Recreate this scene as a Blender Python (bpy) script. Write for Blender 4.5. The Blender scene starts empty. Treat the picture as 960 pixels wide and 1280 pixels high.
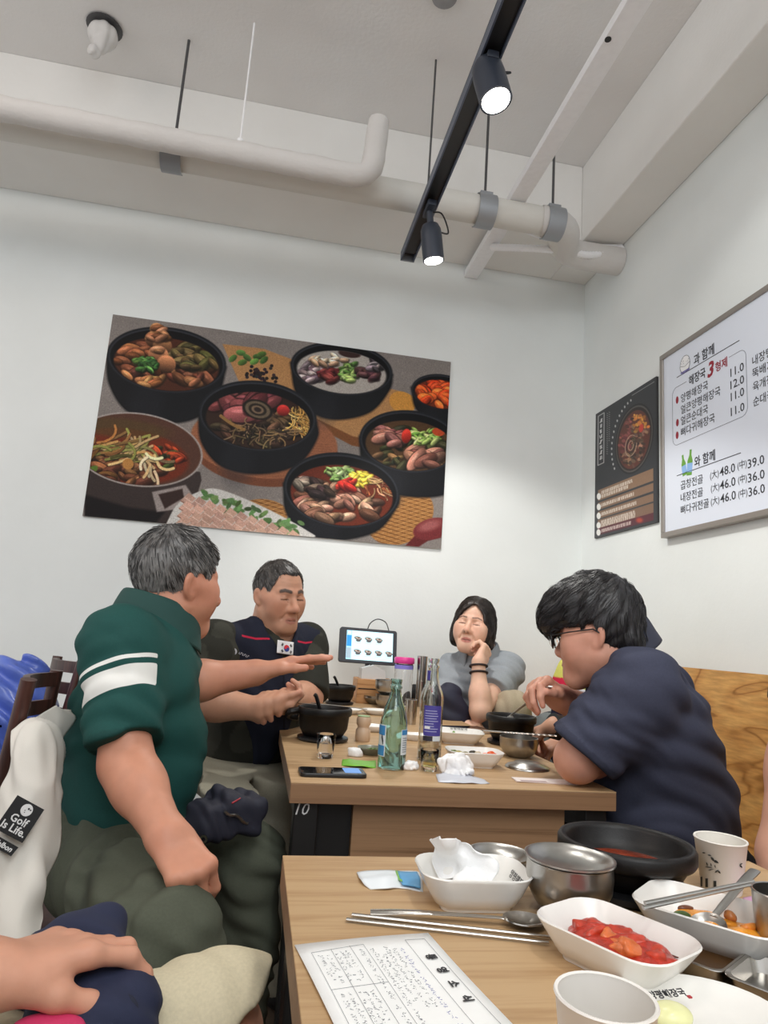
import bpy, bmesh, math, random
import numpy as np
from mathutils import Vector, Matrix
PI = math.pi
rng = np.random.default_rng(7)
random.seed(7)
SC = bpy.context.scene
COL = SC.collection

# ------------------------------------------------------------------ camera
CAM_H = 1.04
F_PX, PITCH, ROLL, YAW = 838.5, .1821, .06845, .1722
_f = np.array([math.sin(YAW)*math.cos(PITCH), math.cos(YAW)*math.cos(PITCH), math.sin(PITCH)])
_r0 = np.array([math.cos(YAW), -math.sin(YAW), 0.0])
_u0 = np.cross(_r0, _f)
_r = math.cos(ROLL)*_r0 + math.sin(ROLL)*_u0
_u = -math.sin(ROLL)*_r0 + math.cos(ROLL)*_u0
cam = bpy.data.cameras.new('camera')
cam.sensor_fit = 'VERTICAL'; cam.sensor_height = 24.0
cam.lens = 24.0*F_PX/1280.0
cam.clip_start = .02; cam.clip_end = 60
cam_o = bpy.data.objects.new('camera', cam); COL.objects.link(cam_o)
M = Matrix.Identity(4)
for i in range(3):
    M[i][0] = _r[i]; M[i][1] = _u[i]; M[i][2] = -_f[i]
M[2][3] = CAM_H
cam_o.matrix_world = M
SC.camera = cam_o

# ------------------------------------------------------------------ light and exposure
SC.view_settings.view_transform = 'Standard'
SC.view_settings.look = 'None'
SC.view_settings.gamma = 1.0
SC.view_settings.use_curve_mapping = False
SC.view_settings.exposure = 0.28
SC.cycles.use_denoising = True
SC.cycles.max_bounces = 12; SC.cycles.diffuse_bounces = 5; SC.cycles.transmission_bounces = 12; SC.cycles.transparent_max_bounces = 8
SC.cycles.caustics_reflective = False
SC.cycles.caustics_refractive = False
w = bpy.data.worlds.new('world'); SC.world = w; w.use_nodes = True
w.node_tree.nodes['Background'].inputs[0].default_value = (.96, .98, 1.0, 1)
w.node_tree.nodes['Background'].inputs[1].default_value = 0.88      # the open dining hall behind the photographer

def lamp(name, kind, loc, target, power, color=(1, 1, 1), **kw):
    l = bpy.data.lights.new(name, kind); l.energy = power; l.color = color
    for k, v in kw.items(): setattr(l, k, v)
    o = bpy.data.objects.new(name, l); COL.objects.link(o)
    o.location = loc
    d = Vector(target)-Vector(loc)
    o.rotation_euler = d.to_track_quat('-Z', 'Y').to_euler()
    return o
# added soft fill lights without housings, behind and beside the camera
lamp('hall_fill_light', 'AREA', (.3, -1.6, 3.3), (.3, -.6, 0), 62, (.95, .98, 1), size=2.2)
lamp('side_fill_light', 'AREA', (-2.4, .6, 3.3), (-1.6, 1.4, 0), 26, (1, .86, .76), size=1.6)

# ------------------------------------------------------------------ helpers: placing
def J(px, py, Y):
    """world point seen at photo position (px, py) at depth Y in the room"""
    d = (px-480)*_r - (py-640)*_u + F_PX*_f
    t = Y/d[1]
    return np.array([0, 0, CAM_H]) + t*d
def JZ(px, py, z):
    d = (px-480)*_r - (py-640)*_u + F_PX*_f
    t = (z-CAM_H)/d[2]
    return np.array([0, 0, CAM_H]) + t*d
def nrm(v):
    v = np.asarray(v, float); return v/np.linalg.norm(v)
def proj(P):
    v = np.asarray(P, float)-np.array([0, 0, CAM_H]); dz = v@_f
    return 480+F_PX*(v@_r)/dz, 640-F_PX*(v@_u)/dz

# ------------------------------------------------------------------ helpers: objects
def tag(o, label=None, cat=None, group=None, kind=None):
    if label: o['label'] = label
    if cat: o['category'] = cat
    if group: o['group'] = group
    if kind: o['kind'] = kind
    return o
def wloc(o):
    v = np.zeros(3)
    while o is not None:
        v = v+np.array(o.location); o = o.parent
    return v
def thing(name, label, cat, loc, group=None):
    o = bpy.data.objects.new(name, None); COL.objects.link(o)
    o.empty_display_size = .05; o.location = [float(a) for a in loc]
    return tag(o, label, cat, group)
def mesh_obj(name, V, F, mat, parent=None, smooth=True, colors=None, floats=None, origin=None, label=None, sharp=None):
    """V in world coordinates; the object's origin is its parent's, or its own base when top-level"""
    V = np.asarray(V, float)
    if parent is not None: org = wloc(parent)
    elif origin is not None: org = np.asarray(origin, float)
    else:
        lo, hi = V.min(0), V.max(0); org = np.array([(lo[0]+hi[0])/2, (lo[1]+hi[1])/2, lo[2]])
    me = bpy.data.meshes.new(name)
    if isinstance(F, np.ndarray):
        n, k = F.shape
        me.vertices.add(len(V)); me.vertices.foreach_set('co', (V-org).astype(np.float32).ravel())
        me.loops.add(n*k); me.loops.foreach_set('vertex_index', F.astype(np.int32).ravel())
        me.polygons.add(n); me.polygons.foreach_set('loop_start', np.arange(0, n*k, k, dtype=np.int32))
        me.update(calc_edges=True)
    else:
        me.from_pydata((V-org).tolist(), [], F)
    if smooth: me.polygons.foreach_set('use_smooth', np.ones(len(me.polygons), bool))
    if colors is not None:
        a = me.color_attributes.new('col', 'FLOAT_COLOR', 'POINT')
        c = np.ones((len(V), 4), np.float32); c[:, :3] = colors; a.data.foreach_set('color', c.ravel())
    for k, v in (floats or {}).items():
        a = me.attributes.new(k, 'FLOAT', 'POINT'); a.data.foreach_set('value', np.asarray(v, np.float32))
    if sharp is not None: me.set_sharp_from_angle(angle=sharp)
    if mat is not None: me.materials.append(mat)
    me.validate()
    o = bpy.data.objects.new(name, me); COL.objects.link(o)
    if parent is not None: o.parent = parent
    else: o.location = org.tolist()
    if label: o['label'] = label
    return o
def copy_tree(o, loc=None, rotz=None, parent=None, label=None):
    c = o.copy(); COL.objects.link(c)
    if parent is not None: c.parent = parent
    if loc is not None: c.location = [float(a) for a in loc]
    if rotz is not None: c.rotation_euler = (0, 0, rotz)
    if label: c['label'] = label
    for ch in list(o.children):
        copy_tree(ch, parent=c)
    return c

class MB:
    """collects simple solids that make up one part"""
    def __init__(s): s.v = []; s.f = []; s.n = 0
    def add(s, V, F):
        V = np.asarray(V, float); s.v.append(V); s.f += [[i+s.n for i in f] for f in F]; s.n += len(V); return s
    def box(s, lo, hi, bev=0.0, R=None, c=None, seg=2):
        lo = np.asarray(lo, float); hi = np.asarray(hi, float)
        bm = bmesh.new(); bmesh.ops.create_cube(bm, size=1)
        for v in bm.verts: v.co = [lo[i]+(v.co[i]+.5)*(hi[i]-lo[i]) for i in range(3)]
        if bev: bmesh.ops.bevel(bm, geom=bm.edges[:], offset=bev, segments=seg, affect='EDGES', profile=.5)
        V = np.array([v.co[:] for v in bm.verts]); F = [[v.index for v in f.verts] for f in bm.faces]
        bm.free()
        if R is not None: V = V@np.asarray(R).T
        if c is not None: V = V+np.asarray(c)
        return s.add(V, F)
    def lathe(s, prof, c, seg=32, axis=(0, 0, 1), sx=1, sy=1, rot=0):
        """prof: (r, z) pairs; closed on the axis where r == 0"""
        z = nrm(axis); a = np.array([1., 0, 0]) if abs(z[0]) < .9 else np.array([0, 1., 0])
        x = nrm(a-z*(a@z)); y = np.cross(z, x)
        V = []; F = []; rings = []
        for r, h in prof:
            if r < 1e-6: rings.append([len(V)]); V.append(z*h)
            else:
                rings.append(list(range(len(V), len(V)+seg)))
                for k in range(seg):
                    t = 2*PI*k/seg+rot
                    V.append(x*math.cos(t)*r*sx+y*math.sin(t)*r*sy+z*h)
        for A, B in zip(rings[:-1], rings[1:]):
            for k in range(seg):
                k2 = (k+1) % seg
                if len(A) == 1 and len(B) == 1: continue
                if len(A) == 1: F.append([A[0], B[k2], B[k]])
                elif len(B) == 1: F.append([A[k], A[k2], B[0]])
                else: F.append([A[k], A[k2], B[k2], B[k]])
        return s.add(np.array(V)+np.asarray(c), [f[::-1] for f in F] if False else F)
    def tube(s, path, r, seg=10, cap=True, flat=1.0, upv=None):
        P = np.asarray(path, float); n = len(P)
        R = np.full(n, r) if np.isscalar(r) else np.asarray(r, float)
        T = np.gradient(P, axis=0); T /= np.linalg.norm(T, axis=1)[:, None]+1e-12
        a = np.array([0, 0, 1.]) if upv is None else np.asarray(upv, float)
        if upv is None and abs(T[0]@a) > .95: a = np.array([1., 0, 0])
        V = []; x = None
        for i in range(n):
            if x is None or upv is not None: x = a-T[i]*(a@T[i])
            else: x = x-T[i]*(x@T[i])
            x = nrm(x); y = np.cross(T[i], x)
            for k in range(seg):
                t = 2*PI*k/seg
                V.append(P[i]+R[i]*(x*math.cos(t)*flat+y*math.sin(t)))
        F = []
        for i in range(n-1):
            for k in range(seg):
                k2 = (k+1) % seg
                F.append([i*seg+k, i*seg+k2, (i+1)*seg+k2, (i+1)*seg+k])
        if cap:
            F.append(list(range(seg))[::-1]); F.append([(n-1)*seg+k for k in range(seg)])
        return s.add(V, F)
    def prism(s, pts, lo, hi, R=None, c=None):
        """polygon pts (x, y) extruded from z=lo to z=hi"""
        n = len(pts); V = [(x, y, lo) for x, y in pts]+[(x, y, hi) for x, y in pts]
        F = [list(range(n))[::-1], list(range(n, 2*n))]+[[i, (i+1) % n, n+(i+1) % n, n+i] for i in range(n)]
        V = np.array(V, float)
        if R is not None: V = V@np.asarray(R).T
        if c is not None: V = V+np.asarray(c)
        return s.add(V, F)
    def loops(s, L, cap0=True, cap1=True):
        """loft a list of equal-length closed loops"""
        n = len(L[0]); V = np.concatenate([np.asarray(l, float) for l in L]); F = []
        for i in range(len(L)-1):
            for k in range(n):
                k2 = (k+1) % n; F.append([i*n+k, i*n+k2, (i+1)*n+k2, (i+1)*n+k])
        if cap0: F.append(list(range(n))[::-1])
        if cap1: F.append([(len(L)-1)*n+k for k in range(n)])
        return s.add(V, F)
    def build(s, name, mat, parent=None, smooth=True, sharp=.6, label=None, origin=None):
        return mesh_obj(name, np.concatenate(s.v), s.f, mat, parent, smooth, origin=origin, label=label, sharp=sharp if smooth else None)
def arc(c, a, b, t0, t1, n):
    """points c + a cos t + b sin t"""
    t = np.linspace(t0, t1, n)[:, None]
    return np.asarray(c)+np.asarray(a)*np.cos(t)+np.asarray(b)*np.sin(t)
def spline(P, n=8):
    """Catmull-Rom through P"""
    P = np.asarray(P, float); out = []
    Q = np.vstack([2*P[0]-P[1], P, 2*P[-1]-P[-2]])
    for i in range(1, len(Q)-2):
        for t in np.linspace(0, 1, n, endpoint=False):
            a, b, c, d = Q[i-1], Q[i], Q[i+1], Q[i+2]
            out.append(.5*(2*b+(c-a)*t+(2*a-5*b+4*c-d)*t*t+(3*b-a-3*c+d)*t**3))
    out.append(P[-1]); return np.array(out)
def rrect(w, h, r, n=6):
    """rounded rectangle outline, counter-clockwise, centred"""
    out = []
    for cx, cy, a0 in ((w/2-r, h/2-r, 0), (-w/2+r, h/2-r, PI/2), (-w/2+r, -h/2+r, PI), (w/2-r, -h/2+r, 1.5*PI)):
        for k in range(n+1):
            t = a0+PI/2*k/n; out.append((cx+r*math.cos(t), cy+r*math.sin(t)))
    return np.array(out)
def sheet(ctrl, nu, nv, thick, name, mat, parent=None, noise=0.0, nf=20, colors=None, sharp=None, label=None, disp=None):
    """cloth or paper: a grid of control points, splined, with real thickness"""
    C = np.asarray(ctrl, float)
    A = np.array([spline(row, nu) for row in C])
    B = np.array([spline(A[:, j], nv) for j in range(A.shape[1])]).transpose(1, 0, 2)
    m, n = B.shape[:2]
    G = B.reshape(-1, 3)
    du = np.gradient(B, axis=1); dv = np.gradient(B, axis=0)
    N = np.cross(du, dv).reshape(-1, 3); N /= np.linalg.norm(N, axis=1)[:, None]+1e-9
    if noise: G = G+N*(noise*snoise(G, nf))[:, None]
    if disp is not None: G = G+N*disp(G)[:, None]; B = G.reshape(B.shape)
    V = np.vstack([G+N*thick/2, G-N*thick/2]); k = m*n
    F = []
    for i in range(m-1):
        for j in range(n-1):
            a = i*n+j
            F.append([a, a+1, a+n+1, a+n]); F.append([k+a+n, k+a+n+1, k+a+1, k+a])
    for i in range(m-1):
        a = i*n; F.append([a, a+n, k+a+n, k+a]); a = i*n+n-1; F.append([a+n, a, k+a, k+a+n])
    for j in range(n-1):
        F.append([j+1, j, k+j, k+j+1]); a = (m-1)*n+j; F.append([a, a+1, k+a+1, k+a])
    col = None if colors is None else colors(V)
    return mesh_obj(name, V, F, mat, parent, True, colors=col, label=label, sharp=sharp), B, N.reshape(m, n, 3)

# ------------------------------------------------------------------ helpers: implicit surfaces
_ND = [nrm(v) for v in rng.normal(size=(9, 3))]; _NP = rng.uniform(0, 6.28, 9)
def snoise(p, f):
    """smooth pseudo noise in about -1..1"""
    s = 0
    for i in range(5):
        s = s+np.sin(p@(_ND[i]*f*(.7+.2*i))+_NP[i]+1.3*np.sin(p@(_ND[(i+4) % 9]*f*.6)+_NP[(i+3) % 9]))
    return s/2.6
def folds(p, f, axis, amp):
    """soft ridged creases that run across `axis`"""
    q = p@np.asarray(axis, float)*f+1.6*snoise(p, f*.35)
    return amp*(np.abs(np.sin(q))**1.5-.5)*(.5+.5*np.sin(1.7*snoise(p, f*.22)+1))
class Pr:
    def __init__(s, f, c, r): s.f = f; s.c = np.asarray(c, float); s.r = r
def rc(a, b, r1, r2=None):
    a = np.asarray(a, float); b = np.asarray(b, float); r2 = r1 if r2 is None else r2
    ab = b-a; L = ab@ab+1e-12
    def f(p):
        q = p-a; t = np.clip(q@ab/L, 0, 1)
        return np.linalg.norm(q-t[:, None]*ab, axis=1)-(r1+(r2-r1)*t)
    return Pr(f, (a+b)/2, math.sqrt(L)/2+max(r1, r2))
def el(c, r, U=None):
    """ellipsoid; U rows are the axes"""
    c = np.asarray(c, float); r = np.asarray(r, float)
    def f(p):
        q = p-c
        if U is not None: q = q@U.T
        k0 = np.linalg.norm(q/r, axis=1); k1 = np.linalg.norm(q/(r*r), axis=1)
        return k0*(k0-1)/(k1+1e-9)
    return Pr(f, c, r.max())
def rbox(c, h, rad, U=None):
    c = np.asarray(c, float); h = np.asarray(h, float)-rad
    def f(p):
        q = p-c
        if U is not None: q = q@U.T
        q = np.abs(q)-h
        return np.linalg.norm(np.maximum(q, 0), axis=1)+np.minimum(q.max(1), 0)-rad
    return Pr(f, c, np.linalg.norm(h)+rad)
def smin(a, b, k):
    h = np.maximum(k-np.abs(a-b), 0)/k
    return np.minimum(a, b)-h*h*k*.25
def smax(a, b, k): return -smin(-a, -b, k)
def U_(prims, k=.02):
    """smooth union with distance culling"""
    def f(p):
        d = np.full(len(p), 1e3)
        for pr in prims:
            if isinstance(pr, Pr):
                lb = np.linalg.norm(p-pr.c, axis=1)-pr.r
                m = lb < np.minimum(d+k, .15)
                if not m.any():
                    d = np.minimum(d, np.maximum(lb, .02)); continue
                v = np.maximum(lb, .02)
                dd = np.minimum(d, v)
                x = pr.f(p[m]); dm = d[m]
                dd[m] = np.where(dm > 100, x, smin(dm, x, k))
                d = dd
            else:
                x = pr(p); d = np.where(d > 100, x, smin(d, x, k))
        return d
    return f
def half(c, n):
    """half space: negative on the side that n points away from"""
    c = np.asarray(c, float); n = nrm(n)
    return lambda p: (p-c)@n
def polygonise(f, lo, hi, h, levels=4, slack=.006):
    lo = np.asarray(lo, float); hi = np.asarray(hi, float)
    N = 2**levels
    n = np.ceil((hi-lo)/(h*N)).astype(int)
    I = np.stack(np.meshgrid(*[np.arange(k) for k in n], indexing='ij'), -1).reshape(-1, 3)
    s = N
    while True:
        c = lo+(I+.5)*h*s
        d = f(c)
        I = I[np.abs(d) < .866*h*s*1.9+slack*(1 if s > 1 else .2)]
        if s == 1: break
        o = np.array([(x, y, z) for x in (0, 1) for y in (0, 1) for z in (0, 1)])
        I = (I[:, None]*2+o).reshape(-1, 3); s //= 2
    D = (n*N+2).astype(np.int64)
    key = lambda A: (A[..., 0]*D[1]+A[..., 1])*D[2]+A[..., 2]
    off = np.array([(x, y, z) for x in (0, 1) for y in (0, 1) for z in (0, 1)])
    C = I[:, None]+off
    ck = key(C.astype(np.int64))
    uk, inv = np.unique(ck.ravel(), return_inverse=True); inv = inv.reshape(ck.shape)
    cz = uk % D[2]; cy = (uk//D[2]) % D[1]; cx = uk//(D[2]*D[1])
    P = lo+np.stack([cx, cy, cz], 1)*h
    val = f(P)
    v8 = val[inv]; sg = v8 < 0
    act = sg.any(1) & ~sg.all(1)
    I = I[act]; inv = inv[act]; v8 = v8[act]; sg = sg[act]
    acc = np.zeros((len(I), 3)); cnt = np.zeros(len(I))
    edges = [(a, b) for a in range(8) for b in range(a+1, 8) if bin(a ^ b).count('1') == 1]
    P8 = P[inv]
    for a, b in edges:
        m = sg[:, a] != sg[:, b]
        t = v8[m, a]/(v8[m, a]-v8[m, b])
        acc[m] += P8[m, a]+(P8[m, b]-P8[m, a])*t[:, None]; cnt[m] += 1
    V = acc/cnt[:, None]
    kk = key(I.astype(np.int64)); order = np.argsort(kk); ks = kk[order]
    def find(A):
        k = key(A.astype(np.int64)); j = np.searchsorted(ks, k); j = np.minimum(j, len(ks)-1)
        return np.where(ks[j] == k, order[j], -1)
    F = []
    for ax in range(3):
        b = 4 >> ax
        m = sg[:, 0] != sg[:, b]
        A = I[m]; s0 = sg[m, 0]
        e1 = np.zeros(3, int); e1[(ax+1) % 3] = 1
        e2 = np.zeros(3, int); e2[(ax+2) % 3] = 1
        q = np.stack([find(A), find(A-e1), find(A-e1-e2), find(A-e2)], 1)
        ok = (q >= 0).all(1); q = q[ok]; s0 = s0[ok]
        q[~s0] = q[~s0][:, ::-1]
        F.append(q)
    F = np.concatenate(F)
    return V, F
def sdf_obj(name, f, lo, hi, h, mat, parent=None, colors=None, floats=None, label=None, levels=4, origin=None):
    V, F = polygonise(f, lo, hi, h, levels)
    col = None if colors is None else colors(V)
    fl = None if floats is None else {k: g(V) for k, g in floats.items()}
    return mesh_obj(name, V, F, mat, parent, True, col, fl, label=label, origin=origin)
# ------------------------------------------------------------------ materials
def lin(c):
    """sRGB 0-255 to linear"""
    c = np.asarray(c, float)/255
    return np.where(c <= .04045, c/12.92, ((c+.055)/1.055)**2.4)
class NT:
    def __init__(s, name):
        s.m = bpy.data.materials.new(name); s.m.use_nodes = True
        s.t = s.m.node_tree; s.b = s.t.nodes['Principled BSDF']
    def n(s, kind, **kw):
        nd = s.t.nodes.new(kind)
        for k, v in kw.items():
            if k.startswith('_'): nd.inputs[k[1:]].default_value = v
            else: setattr(nd, k, v)
        return nd
    def l(s, a, b): s.t.links.new(a, b)
    def ramp(s, fac, stops, interp='LINEAR'):
        r = s.n('ShaderNodeValToRGB'); r.color_ramp.interpolation = interp
        e = r.color_ramp.elements
        while len(e) < len(stops): e.new(.5)
        for x, (p, c) in zip(e, stops):
            x.position = p; x.color = (*[float(a) for a in c], 1) if len(c) == 3 else c
        s.l(fac, r.inputs[0]); return r
    def mix(s, fac, a, b, mode='MIX'):
        m = s.n('ShaderNodeMix', data_type='RGBA', blend_type=mode)
        for v, i in ((fac, 0), (a, 6), (b, 7)):
            sock = m.inputs[i]
            if isinstance(v, bpy.types.NodeSocket): s.l(v, sock)
            elif i == 0: sock.default_value = v
            else: sock.default_value = (*[float(q) for q in v], 1)
        return m.outputs[2]
    def bump(s, h, strength=.2, dist=.002):
        b = s.n('ShaderNodeBump'); b.inputs['Strength'].default_value = strength; b.inputs['Distance'].default_value = dist
        s.l(h, b.inputs['Height']); s.l(b.outputs[0], s.b.inputs['Normal']); return b
def setp(b, **kw):
    for k, v in kw.items():
        k = k.replace('_', ' ')
        b.inputs[k].default_value = v
def mat(name, rgb, rough=.5, metal=0.0, noise=0.0, nscale=40, bump=0.0, bscale=200, bdist=.001, spec=.5, stretch=(1, 1, 1), **kw):
    N = NT(name); c = lin(rgb)
    setp(N.b, Roughness=rough, Metallic=metal); N.b.inputs['Specular IOR Level'].default_value = spec
    N.b.inputs['Base Color'].default_value = (*c, 1)
    if noise or bump:
        tc = N.n('ShaderNodeTexCoord'); mp = N.n('ShaderNodeMapping'); mp.inputs['Scale'].default_value = stretch
        N.l(tc.outputs['Object'], mp.inputs[0])
    if noise:
        t = N.n('ShaderNodeTexNoise', _Scale=nscale, _Detail=5.0); N.l(mp.outputs[0], t.inputs['Vector'])
        r = N.ramp(t.outputs[0], [(.3, np.clip(c*(1-noise), 0, 1)), (.7, np.clip(c*(1+noise), 0, 1))])
        N.l(r.outputs[0], N.b.inputs['Base Color'])
    if bump:
        t2 = N.n('ShaderNodeTexNoise', _Scale=bscale, _Detail=3.0); N.l(mp.outputs[0], t2.inputs['Vector'])
        N.bump(t2.outputs[0], bump, bdist)
    for k, v in kw.items(): N.b.inputs[k.replace('_', ' ')].default_value = v
    return N.m
def attr_mat(name, rough=.6, noise=0.0, nscale=60, bump=0.0, bscale=300, bdist=.0008, spec=.4, sss=0.0, ink=None, stretch=(1, 1, 1), metal=0.0):
    """base colour from the mesh's own colour attribute"""
    N = NT(name); setp(N.b, Roughness=rough, Metallic=metal); N.b.inputs['Specular IOR Level'].default_value = spec
    a = N.n('ShaderNodeAttribute', attribute_name='col'); out = a.outputs['Color']
    tc = N.n('ShaderNodeTexCoord'); mp = N.n('ShaderNodeMapping'); mp.inputs['Scale'].default_value = stretch
    N.l(tc.outputs['Object'], mp.inputs[0])
    if noise:
        t = N.n('ShaderNodeTexNoise', _Scale=nscale, _Detail=4.0); N.l(mp.outputs[0], t.inputs['Vector'])
        r = N.ramp(t.outputs[0], [(.3, (1-noise,)*3), (.7, (1+noise,)*3)])
        out = N.mix(1.0, out, r.outputs[0], 'MULTIPLY')
    if ink is not None:                              # a sewn or printed colour inside the signed distance 'ink' (mm)
        k = N.n('ShaderNodeAttribute', attribute_name='ink')
        mr = N.n('ShaderNodeMapRange'); mr.inputs[1].default_value = .35; mr.inputs[2].default_value = -.35; N.l(k.outputs['Fac'], mr.inputs[0])
        out = N.mix(mr.outputs[0], out, lin(ink))
    N.l(out, N.b.inputs['Base Color'])
    if bump:
        t2 = N.n('ShaderNodeTexNoise', _Scale=bscale, _Detail=3.0); N.l(mp.outputs[0], t2.inputs['Vector'])
        N.bump(t2.outputs[0], bump, bdist)
    if sss:
        N.b.inputs['Subsurface Weight'].default_value = sss
        N.b.inputs['Subsurface Radius'].default_value = (.012, .005, .003)
        N.b.inputs['Subsurface Scale'].default_value = .5
    return N.m
def wood_mat(name, light, dark, grain=(2, 45, 45), rough=.45, warp=.5, rings=6.0, contrast=1.0, bump=.05):
    """grain runs along the axis with the smallest scale"""
    N = NT(name); setp(N.b, Roughness=rough)
    tc = N.n('ShaderNodeTexCoord'); mp = N.n('ShaderNodeMapping'); mp.inputs['Scale'].default_value = grain
    N.l(tc.outputs['Object'], mp.inputs[0])
    fine = N.n('ShaderNodeTexNoise', _Scale=3.0, _Detail=8.0, _Roughness=.65, _Distortion=warp); N.l(mp.outputs[0], fine.inputs['Vector'])
    mp2 = N.n('ShaderNodeMapping'); mp2.inputs['Scale'].default_value = [g*.18 for g in grain]; N.l(tc.outputs['Object'], mp2.inputs[0])
    big = N.n('ShaderNodeTexNoise', _Scale=2.0, _Detail=3.0, _Distortion=warp*2); N.l(mp2.outputs[0], big.inputs['Vector'])
    mul = N.n('ShaderNodeMath', operation='MULTIPLY'); mul.inputs[1].default_value = rings; N.l(big.outputs[0], mul.inputs[0])
    sn = N.n('ShaderNodeMath', operation='PINGPONG'); sn.inputs[1].default_value = .5; N.l(mul.outputs[0], sn.inputs[0])
    ad = N.n('ShaderNodeMath', operation='ADD'); N.l(fine.outputs[0], ad.inputs[0]); N.l(sn.outputs[0], ad.inputs[1])
    l_, d_ = lin(light), lin(dark)
    m_ = l_*.6+d_*.4
    r = N.ramp(ad.outputs[0], [(.42, d_ if contrast >= 1 else d_*contrast+l_*(1-contrast)), (.62, m_), (.85, l_)])
    N.l(r.outputs[0], N.b.inputs['Base Color'])
    N.bump(fine.outputs[0], bump, .001)
    return N.m
def plywood_mat():
    N = NT('plywood'); setp(N.b, Roughness=.5)
    tc = N.n('ShaderNodeTexCoord'); mp = N.n('ShaderNodeMapping'); mp.inputs['Scale'].default_value = (1, .75, 3.2)
    N.l(tc.outputs['Object'], mp.inputs[0])
    a = N.n('ShaderNodeTexNoise', _Scale=1.5, _Detail=2.5, _Distortion=.8); N.l(mp.outputs[0], a.inputs['Vector'])
    mu = N.n('ShaderNodeMath', operation='MULTIPLY'); mu.inputs[1].default_value = 15.0; N.l(a.outputs[0], mu.inputs[0])
    pp = N.n('ShaderNodeMath', operation='PINGPONG'); pp.inputs[1].default_value = 1.0; N.l(mu.outputs[0], pp.inputs[0])
    mp3 = N.n('ShaderNodeMapping'); mp3.inputs['Scale'].default_value = (1, 8, 60); N.l(tc.outputs['Object'], mp3.inputs[0])
    b = N.n('ShaderNodeTexNoise', _Scale=2.0, _Detail=6.0); N.l(mp3.outputs[0], b.inputs['Vector'])
    r = N.ramp(pp.outputs[0], [(.02, lin((152, 102, 48))), (.16, lin((190, 138, 76))), (.8, lin((204, 156, 92)))])
    r2 = N.ramp(b.outputs[0], [(.3, (.72, .7, .66)), (.65, (1.05, 1.04, 1.0))])
    c = N.mix(1.0, r.outputs[0], r2.outputs[0], 'MULTIPLY')
    v = N.n('ShaderNodeTexVoronoi', _Scale=2.6, feature='F1'); N.l(mp.outputs[0], v.inputs['Vector'])
    k = N.ramp(v.outputs['Distance'], [(.03, (1, 1, 1)), (.09, (0, 0, 0))])
    c = N.mix(k.outputs[0], c, lin((74, 44, 22)))
    N.l(c, N.b.inputs['Base Color'])
    N.bump(b.outputs[0], .05, .001)
    return N.m
def plaster(name, rgb, rough=.85, b=.12):
    return mat(name, rgb, rough, noise=.03, nscale=2.5, bump=b, bscale=60, bdist=.004, spec=.2)
def glass(name, rgb=(255, 255, 255), rough=.02, ior=1.45):
    N = NT(name); setp(N.b, Roughness=rough, IOR=ior)
    N.b.inputs['Transmission Weight'].default_value = 1.0; N.b.inputs['Base Color'].default_value = (*lin(rgb), 1)
    return N.m
def emit(name, rgb, s):
    N = NT(name); N.b.inputs['Base Color'].default_value = (0, 0, 0, 1)
    N.b.inputs['Emission Color'].default_value = (*lin(rgb), 1); N.b.inputs['Emission Strength'].default_value = s
    return N.m
def picture(name, img, rough=.4, emission=0.0, spec=.4):
    """img: (h, w, 3) sRGB 0..1 painted by this script, row 0 at the top; mapped by the mesh's UVs"""
    h, w_ = img.shape[:2]
    im = bpy.data.images.new(name, w_, h)
    px = np.ones((h, w_, 4), np.float32); px[..., :3] = np.clip(img[::-1], 0, 1)
    im.pixels.foreach_set(px.ravel()); im.pack()
    N = NT(name); setp(N.b, Roughness=rough); N.b.inputs['Specular IOR Level'].default_value = spec
    t = N.n('ShaderNodeTexImage'); t.image = im
    N.l(t.outputs[0], N.b.inputs['Base Color'])
    if emission:
        N.l(t.outputs[0], N.b.inputs['Emission Color']); N.b.inputs['Emission Strength'].default_value = emission
    return N.m
def quad_print(name, corners, m, parent, thick_n=None):
    """a printed face: corners top-left, top-right, bottom-right, bottom-left"""
    o = mesh_obj(name, corners, [[3, 2, 1, 0]], m, parent, False)
    uv = o.data.uv_layers.new(name='UVMap')
    for li, c in zip(range(4), [(0, 0), (1, 0), (1, 1), (0, 1)]): uv.data[li].uv = c
    return o
def text(name, body, org, ux, uy, size, m, parent, align='LEFT', lift=.0006, squash=1.0, shear=0.0, bold=0.0):
    """flat lettering as thin mesh on a surface: origin, reading direction ux, up direction uy"""
    c = bpy.data.curves.new(name, 'FONT'); c.body = body; c.size = size; c.align_x = align; c.resolution_u = 2; c.shear = shear
    c.offset = bold; c.extrude = .00015
    o = bpy.data.objects.new(name, c); COL.objects.link(o)
    dg = bpy.context.evaluated_depsgraph_get()
    me = bpy.data.meshes.new_from_object(o.evaluated_get(dg))
    bpy.data.objects.remove(o); bpy.data.curves.remove(c)
    V = np.zeros(len(me.vertices)*3); me.vertices.foreach_get('co', V); V = V.reshape(-1, 3)
    F = [list(p.vertices) for p in me.polygons]; bpy.data.meshes.remove(me)
    ux = nrm(ux); uy = nrm(np.asarray(uy)-ux*(np.asarray(uy)@ux)); nz = np.cross(ux, uy)
    W = np.asarray(org)+np.outer(V[:, 0]*squash, ux)+np.outer(V[:, 1], uy)+np.outer(V[:, 2]+lift, nz)
    return mesh_obj(name, W, F, m, parent, False)

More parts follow.
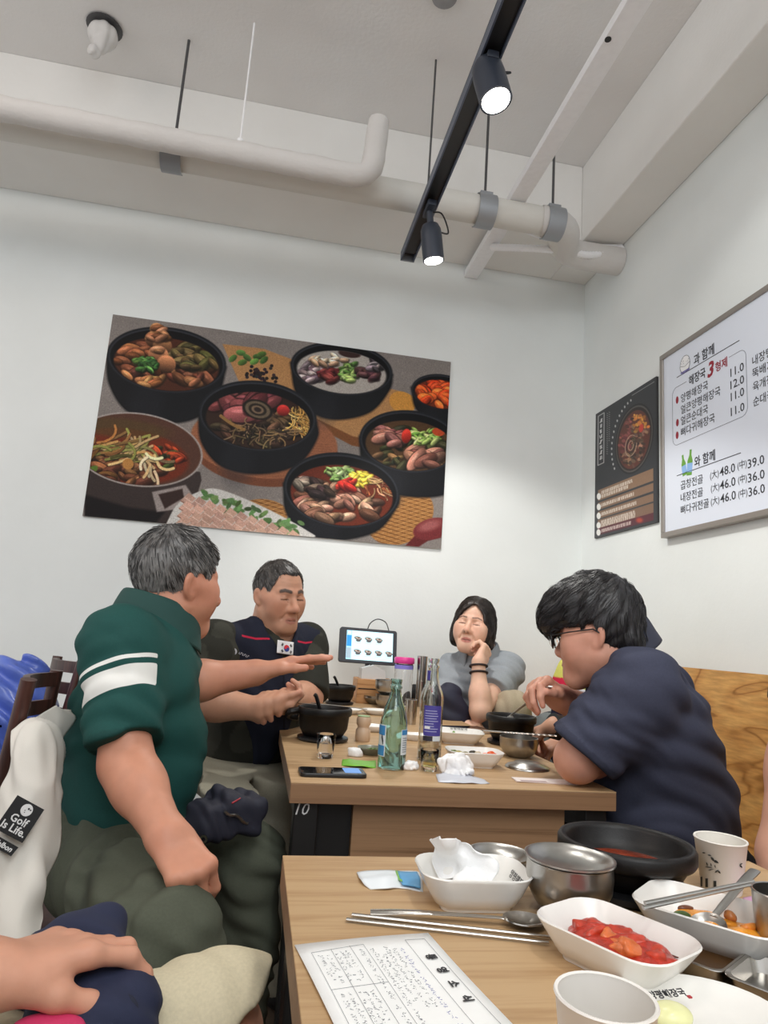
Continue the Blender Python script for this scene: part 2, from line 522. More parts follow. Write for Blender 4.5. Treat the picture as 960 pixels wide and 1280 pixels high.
M_WALL = plaster('wall_paint', (231, 235, 234))
M_CEIL = plaster('ceiling_paint', (236, 235, 234), b=.3)
M_BEAM = plaster('beam_paint', (236, 235, 232), b=.25)
M_FLOOR = mat('floor_vinyl', (96, 82, 70), .5, noise=.2, nscale=8)
M_PIPE = plaster('painted_pipe_wrap', (216, 213, 210), b=.5)
M_PIPE2 = plaster('painted_pipe', (218, 216, 210), b=.15)
M_STRAP = mat('galvanised_strap', (156, 160, 165), .45, .4)
M_ROD = mat('steel_rod', (92, 92, 94), .5, .6)
M_STRUT = mat('white_steel', (248, 248, 250), .5, noise=.03)
M_TRACK = mat('track_black', (84, 93, 110), .4, .2)
M_BLACK = mat('black_plastic', (24, 24, 26), .4)
M_BLACKM = mat('black_metal', (20, 19, 19), .5, .2)
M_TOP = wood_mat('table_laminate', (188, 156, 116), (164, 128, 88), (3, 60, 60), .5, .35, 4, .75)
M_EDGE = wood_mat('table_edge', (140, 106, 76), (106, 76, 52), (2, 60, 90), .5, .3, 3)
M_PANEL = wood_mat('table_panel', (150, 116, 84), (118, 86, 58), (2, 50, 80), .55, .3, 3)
M_PLY = plywood_mat()
M_CHAIR = wood_mat('dark_chair_wood', (84, 50, 42), (48, 27, 24), (40, 40, 4), .4, .3, 2)
M_STEEL = mat('stainless', (190, 186, 180), .22, 1.0, bump=.05, bscale=30, stretch=(1, 1, 12))
M_STEEL2 = mat('worn_stainless', (176, 174, 170), .3, 1.0, noise=.12, nscale=25, bump=.06, bscale=60)
M_CERAM = mat('white_melamine', (232, 230, 225), .25, noise=.02)
M_STONE = mat('black_stoneware', (17, 15, 15), .45, noise=.3, nscale=120, bump=.35, bscale=500, bdist=.0006, spec=.35)
M_STONEIN = mat('black_stoneware_inside', (44, 36, 32), .3, noise=.3, nscale=60, bump=.2, bscale=300, bdist=.0006)
M_PAPER = mat('paper', (236, 236, 234), .8, noise=.02)
M_TISSUE = mat('tissue', (240, 240, 240), .9, bump=.35, bscale=140, bdist=.002, spec=.1)
M_CUP = mat('paper_cup', (232, 228, 220), .6)
M_INK = mat('black_print', (38, 38, 42), .6)
M_GLASS = glass('clear_glass')
M_WATER = glass('water', (250, 250, 250), 0.0, 1.33)
M_SKIN = attr_mat('skin', .48, .05, 40, .15, 500, .0004, .4, .12)
M_HAIR = attr_mat('hair', .42, .35, 160, .5, 260, .002, .5, stretch=(1, 1, .25))
# ------------------------------------------------------------------ the room
YB, XR, ZC, ZB = 3.35, 1.675, 3.56, 3.12
def JX(px, py, X):
    d = (px-480)*_r - (py-640)*_u + F_PX*_f
    t = X/d[0]
    return np.array([0, 0, CAM_H]) + t*d
def struct(name, mb, m, smooth=False):
    return tag(mb.build(name, m, None, smooth), kind='structure')
struct('floor', MB().box((-4.6, -3.2, -.1), (XR+.12, YB+.12, 0)), M_FLOOR)
struct('wall_back', MB().box((-4.6, YB, 0), (XR+.12, YB+.12, ZC)), M_WALL)
struct('wall_right', MB().box((XR, -3.2, 0), (XR+.12, YB, ZC)), M_WALL)
struct('ceiling', MB().box((-4.6, -3.2, ZC), (XR+.12, YB+.12, ZC+.1)), M_CEIL)
struct('trim_1', MB().box((-4.6, 2.96, ZB), (1.46, YB, ZC), .006), M_BEAM)
struct('trim_2', MB().box((1.46, -3.2, ZB), (XR, YB, ZC), .006), M_BEAM)
struct('baseboard_back', MB().box((-4.6, YB-.012, 0), (XR, YB, .09), .003), mat('baseboard_brown', (92, 66, 48), .5))

# pipes under the back beam
def elbow_path(P, rad=.09, n=7):
    """polyline with rounded corners"""
    P = [np.asarray(p, float) for p in P]; out = [P[0]]
    for a, b, c in zip(P[:-2], P[1:-1], P[2:]):
        u = nrm(a-b); v = nrm(c-b)
        s, e = b+u*rad, b+v*rad
        for t in np.linspace(0, 1, n): out.append((1-t)**2*s+2*t*(1-t)*b+t*t*e)
    out.append(P[-1]); return np.array(out)
def resample(P, step):
    P = np.asarray(P, float); d = np.r_[0, np.cumsum(np.linalg.norm(np.diff(P, axis=0), axis=1))]
    t = np.linspace(0, d[-1], max(2, int(d[-1]/step)))
    return np.stack([np.interp(t, d, P[:, i]) for i in range(3)], 1)
p1 = elbow_path([(-4.5, 2.52, 2.955), (.285, 2.52, 2.93), (.30, 2.52, 3.21)], .08)
pipe1 = thing('insulated_pipe', 'thin white foam-wrapped pipe that bends up at its right end', 'pipe', (-1.5, 2.52, 2.88))
rp = resample(p1, .045); MB().tube(rp, .047+.0016*np.sin(np.arange(len(rp))*2.1)+.0012*np.sin(np.arange(len(rp))*.9), 20).build('pipe_wrap', M_PIPE, pipe1)
MB().tube([(.30, 2.52, 3.205), (.3005, 2.52, 3.225)], .022, 14).build('pipe_end', mat('pipe_hole_shade', (70, 66, 62), .6), pipe1, label='dark plug for the shaded pipe opening')  # solid dark plug, its colour stands for the shade inside the opening
pipe2 = thing('drain_pipe', 'thick painted pipe along the back beam turning into the right wall', 'pipe', (-1.5, 2.68, 2.92))
MB().tube(elbow_path([(-4.5, 2.68, 2.985), (1.20, 2.68, 2.995), (1.36, 2.96, 3.04), (1.672, 2.96, 3.045)], .12), .064, 24).build('pipe_tube', M_PIPE2, pipe2)
MB().tube(elbow_path([(1.17, 2.68, 2.995), (1.24, 2.68, 2.997), (1.36, 2.96, 3.04), (1.672, 2.96, 3.045)], .12), .0705, 24).build('elbow_wrap', M_PIPE, pipe2, label='white wrapped elbow')
def strap(x, label, top):
    t = thing('pipe_hanger', label, 'hanger', (x, 2.68, 2.9), 'pipe hangers')
    m = MB(); out = []
    A = arc((x, 2.68, 2.99), (0, -.07, 0), (0, 0, .072), -2.3, 1.7, 26)
    L = [[p+np.array([-.042, 0, 0]), p+np.array([.042, 0, 0]), p+np.array([.042, 0, 0])+.004*nrm(p-np.array([x, 2.68, 2.99])), p+np.array([-.042, 0, 0])+.004*nrm(p-np.array([x, 2.68, 2.99]))] for p in A]
    m.loops(L).build('strap', M_STRAP, t, sharp=.5)
    MB().box((x-.03, 2.65, 3.058), (x+.03, 2.71, 3.075), .002).build('clamp_plate', M_STRAP, t)
    MB().tube([(x, 2.68, 3.066), (x, 2.68, top)], .0062, 10).build('rod', M_ROD, t)
    MB().lathe([(0, 3.072), (.012, 3.072), (.012, 3.084), (0, 3.084)], (x, 2.68, 0), 6).build('nut', M_ROD, t)
strap(-.55, 'dark steel strap hanger on a long rod, left of the track light', ZC)
strap(.838, 'grey strap hanger just left of the white steel strut', ZC)
strap(1.172, 'grey strap hanger right of the white strut near the elbow', ZC)
t = thing('pipe_hanger', 'thin white-painted rod holding the foam-wrapped pipe', 'hanger', (-.264, 2.52, 2.98), 'pipe hangers')
MB().tube([(-.264, 2.52, 2.96), (-.264, 2.52, ZC)], .004, 8).build('rod', M_STRUT, t)
MB().lathe([(0, 2.982), (.014, 2.982), (.014, 2.996), (0, 2.996)], (-.264, 2.52, 0), 8).build('nut', M_STRUT, t)
# white strut and cables
t = thing('steel_strut', 'white painted steel channel strut with a dark bolt hole', 'strut', (.97, 1.2, 3.05))
MB().box((.945, -2.9, 3.045), (1.022, YB-.002, 3.085), .003).build('channel', M_STRUT, t)
bp = JZ(760, 49, 3.045)
MB().lathe([(0, 0), (.011, 0), (.011, .003), (0, .003)], (bp[0], bp[1], 3.0425), 16).build('bolt_hole', M_BLACK, t, label='dark bolt hole')
for yy in (2.72, 2.86): MB().lathe([(0, 0), (.009, 0), (.007, .004), (0, .004)], (.985, yy, 3.041), 12).build('screw', M_STRUT, t)
t = thing('cable_hose', 'white corrugated cable hose running from the strut to the right wall', 'hose', (1.3, 2.9, 3.0))
hp = resample(spline([JZ(615, 309, 3.03), J(655, 310, 2.86), J(700, 313, 2.88), J(740, 319, 2.9), (1.67, 2.93, 3.10)], 10), .009)
MB().tube(hp, .0165+.0022*(np.arange(len(hp)) % 2), 10).build('hose', M_STRUT, t)
t = thing('cable', 'pair of thin white cables sagging from the strut to the right wall', 'cable', (1.3, 2.9, 3.0))
for k in (0, 6): MB().tube(spline([J(628+k, 278-k*.4, 2.9), J(670, 296-k, 2.88), J(715, 309-k*.7, 2.89), (1.67, 2.925, 3.115+.004*k/6)], 8), .0036, 6).build('wire', M_STRUT, t)
# ceiling fittings
def cap_sdf():
    c = JZ(131, 33, ZC)
    f0 = U_([el(c-np.array([0, 0, .05]), (.062, .062, .055)), el(c-np.array([.0, .02, .115]), (.03, .03, .03)), rc(c-np.array([0, .02, .13]), c-np.array([.012, .035, .165]), .012, .026)], .03)
    return c, lambda p: f0(p)-folds(p-c, 70, (.8, .6, .1), .007)
c, f = cap_sdf()
t = thing('wrapped_sprinkler', 'sprinkler wrapped in crumpled white plastic on the ceiling', 'sprinkler', c-np.array([0, 0, .17]))
sdf_obj('wrap', f, c-.2, c+np.array([.2, .2, .02]), .0055, mat('wrap_plastic', (214, 212, 210), .5), t)
MB().lathe([(0, 0), (.075, 0), (.07, .006), (0, .006)], (c[0], c[1], ZC-.007), 24).build('hole_shade_disc', M_ROD, t, label='dark disc for the shaded hole in the ceiling')  # dark disc put in for the shade of the hole around the wrap
c = JZ(556, -8, ZC)
t = thing('light_fixture', 'small grey round detector on the ceiling left of the track', 'fixture', (c[0], c[1], ZC-.03))  # round ceiling light fixture, built as an unlit disc
MB().lathe([(0, -.03), (.035, -.03), (.05, -.02), (.055, 0), (0, 0)], (c[0], c[1], ZC), 24).build('housing', mat('fixture_grey', (150, 150, 152), .5), t)

# track and spots
t = thing('light_track', 'dark ceiling light track running over the tables', 'track', (.53, 1.2, 2.8))
prof = [(-.03, 0), (.03, 0), (.03, .045), (-.03, .045)]
MB().box((.497, -1.6, 2.80), (.503, 2.88, 2.845)).box((.557, -1.6, 2.80), (.563, 2.88, 2.845)).box((.497, -1.6, 2.839), (.563, 2.88, 2.845)).build('rail', M_TRACK, t, False)
MB().box((.5031, -1.6, 2.812), (.5569, 2.83, 2.838)).build('conductor_insert', M_BLACK, t, False, label='black slotted insert')
MB().box((.4965, 2.878, 2.799), (.5635, 2.884, 2.846), .001).build('end_cap', M_STRAP, t, False)
for yy in (2.506, .3):
    MB().tube([(.53, yy, 2.845), (.53, yy, ZC)], .0045, 8).build('rod', M_ROD, t)
    MB().box((.515, yy-.012, 2.845), (.545, yy+.012, 2.862), .002).build('clamp', M_ROD, t)
M_SPOT = mat('spot_black', (52, 58, 70), .45, .2)
M_LED = emit('led_face', (255, 250, 238), 14)
def spot(y, face, label, power, angle, r=.046, L=.15):
    t = thing('track_spotlight', label, 'spotlight', (.53, y, 2.62), 'track spotlights')
    top = np.array([.53, y, 2.795]); face = np.asarray(face, float)
    d = nrm(face-top-np.array([0, 0, -.03])); 
    back = face-d*L
    MB().box((.512, y-.05, 2.775), (.548, y+.05, 2.80), .004).build('adapter', M_SPOT, t)
    MB().tube([top, back+d*.02], .014, 12).build('arm', M_SPOT, t)
    MB().lathe([(0, 0), (r*.75, 0), (r*.95, .02), (r, .05), (r, L), (r*.88, L), (r*.80, L-.012), (0, L-.012)], back, 32, d).build('lamp_head', M_SPOT, t)
    MB().lathe([(0, L-.006), (r*.84, L-.006), (r*.84, L+.002), (r*.5, L+.008), (0, L+.009)], back, 32, d).build('lens', M_LED, t, label='bright lens')
    a = back+d*.03
    s = nrm(np.cross(d, [0, 1, 0]))
    MB().tube(spline([top+np.array([.01, 0, -.02]), top+s*.055+np.array([.0, 0, -.03]), a+s*.075, a+s*r*.9], 7), .0035, 6).build('cable', M_BLACK, t)
    l = lamp('spot_beam', 'SPOT', face+d*.02, face+d, power, (1, .98, .93), spot_size=angle, spot_blend=.35, shadow_soft_size=.04)
spot(1.72, J(620, 126, 1.70), 'lit black track spotlight near the top of the photo', 11, 1.7, .05, .15)
spot(2.45, J(542, 326, 2.47), 'lit black track spotlight in front of the back wall', 46, 1.9, .044, .15)
# two more heads of the same track, above the frame, washing the walls
spot(.95, (.68, 1.02, 2.66), 'track spotlight turned to the wall with the menu board', 15, 1.5)
spot(.15, (.50, .24, 2.65), 'track spotlight above the near table', 20, 1.7)

# ------------------------------------------------------------------ bench along the right wall
t = thing('wall_bench', 'plywood bench with tall back along the right wall', 'bench', (1.4, 1.3, 0))
lean = lambda z: 1.50+(z-.45)*.17
MB().prism([(lean(.40), .40), (lean(1.0), 1.0), (lean(1.0)+.022, 1.0), (lean(.40)+.022, .40)], -1.2, 3.30, R=np.array([[1, 0, 0], [0, 0, 1], [0, 1, 0]])).build('backrest', M_PLY, t, False)
MB().box((1.12, -1.2, .40), (1.515, 3.30, .43), .003).build('seat', M_PLY, t, False)
MB().box((1.16, -1.18, 0), (1.19, 3.28, .40)).build('front_panel', M_PLY, t, False)
MB().box((1.49, -1.18, 0), (1.65, 3.28, .40)).build('back_panel', M_PLY, t, False)

# ------------------------------------------------------------------ tables
def table(x0, x1, y0, y1, label, name='restaurant_table'):
    t = thing(name, label, 'table', ((x0+x1)/2, (y0+y1)/2, 0), 'wood-topped restaurant tables')
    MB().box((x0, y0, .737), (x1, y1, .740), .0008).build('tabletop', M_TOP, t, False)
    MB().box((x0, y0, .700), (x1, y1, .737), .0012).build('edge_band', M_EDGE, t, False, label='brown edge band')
    for x in (x0+.012, x1-.062):
        for y in (y0+.02, y1-.07): MB().box((x, y, 0), (x+.05, y+.05, .699), .003).build('leg', M_BLACKM, t, False)
    MB().box((x0+.02, y0+.075, .64), (x0+.05, y1-.075, .699), .002).build('side_rail', M_BLACKM, t, False)
    MB().box((x1-.05, y0+.075, .64), (x1-.02, y1-.075, .699), .002).build('side_rail', M_BLACKM, t, False)
    return t
TX0, TX1 = .097, .803
tb1 = table(TX0, TX1, 1.425, 2.625, 'wooden table marked 10 on its leg, with the soju bottles')
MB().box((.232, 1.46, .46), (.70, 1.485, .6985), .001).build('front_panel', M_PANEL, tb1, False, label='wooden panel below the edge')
MB().box((.1575, 1.475, .30), (.231, 1.48, .6985)).build('leg_plate', M_BLACKM, tb1, False, label='black plate behind the leg')
M_CHALK = mat('white_marker', (215, 215, 215), .8)
q = J(365, 1018, 1.4440)
text('table_number', '10', q+np.array([0, 0, 0]), (1, 0, 0), (0, 0, 1), .032, M_CHALK, tb1, shear=.25)
tb2 = table(TX0, TX1, 2.632, 3.332, 'small square wooden table against the back wall')
tb0 = table(.064, .772, -.22, .98, 'wooden table nearest the camera with the paper sheet on it')
# ------------------------------------------------------------------ flat prints
class Canvas:
    """paints in photo coordinates onto a texture whose corners have known photo positions"""
    def __init__(s, w, h, corners, base):
        s.w, s.h = w, h; s.img = np.ones((h, w, 3))*np.asarray(base, float)/255
        src = [(0, 0), (w, 0), (w, h), (0, h)]; A = []; b = []
        for (x, y), (X, Y) in zip(corners, src):
            A += [[x, y, 1, 0, 0, 0, -X*x, -X*y], [0, 0, 0, x, y, 1, -Y*x, -Y*y]]; b += [X, Y]
        g = np.linalg.solve(np.array(A), np.array(b)); s.H = np.r_[g, 1].reshape(3, 3); s.Hi = np.linalg.inv(s.H)
        yy, xx = np.mgrid[0:h, 0:w]+.5
        q = np.stack([xx, yy, np.ones_like(xx)], -1)@s.Hi.T
        s.px = q[..., 0]/q[..., 2]; s.py = q[..., 1]/q[..., 2]
    def win(s, x0, y0, x1, y1):
        q = np.array([(x0, y0, 1), (x1, y0, 1), (x1, y1, 1), (x0, y1, 1)])@s.H.T; q = q[:, :2]/q[:, 2:]
        a = np.floor(q.min(0)).astype(int)-2; b = np.ceil(q.max(0)).astype(int)+2
        a = np.clip(a, 0, [s.w, s.h]); b = np.clip(b, 0, [s.w, s.h])
        return slice(a[1], b[1]), slice(a[0], b[0])
    def put(s, sl, m, c):
        c = np.asarray(c, float)
        if c.max() > 1.5 or c.ndim == 1: c = c/255
        m = np.clip(m, 0, 1)[..., None]; s.img[sl] = s.img[sl]*(1-m)+c*m
    def ell(s, cx, cy, rx, ry, c, rot=0.0, soft=.8, clip=None, a=1.0, shade=0.0):
        R = max(rx, ry)+soft+1; sl = s.win(cx-R, cy-R, cx+R, cy+R)
        if sl[0].start >= sl[0].stop or sl[1].start >= sl[1].stop: return
        x = s.px[sl]-cx; y = s.py[sl]-cy; C, S = math.cos(rot), math.sin(rot)
        u, v = (x*C+y*S)/rx, (-x*S+y*C)/ry
        d = (np.sqrt(u*u+v*v)-1)*min(rx, ry)
        m = a*np.clip(.5-d/soft, 0, 1)
        if clip is not None: m = m*clip(s.px[sl], s.py[sl])
        c = np.asarray(c, float)
        if shade: c = np.clip(c*(1-shade*(v+.3*u))[..., None], 0, 255)/255; m = np.clip(m, 0, 1)[..., None]; s.img[sl] = s.img[sl]*(1-m)+c*m
        else: s.put(sl, m, c)
    def poly(s, pts, c, soft=.8, clip=None, a=1.0):
        P = np.asarray(pts, float); lo, hi = P.min(0)-2, P.max(0)+2
        sl = s.win(lo[0], lo[1], hi[0], hi[1]); x, y = s.px[sl], s.py[sl]
        ins = np.zeros(x.shape, bool); dm = np.full(x.shape, 1e9); n = len(P)
        for i in range(n):
            (x0, y0), (x1, y1) = P[i], P[(i+1) % n]
            cnd = ((y0 > y) != (y1 > y)) & (x < (x1-x0)*(y-y0)/(y1-y0+1e-12)+x0); ins ^= cnd
            L = (x1-x0)**2+(y1-y0)**2+1e-9; t = np.clip(((x-x0)*(x1-x0)+(y-y0)*(y1-y0))/L, 0, 1)
            dm = np.minimum(dm, np.hypot(x-x0-t*(x1-x0), y-y0-t*(y1-y0)))
        d = np.where(ins, -dm, dm); m = a*np.clip(.5-d/soft, 0, 1)
        if clip is not None: m = m*clip(x, y)
        s.put(sl, m, c)
    def line(s, pts, wd, c, soft=.7, clip=None, a=1.0):
        P = np.asarray(pts, float); lo, hi = P.min(0)-wd-2, P.max(0)+wd+2
        sl = s.win(lo[0], lo[1], hi[0], hi[1])
        if sl[0].start >= sl[0].stop or sl[1].start >= sl[1].stop: return
        x, y = s.px[sl], s.py[sl]; dm = np.full(x.shape, 1e9)
        for (x0, y0), (x1, y1) in zip(P[:-1], P[1:]):
            L = (x1-x0)**2+(y1-y0)**2+1e-9; t = np.clip(((x-x0)*(x1-x0)+(y-y0)*(y1-y0))/L, 0, 1)
            dm = np.minimum(dm, np.hypot(x-x0-t*(x1-x0), y-y0-t*(y1-y0)))
        m = a*np.clip(.5-(dm-wd/2)/soft, 0, 1)
        if clip is not None: m = m*clip(x, y)
        s.put(sl, m, c)
    def grain(s, amp, sc=3):
        n = rng.normal(size=(s.h//sc+2, s.w//sc+2)); n = np.kron(n, np.ones((sc, sc)))[:s.h, :s.w]
        n = .5*n+.5*rng.normal(size=(s.h, s.w)); s.img = np.clip(s.img*(1+amp*n[..., None]), 0, 1)
def inell(cx, cy, rx, ry, rot=0.0, s=1.0):
    C, S = math.cos(rot), math.sin(rot)
    def f(x, y):
        u, v = ((x-cx)*C+(y-cy)*S)/rx, (-(x-cx)*S+(y-cy)*C)/ry
        return np.clip((1-np.sqrt(u*u+v*v))*min(rx, ry)/s+.5, 0, 1)
    return f
def jit(c, a):
    return np.clip(np.asarray(c, float)*(1+rng.normal()*a)+rng.normal(size=3)*a*20, 0, 255)
def scatter(cv, cx, cy, rx, ry, rot, pal, n, size, clip, stretch=1.8, dark=.5):
    """bits of food inside an ellipse, back to front"""
    P = []
    for _ in range(n):
        t = rng.uniform(0, 2*PI); r = math.sqrt(rng.uniform(0, 1))
        u, v = r*rx*math.cos(t), r*ry*math.sin(t)
        P.append((cx+u*math.cos(rot)-v*math.sin(rot), cy+u*math.sin(rot)+v*math.cos(rot)))
    P.sort(key=lambda p: p[1])
    for x, y in P:
        c = jit(pal[rng.integers(len(pal))], .12); a = rng.uniform(-.9, .9); sz = size*rng.uniform(.6, 1.3)
        cv.ell(x+.4, y+1.0, sz*stretch*1.05, sz*1.05, c*.35, a, 1.5, clip, .7)
        cv.ell(x, y, sz*stretch, sz*.8, c, a, 1.0, clip, 1, dark)
        cv.ell(x-sz*.2, y-sz*.3, sz*stretch*.4, sz*.18, np.clip(c*1.5+25, 0, 255), a, 1.2, clip, .55)
def strands(cv, cx, cy, rx, ry, pal, n, wd, ln, clip, ang=None, curl=1.2):
    for _ in range(n):
        t = rng.uniform(0, 2*PI); r = math.sqrt(rng.uniform(0, 1)); x, y = cx+r*rx*math.cos(t), cy+r*ry*math.sin(t)
        a = (ang if ang is not None else rng.uniform(0, PI))+rng.normal()*.35; P = [(x, y)]; k = rng.normal()*curl/5
        for i in range(5):
            P.append((P[-1][0]+math.cos(a)*ln/5, P[-1][1]+math.sin(a)*ln/5*.7)); a += k
        c = jit(pal[rng.integers(len(pal))], .15)
        cv.line(np.array(P)+(.4, .9), wd*1.2, c*.35, 1.2, clip, .6); cv.line(P, wd, c, .8, clip, .95)
def bowl(cv, cx, cy, rx, ry, rot, bottom, soup, body=(27, 28, 32), inner=.88):
    """a dark stone bowl: bottom = list of points of the lower outline"""
    C, S = math.cos(rot), math.sin(rot)
    L = (cx-rx*C, cy-rx*S); R_ = (cx+rx*C, cy+rx*S)
    cv.poly(spline([L]+bottom+[R_], 8), body, 1.5)
    cv.line(spline([L]+bottom+[R_], 8), 3, np.array(body)*.6, 3, None, .6)
    b = np.array(bottom[len(bottom)//2])
    cv.ell(cx-rx*.35, (cy+b[1])/2+ry*.5, rx*.28, ry*.7, np.array(body)*1.8, rot, 14, None, .35)
    cv.ell(cx, cy, rx, ry, (34, 36, 41), rot, 1.2)
    cv.ell(cx, cy+.5, rx*.97, ry*.955, (72, 76, 84), rot, 1.2, None, .55)
    cv.ell(cx, cy+1.0, rx*.945, ry*.92, (18, 18, 21), rot, 1.2)
    cv.ell(cx+S*0, cy+ry*.13, rx*inner, ry*.80, soup, rot, 1.5, inell(cx, cy+1, rx*.945, ry*.92, rot))
    clip0 = inell(cx, cy+ry*.13, rx*inner, ry*.80, rot); clip1 = inell(cx, cy+1, rx*.945, ry*.92, rot)
    return lambda x, y: clip0(x, y)*clip1(x, y)
def make_poster():
    Yp = YB-.014
    x0, x1, z0, z1 = -.862, .892, 1.50, 2.527
    K = [(x0, Yp, z1), (x1, Yp, z1), (x1, Yp, z0), (x0, Yp, z0)]
    cv = Canvas(960, 562, [proj(k) for k in K], (140, 133, 129))
    # stone worktop
    for _ in range(160):
        cv.ell(rng.uniform(100, 570), rng.uniform(390, 700), rng.uniform(5, 30), rng.uniform(2, 9), np.array((140, 133, 129))*rng.uniform(.85, 1.12), .1, 9, None, .4)
    # boards
    cv.poly([(278, 430), (330, 436), (420, 470), (505, 490), (528, 500), (508, 520), (470, 556), (440, 556), (395, 530), (300, 480)], (178, 136, 92), 1.5)
    cv.poly([(395, 523), (440, 545), (462, 550), (505, 521), (512, 515), (512, 526), (468, 562), (440, 557), (395, 533)], (126, 82, 48), 1.5)
    cv.ell(503, 503, 17, 13, (205, 150, 74), .4, 1.2)
    cv.ell(330, 560, 92, 48, (122, 76, 54), .1, 1.5); cv.ell(330, 552, 92, 46, (156, 104, 76), .1, 1.5)
    for k in range(14): cv.line([(240+k*3, 540+k*4), (330, 548+k*4), (410+k, 556+k*3)], .7, (120, 76, 54), 1.5, None, .35)
    # sprouts and peppercorns
    for x, y in ((291, 448), (301, 441), (309, 447), (303, 453), (322, 446), (330, 450), (327, 443), (318, 452)):
        cv.ell(x, y, 6, 3.6, jit((88, 122, 62), .12), rng.uniform(-.7, .7), 1, None, 1, .3)
    for _ in range(42): cv.ell(326+rng.normal()*8, 467+rng.normal()*5, 2.2, 2.0, jit((46, 38, 40), .2), 0, .7)
    # placemat
    for x, y, rx, ry, r in ((330, 640, 30, 16, .1), (500, 645, 44, 34, -.5)):
        cl = inell(x, y, rx, ry, r); cv.ell(x, y, rx, ry, (168, 122, 74), r, 1.5)
        for k in range(-12, 13):
            cv.line([(x-60, y+k*5-18), (x+60, y+k*5+18)], 1.3, (112, 74, 42), 1, cl, .8); cv.line([(x-60, y+k*5+18), (x+60, y+k*5-18)], 1.0, (206, 164, 110), 1, cl, .6)
    # bowl 1: bone stew
    brown = [(112, 70, 48), (134, 88, 60), (92, 56, 40), (150, 104, 72)]
    cl = bowl(cv, 208, 450, 75, 41, .12, [(137, 480), (160, 514), (205, 528), (245, 522), (272, 495)], (84, 48, 34))
    scatter(cv, 205, 456, 60, 26, .1, brown, 60, 6, cl)
    scatter(cv, 240, 448, 28, 16, .2, [(92, 84, 52), (112, 96, 62), (70, 62, 44)], 26, 6, cl)
    for x, y, r in ((196, 412, 9), (192, 424, 11), (203, 432, 12), (198, 444, 13), (208, 455, 12)): cv.ell(x, y, r, r*.9, jit((150, 106, 74), .1), .4, 1.5, None, 1, .6)
    scatter(cv, 198, 425, 12, 16, 0, [(160, 116, 84), (120, 78, 54)], 14, 4, None)
    scatter(cv, 183, 455, 14, 9, .2, [(62, 96, 50), (88, 124, 66), (48, 78, 40)], 30, 3, cl)
    scatter(cv, 190, 478, 20, 5, .1, [(176, 134, 84), (140, 92, 60)], 10, 4, cl)
    # bowl 2: top right, milky soup
    cl = bowl(cv, 427, 461, 64, 33, .12, [(370, 490), (388, 514), (420, 524), (462, 515), (486, 488)], (176, 170, 164))
    scatter(cv, 390, 463, 20, 12, 0, [(120, 106, 110), (160, 146, 146), (96, 80, 86)], 34, 4, cl)
    scatter(cv, 415, 468, 14, 9, 0, [(96, 42, 44), (120, 58, 58)], 18, 4, cl)
    scatter(cv, 437, 466, 11, 12, 0, [(110, 140, 76), (146, 170, 104), (74, 104, 52)], 28, 3, cl)
    scatter(cv, 460, 470, 13, 6, 0, [(92, 62, 64), (74, 48, 52)], 12, 5, cl)
    scatter(cv, 470, 455, 9, 7, 0, [(74, 66, 70), (130, 120, 122)], 12, 4, cl)
    cv.ell(437, 442, 14, 5, (62, 42, 40), .15, 1.2, cl); scatter(cv, 410, 450, 25, 5, 0, [(200, 184, 160), (170, 140, 116)], 16, 3, cl)
    # small kimchi bowl
    cl = bowl(cv, 552, 490, 38, 22, .15, [(520, 510), (540, 524), (580, 530), (586, 505)], (120, 52, 30))
    scatter(cv, 550, 492, 27, 15, .1, [(226, 92, 44), (240, 112, 56), (206, 72, 36)], 40, 6, cl, 1.3, .3)
    # bowl 3: right, beef and greens
    cl = bowl(cv, 512, 552, 63, 39, .1, [(455, 585), (480, 612), (520, 621), (560, 616), (576, 590)], (92, 68, 46))
    scatter(cv, 512, 562, 50, 26, .1, [(64, 66, 42), (110, 84, 58), (48, 56, 36)], 44, 5, cl)
    scatter(cv, 487, 545, 15, 10, .2, [(160, 112, 100), (136, 88, 80)], 16, 6, cl); scatter(cv, 532, 570, 20, 10, .2, [(156, 112, 96), (128, 84, 74)], 16, 7, cl)
    scatter(cv, 530, 545, 22, 9, .1, [(150, 178, 96), (180, 196, 122), (110, 146, 70)], 40, 3, cl)
    cv.ell(508, 545, 6, 9, (200, 62, 50), .1, 1.2, cl, 1, .4); cv.ell(548, 540, 8, 5, (196, 84, 48), .2, 1.2, cl)
    # bowl 4: centre, blood soup
    cl = bowl(cv, 322, 520, 74, 44, .1, [(252, 552), (278, 583), (325, 592), (372, 580), (396, 548)], (58, 40, 32))
    scatter(cv, 325, 528, 58, 28, .1, [(70, 54, 42), (92, 70, 52), (50, 40, 32)], 60, 4.5, cl)
    scatter(cv, 295, 507, 28, 12, .15, [(118, 66, 66), (104, 54, 56), (134, 80, 78)], 12, 11, cl, 1.7, .3)
    scatter(cv, 330, 500, 16, 8, .1, [(112, 62, 62), (98, 50, 52)], 8, 9, cl, 1.7, .3)
    strands(cv, 374, 522, 14, 18, [(206, 166, 96), (184, 140, 74), (222, 188, 124)], 60, 1.4, 22, cl, 1.0)
    strands(cv, 325, 540, 38, 12, [(120, 100, 72), (148, 124, 90), (60, 50, 40)], 70, 1.5, 18, cl)
    for r, c in ((17, (40, 34, 30)), (14, (112, 98, 80)), (10, (44, 38, 32)), (7, (128, 108, 88)), (4, (50, 40, 36))):
        cv.ell(322, 512, r*1.15, r*.72, c, .3, 1.2, cl)
    cv.line(spline([(276, 520), (290, 530), (305, 537)], 5), 4, (150, 116, 72), 1, cl)
    cv.ell(354, 513, 8, 7, (172, 54, 50), .2, 1.2, cl, 1, .4)
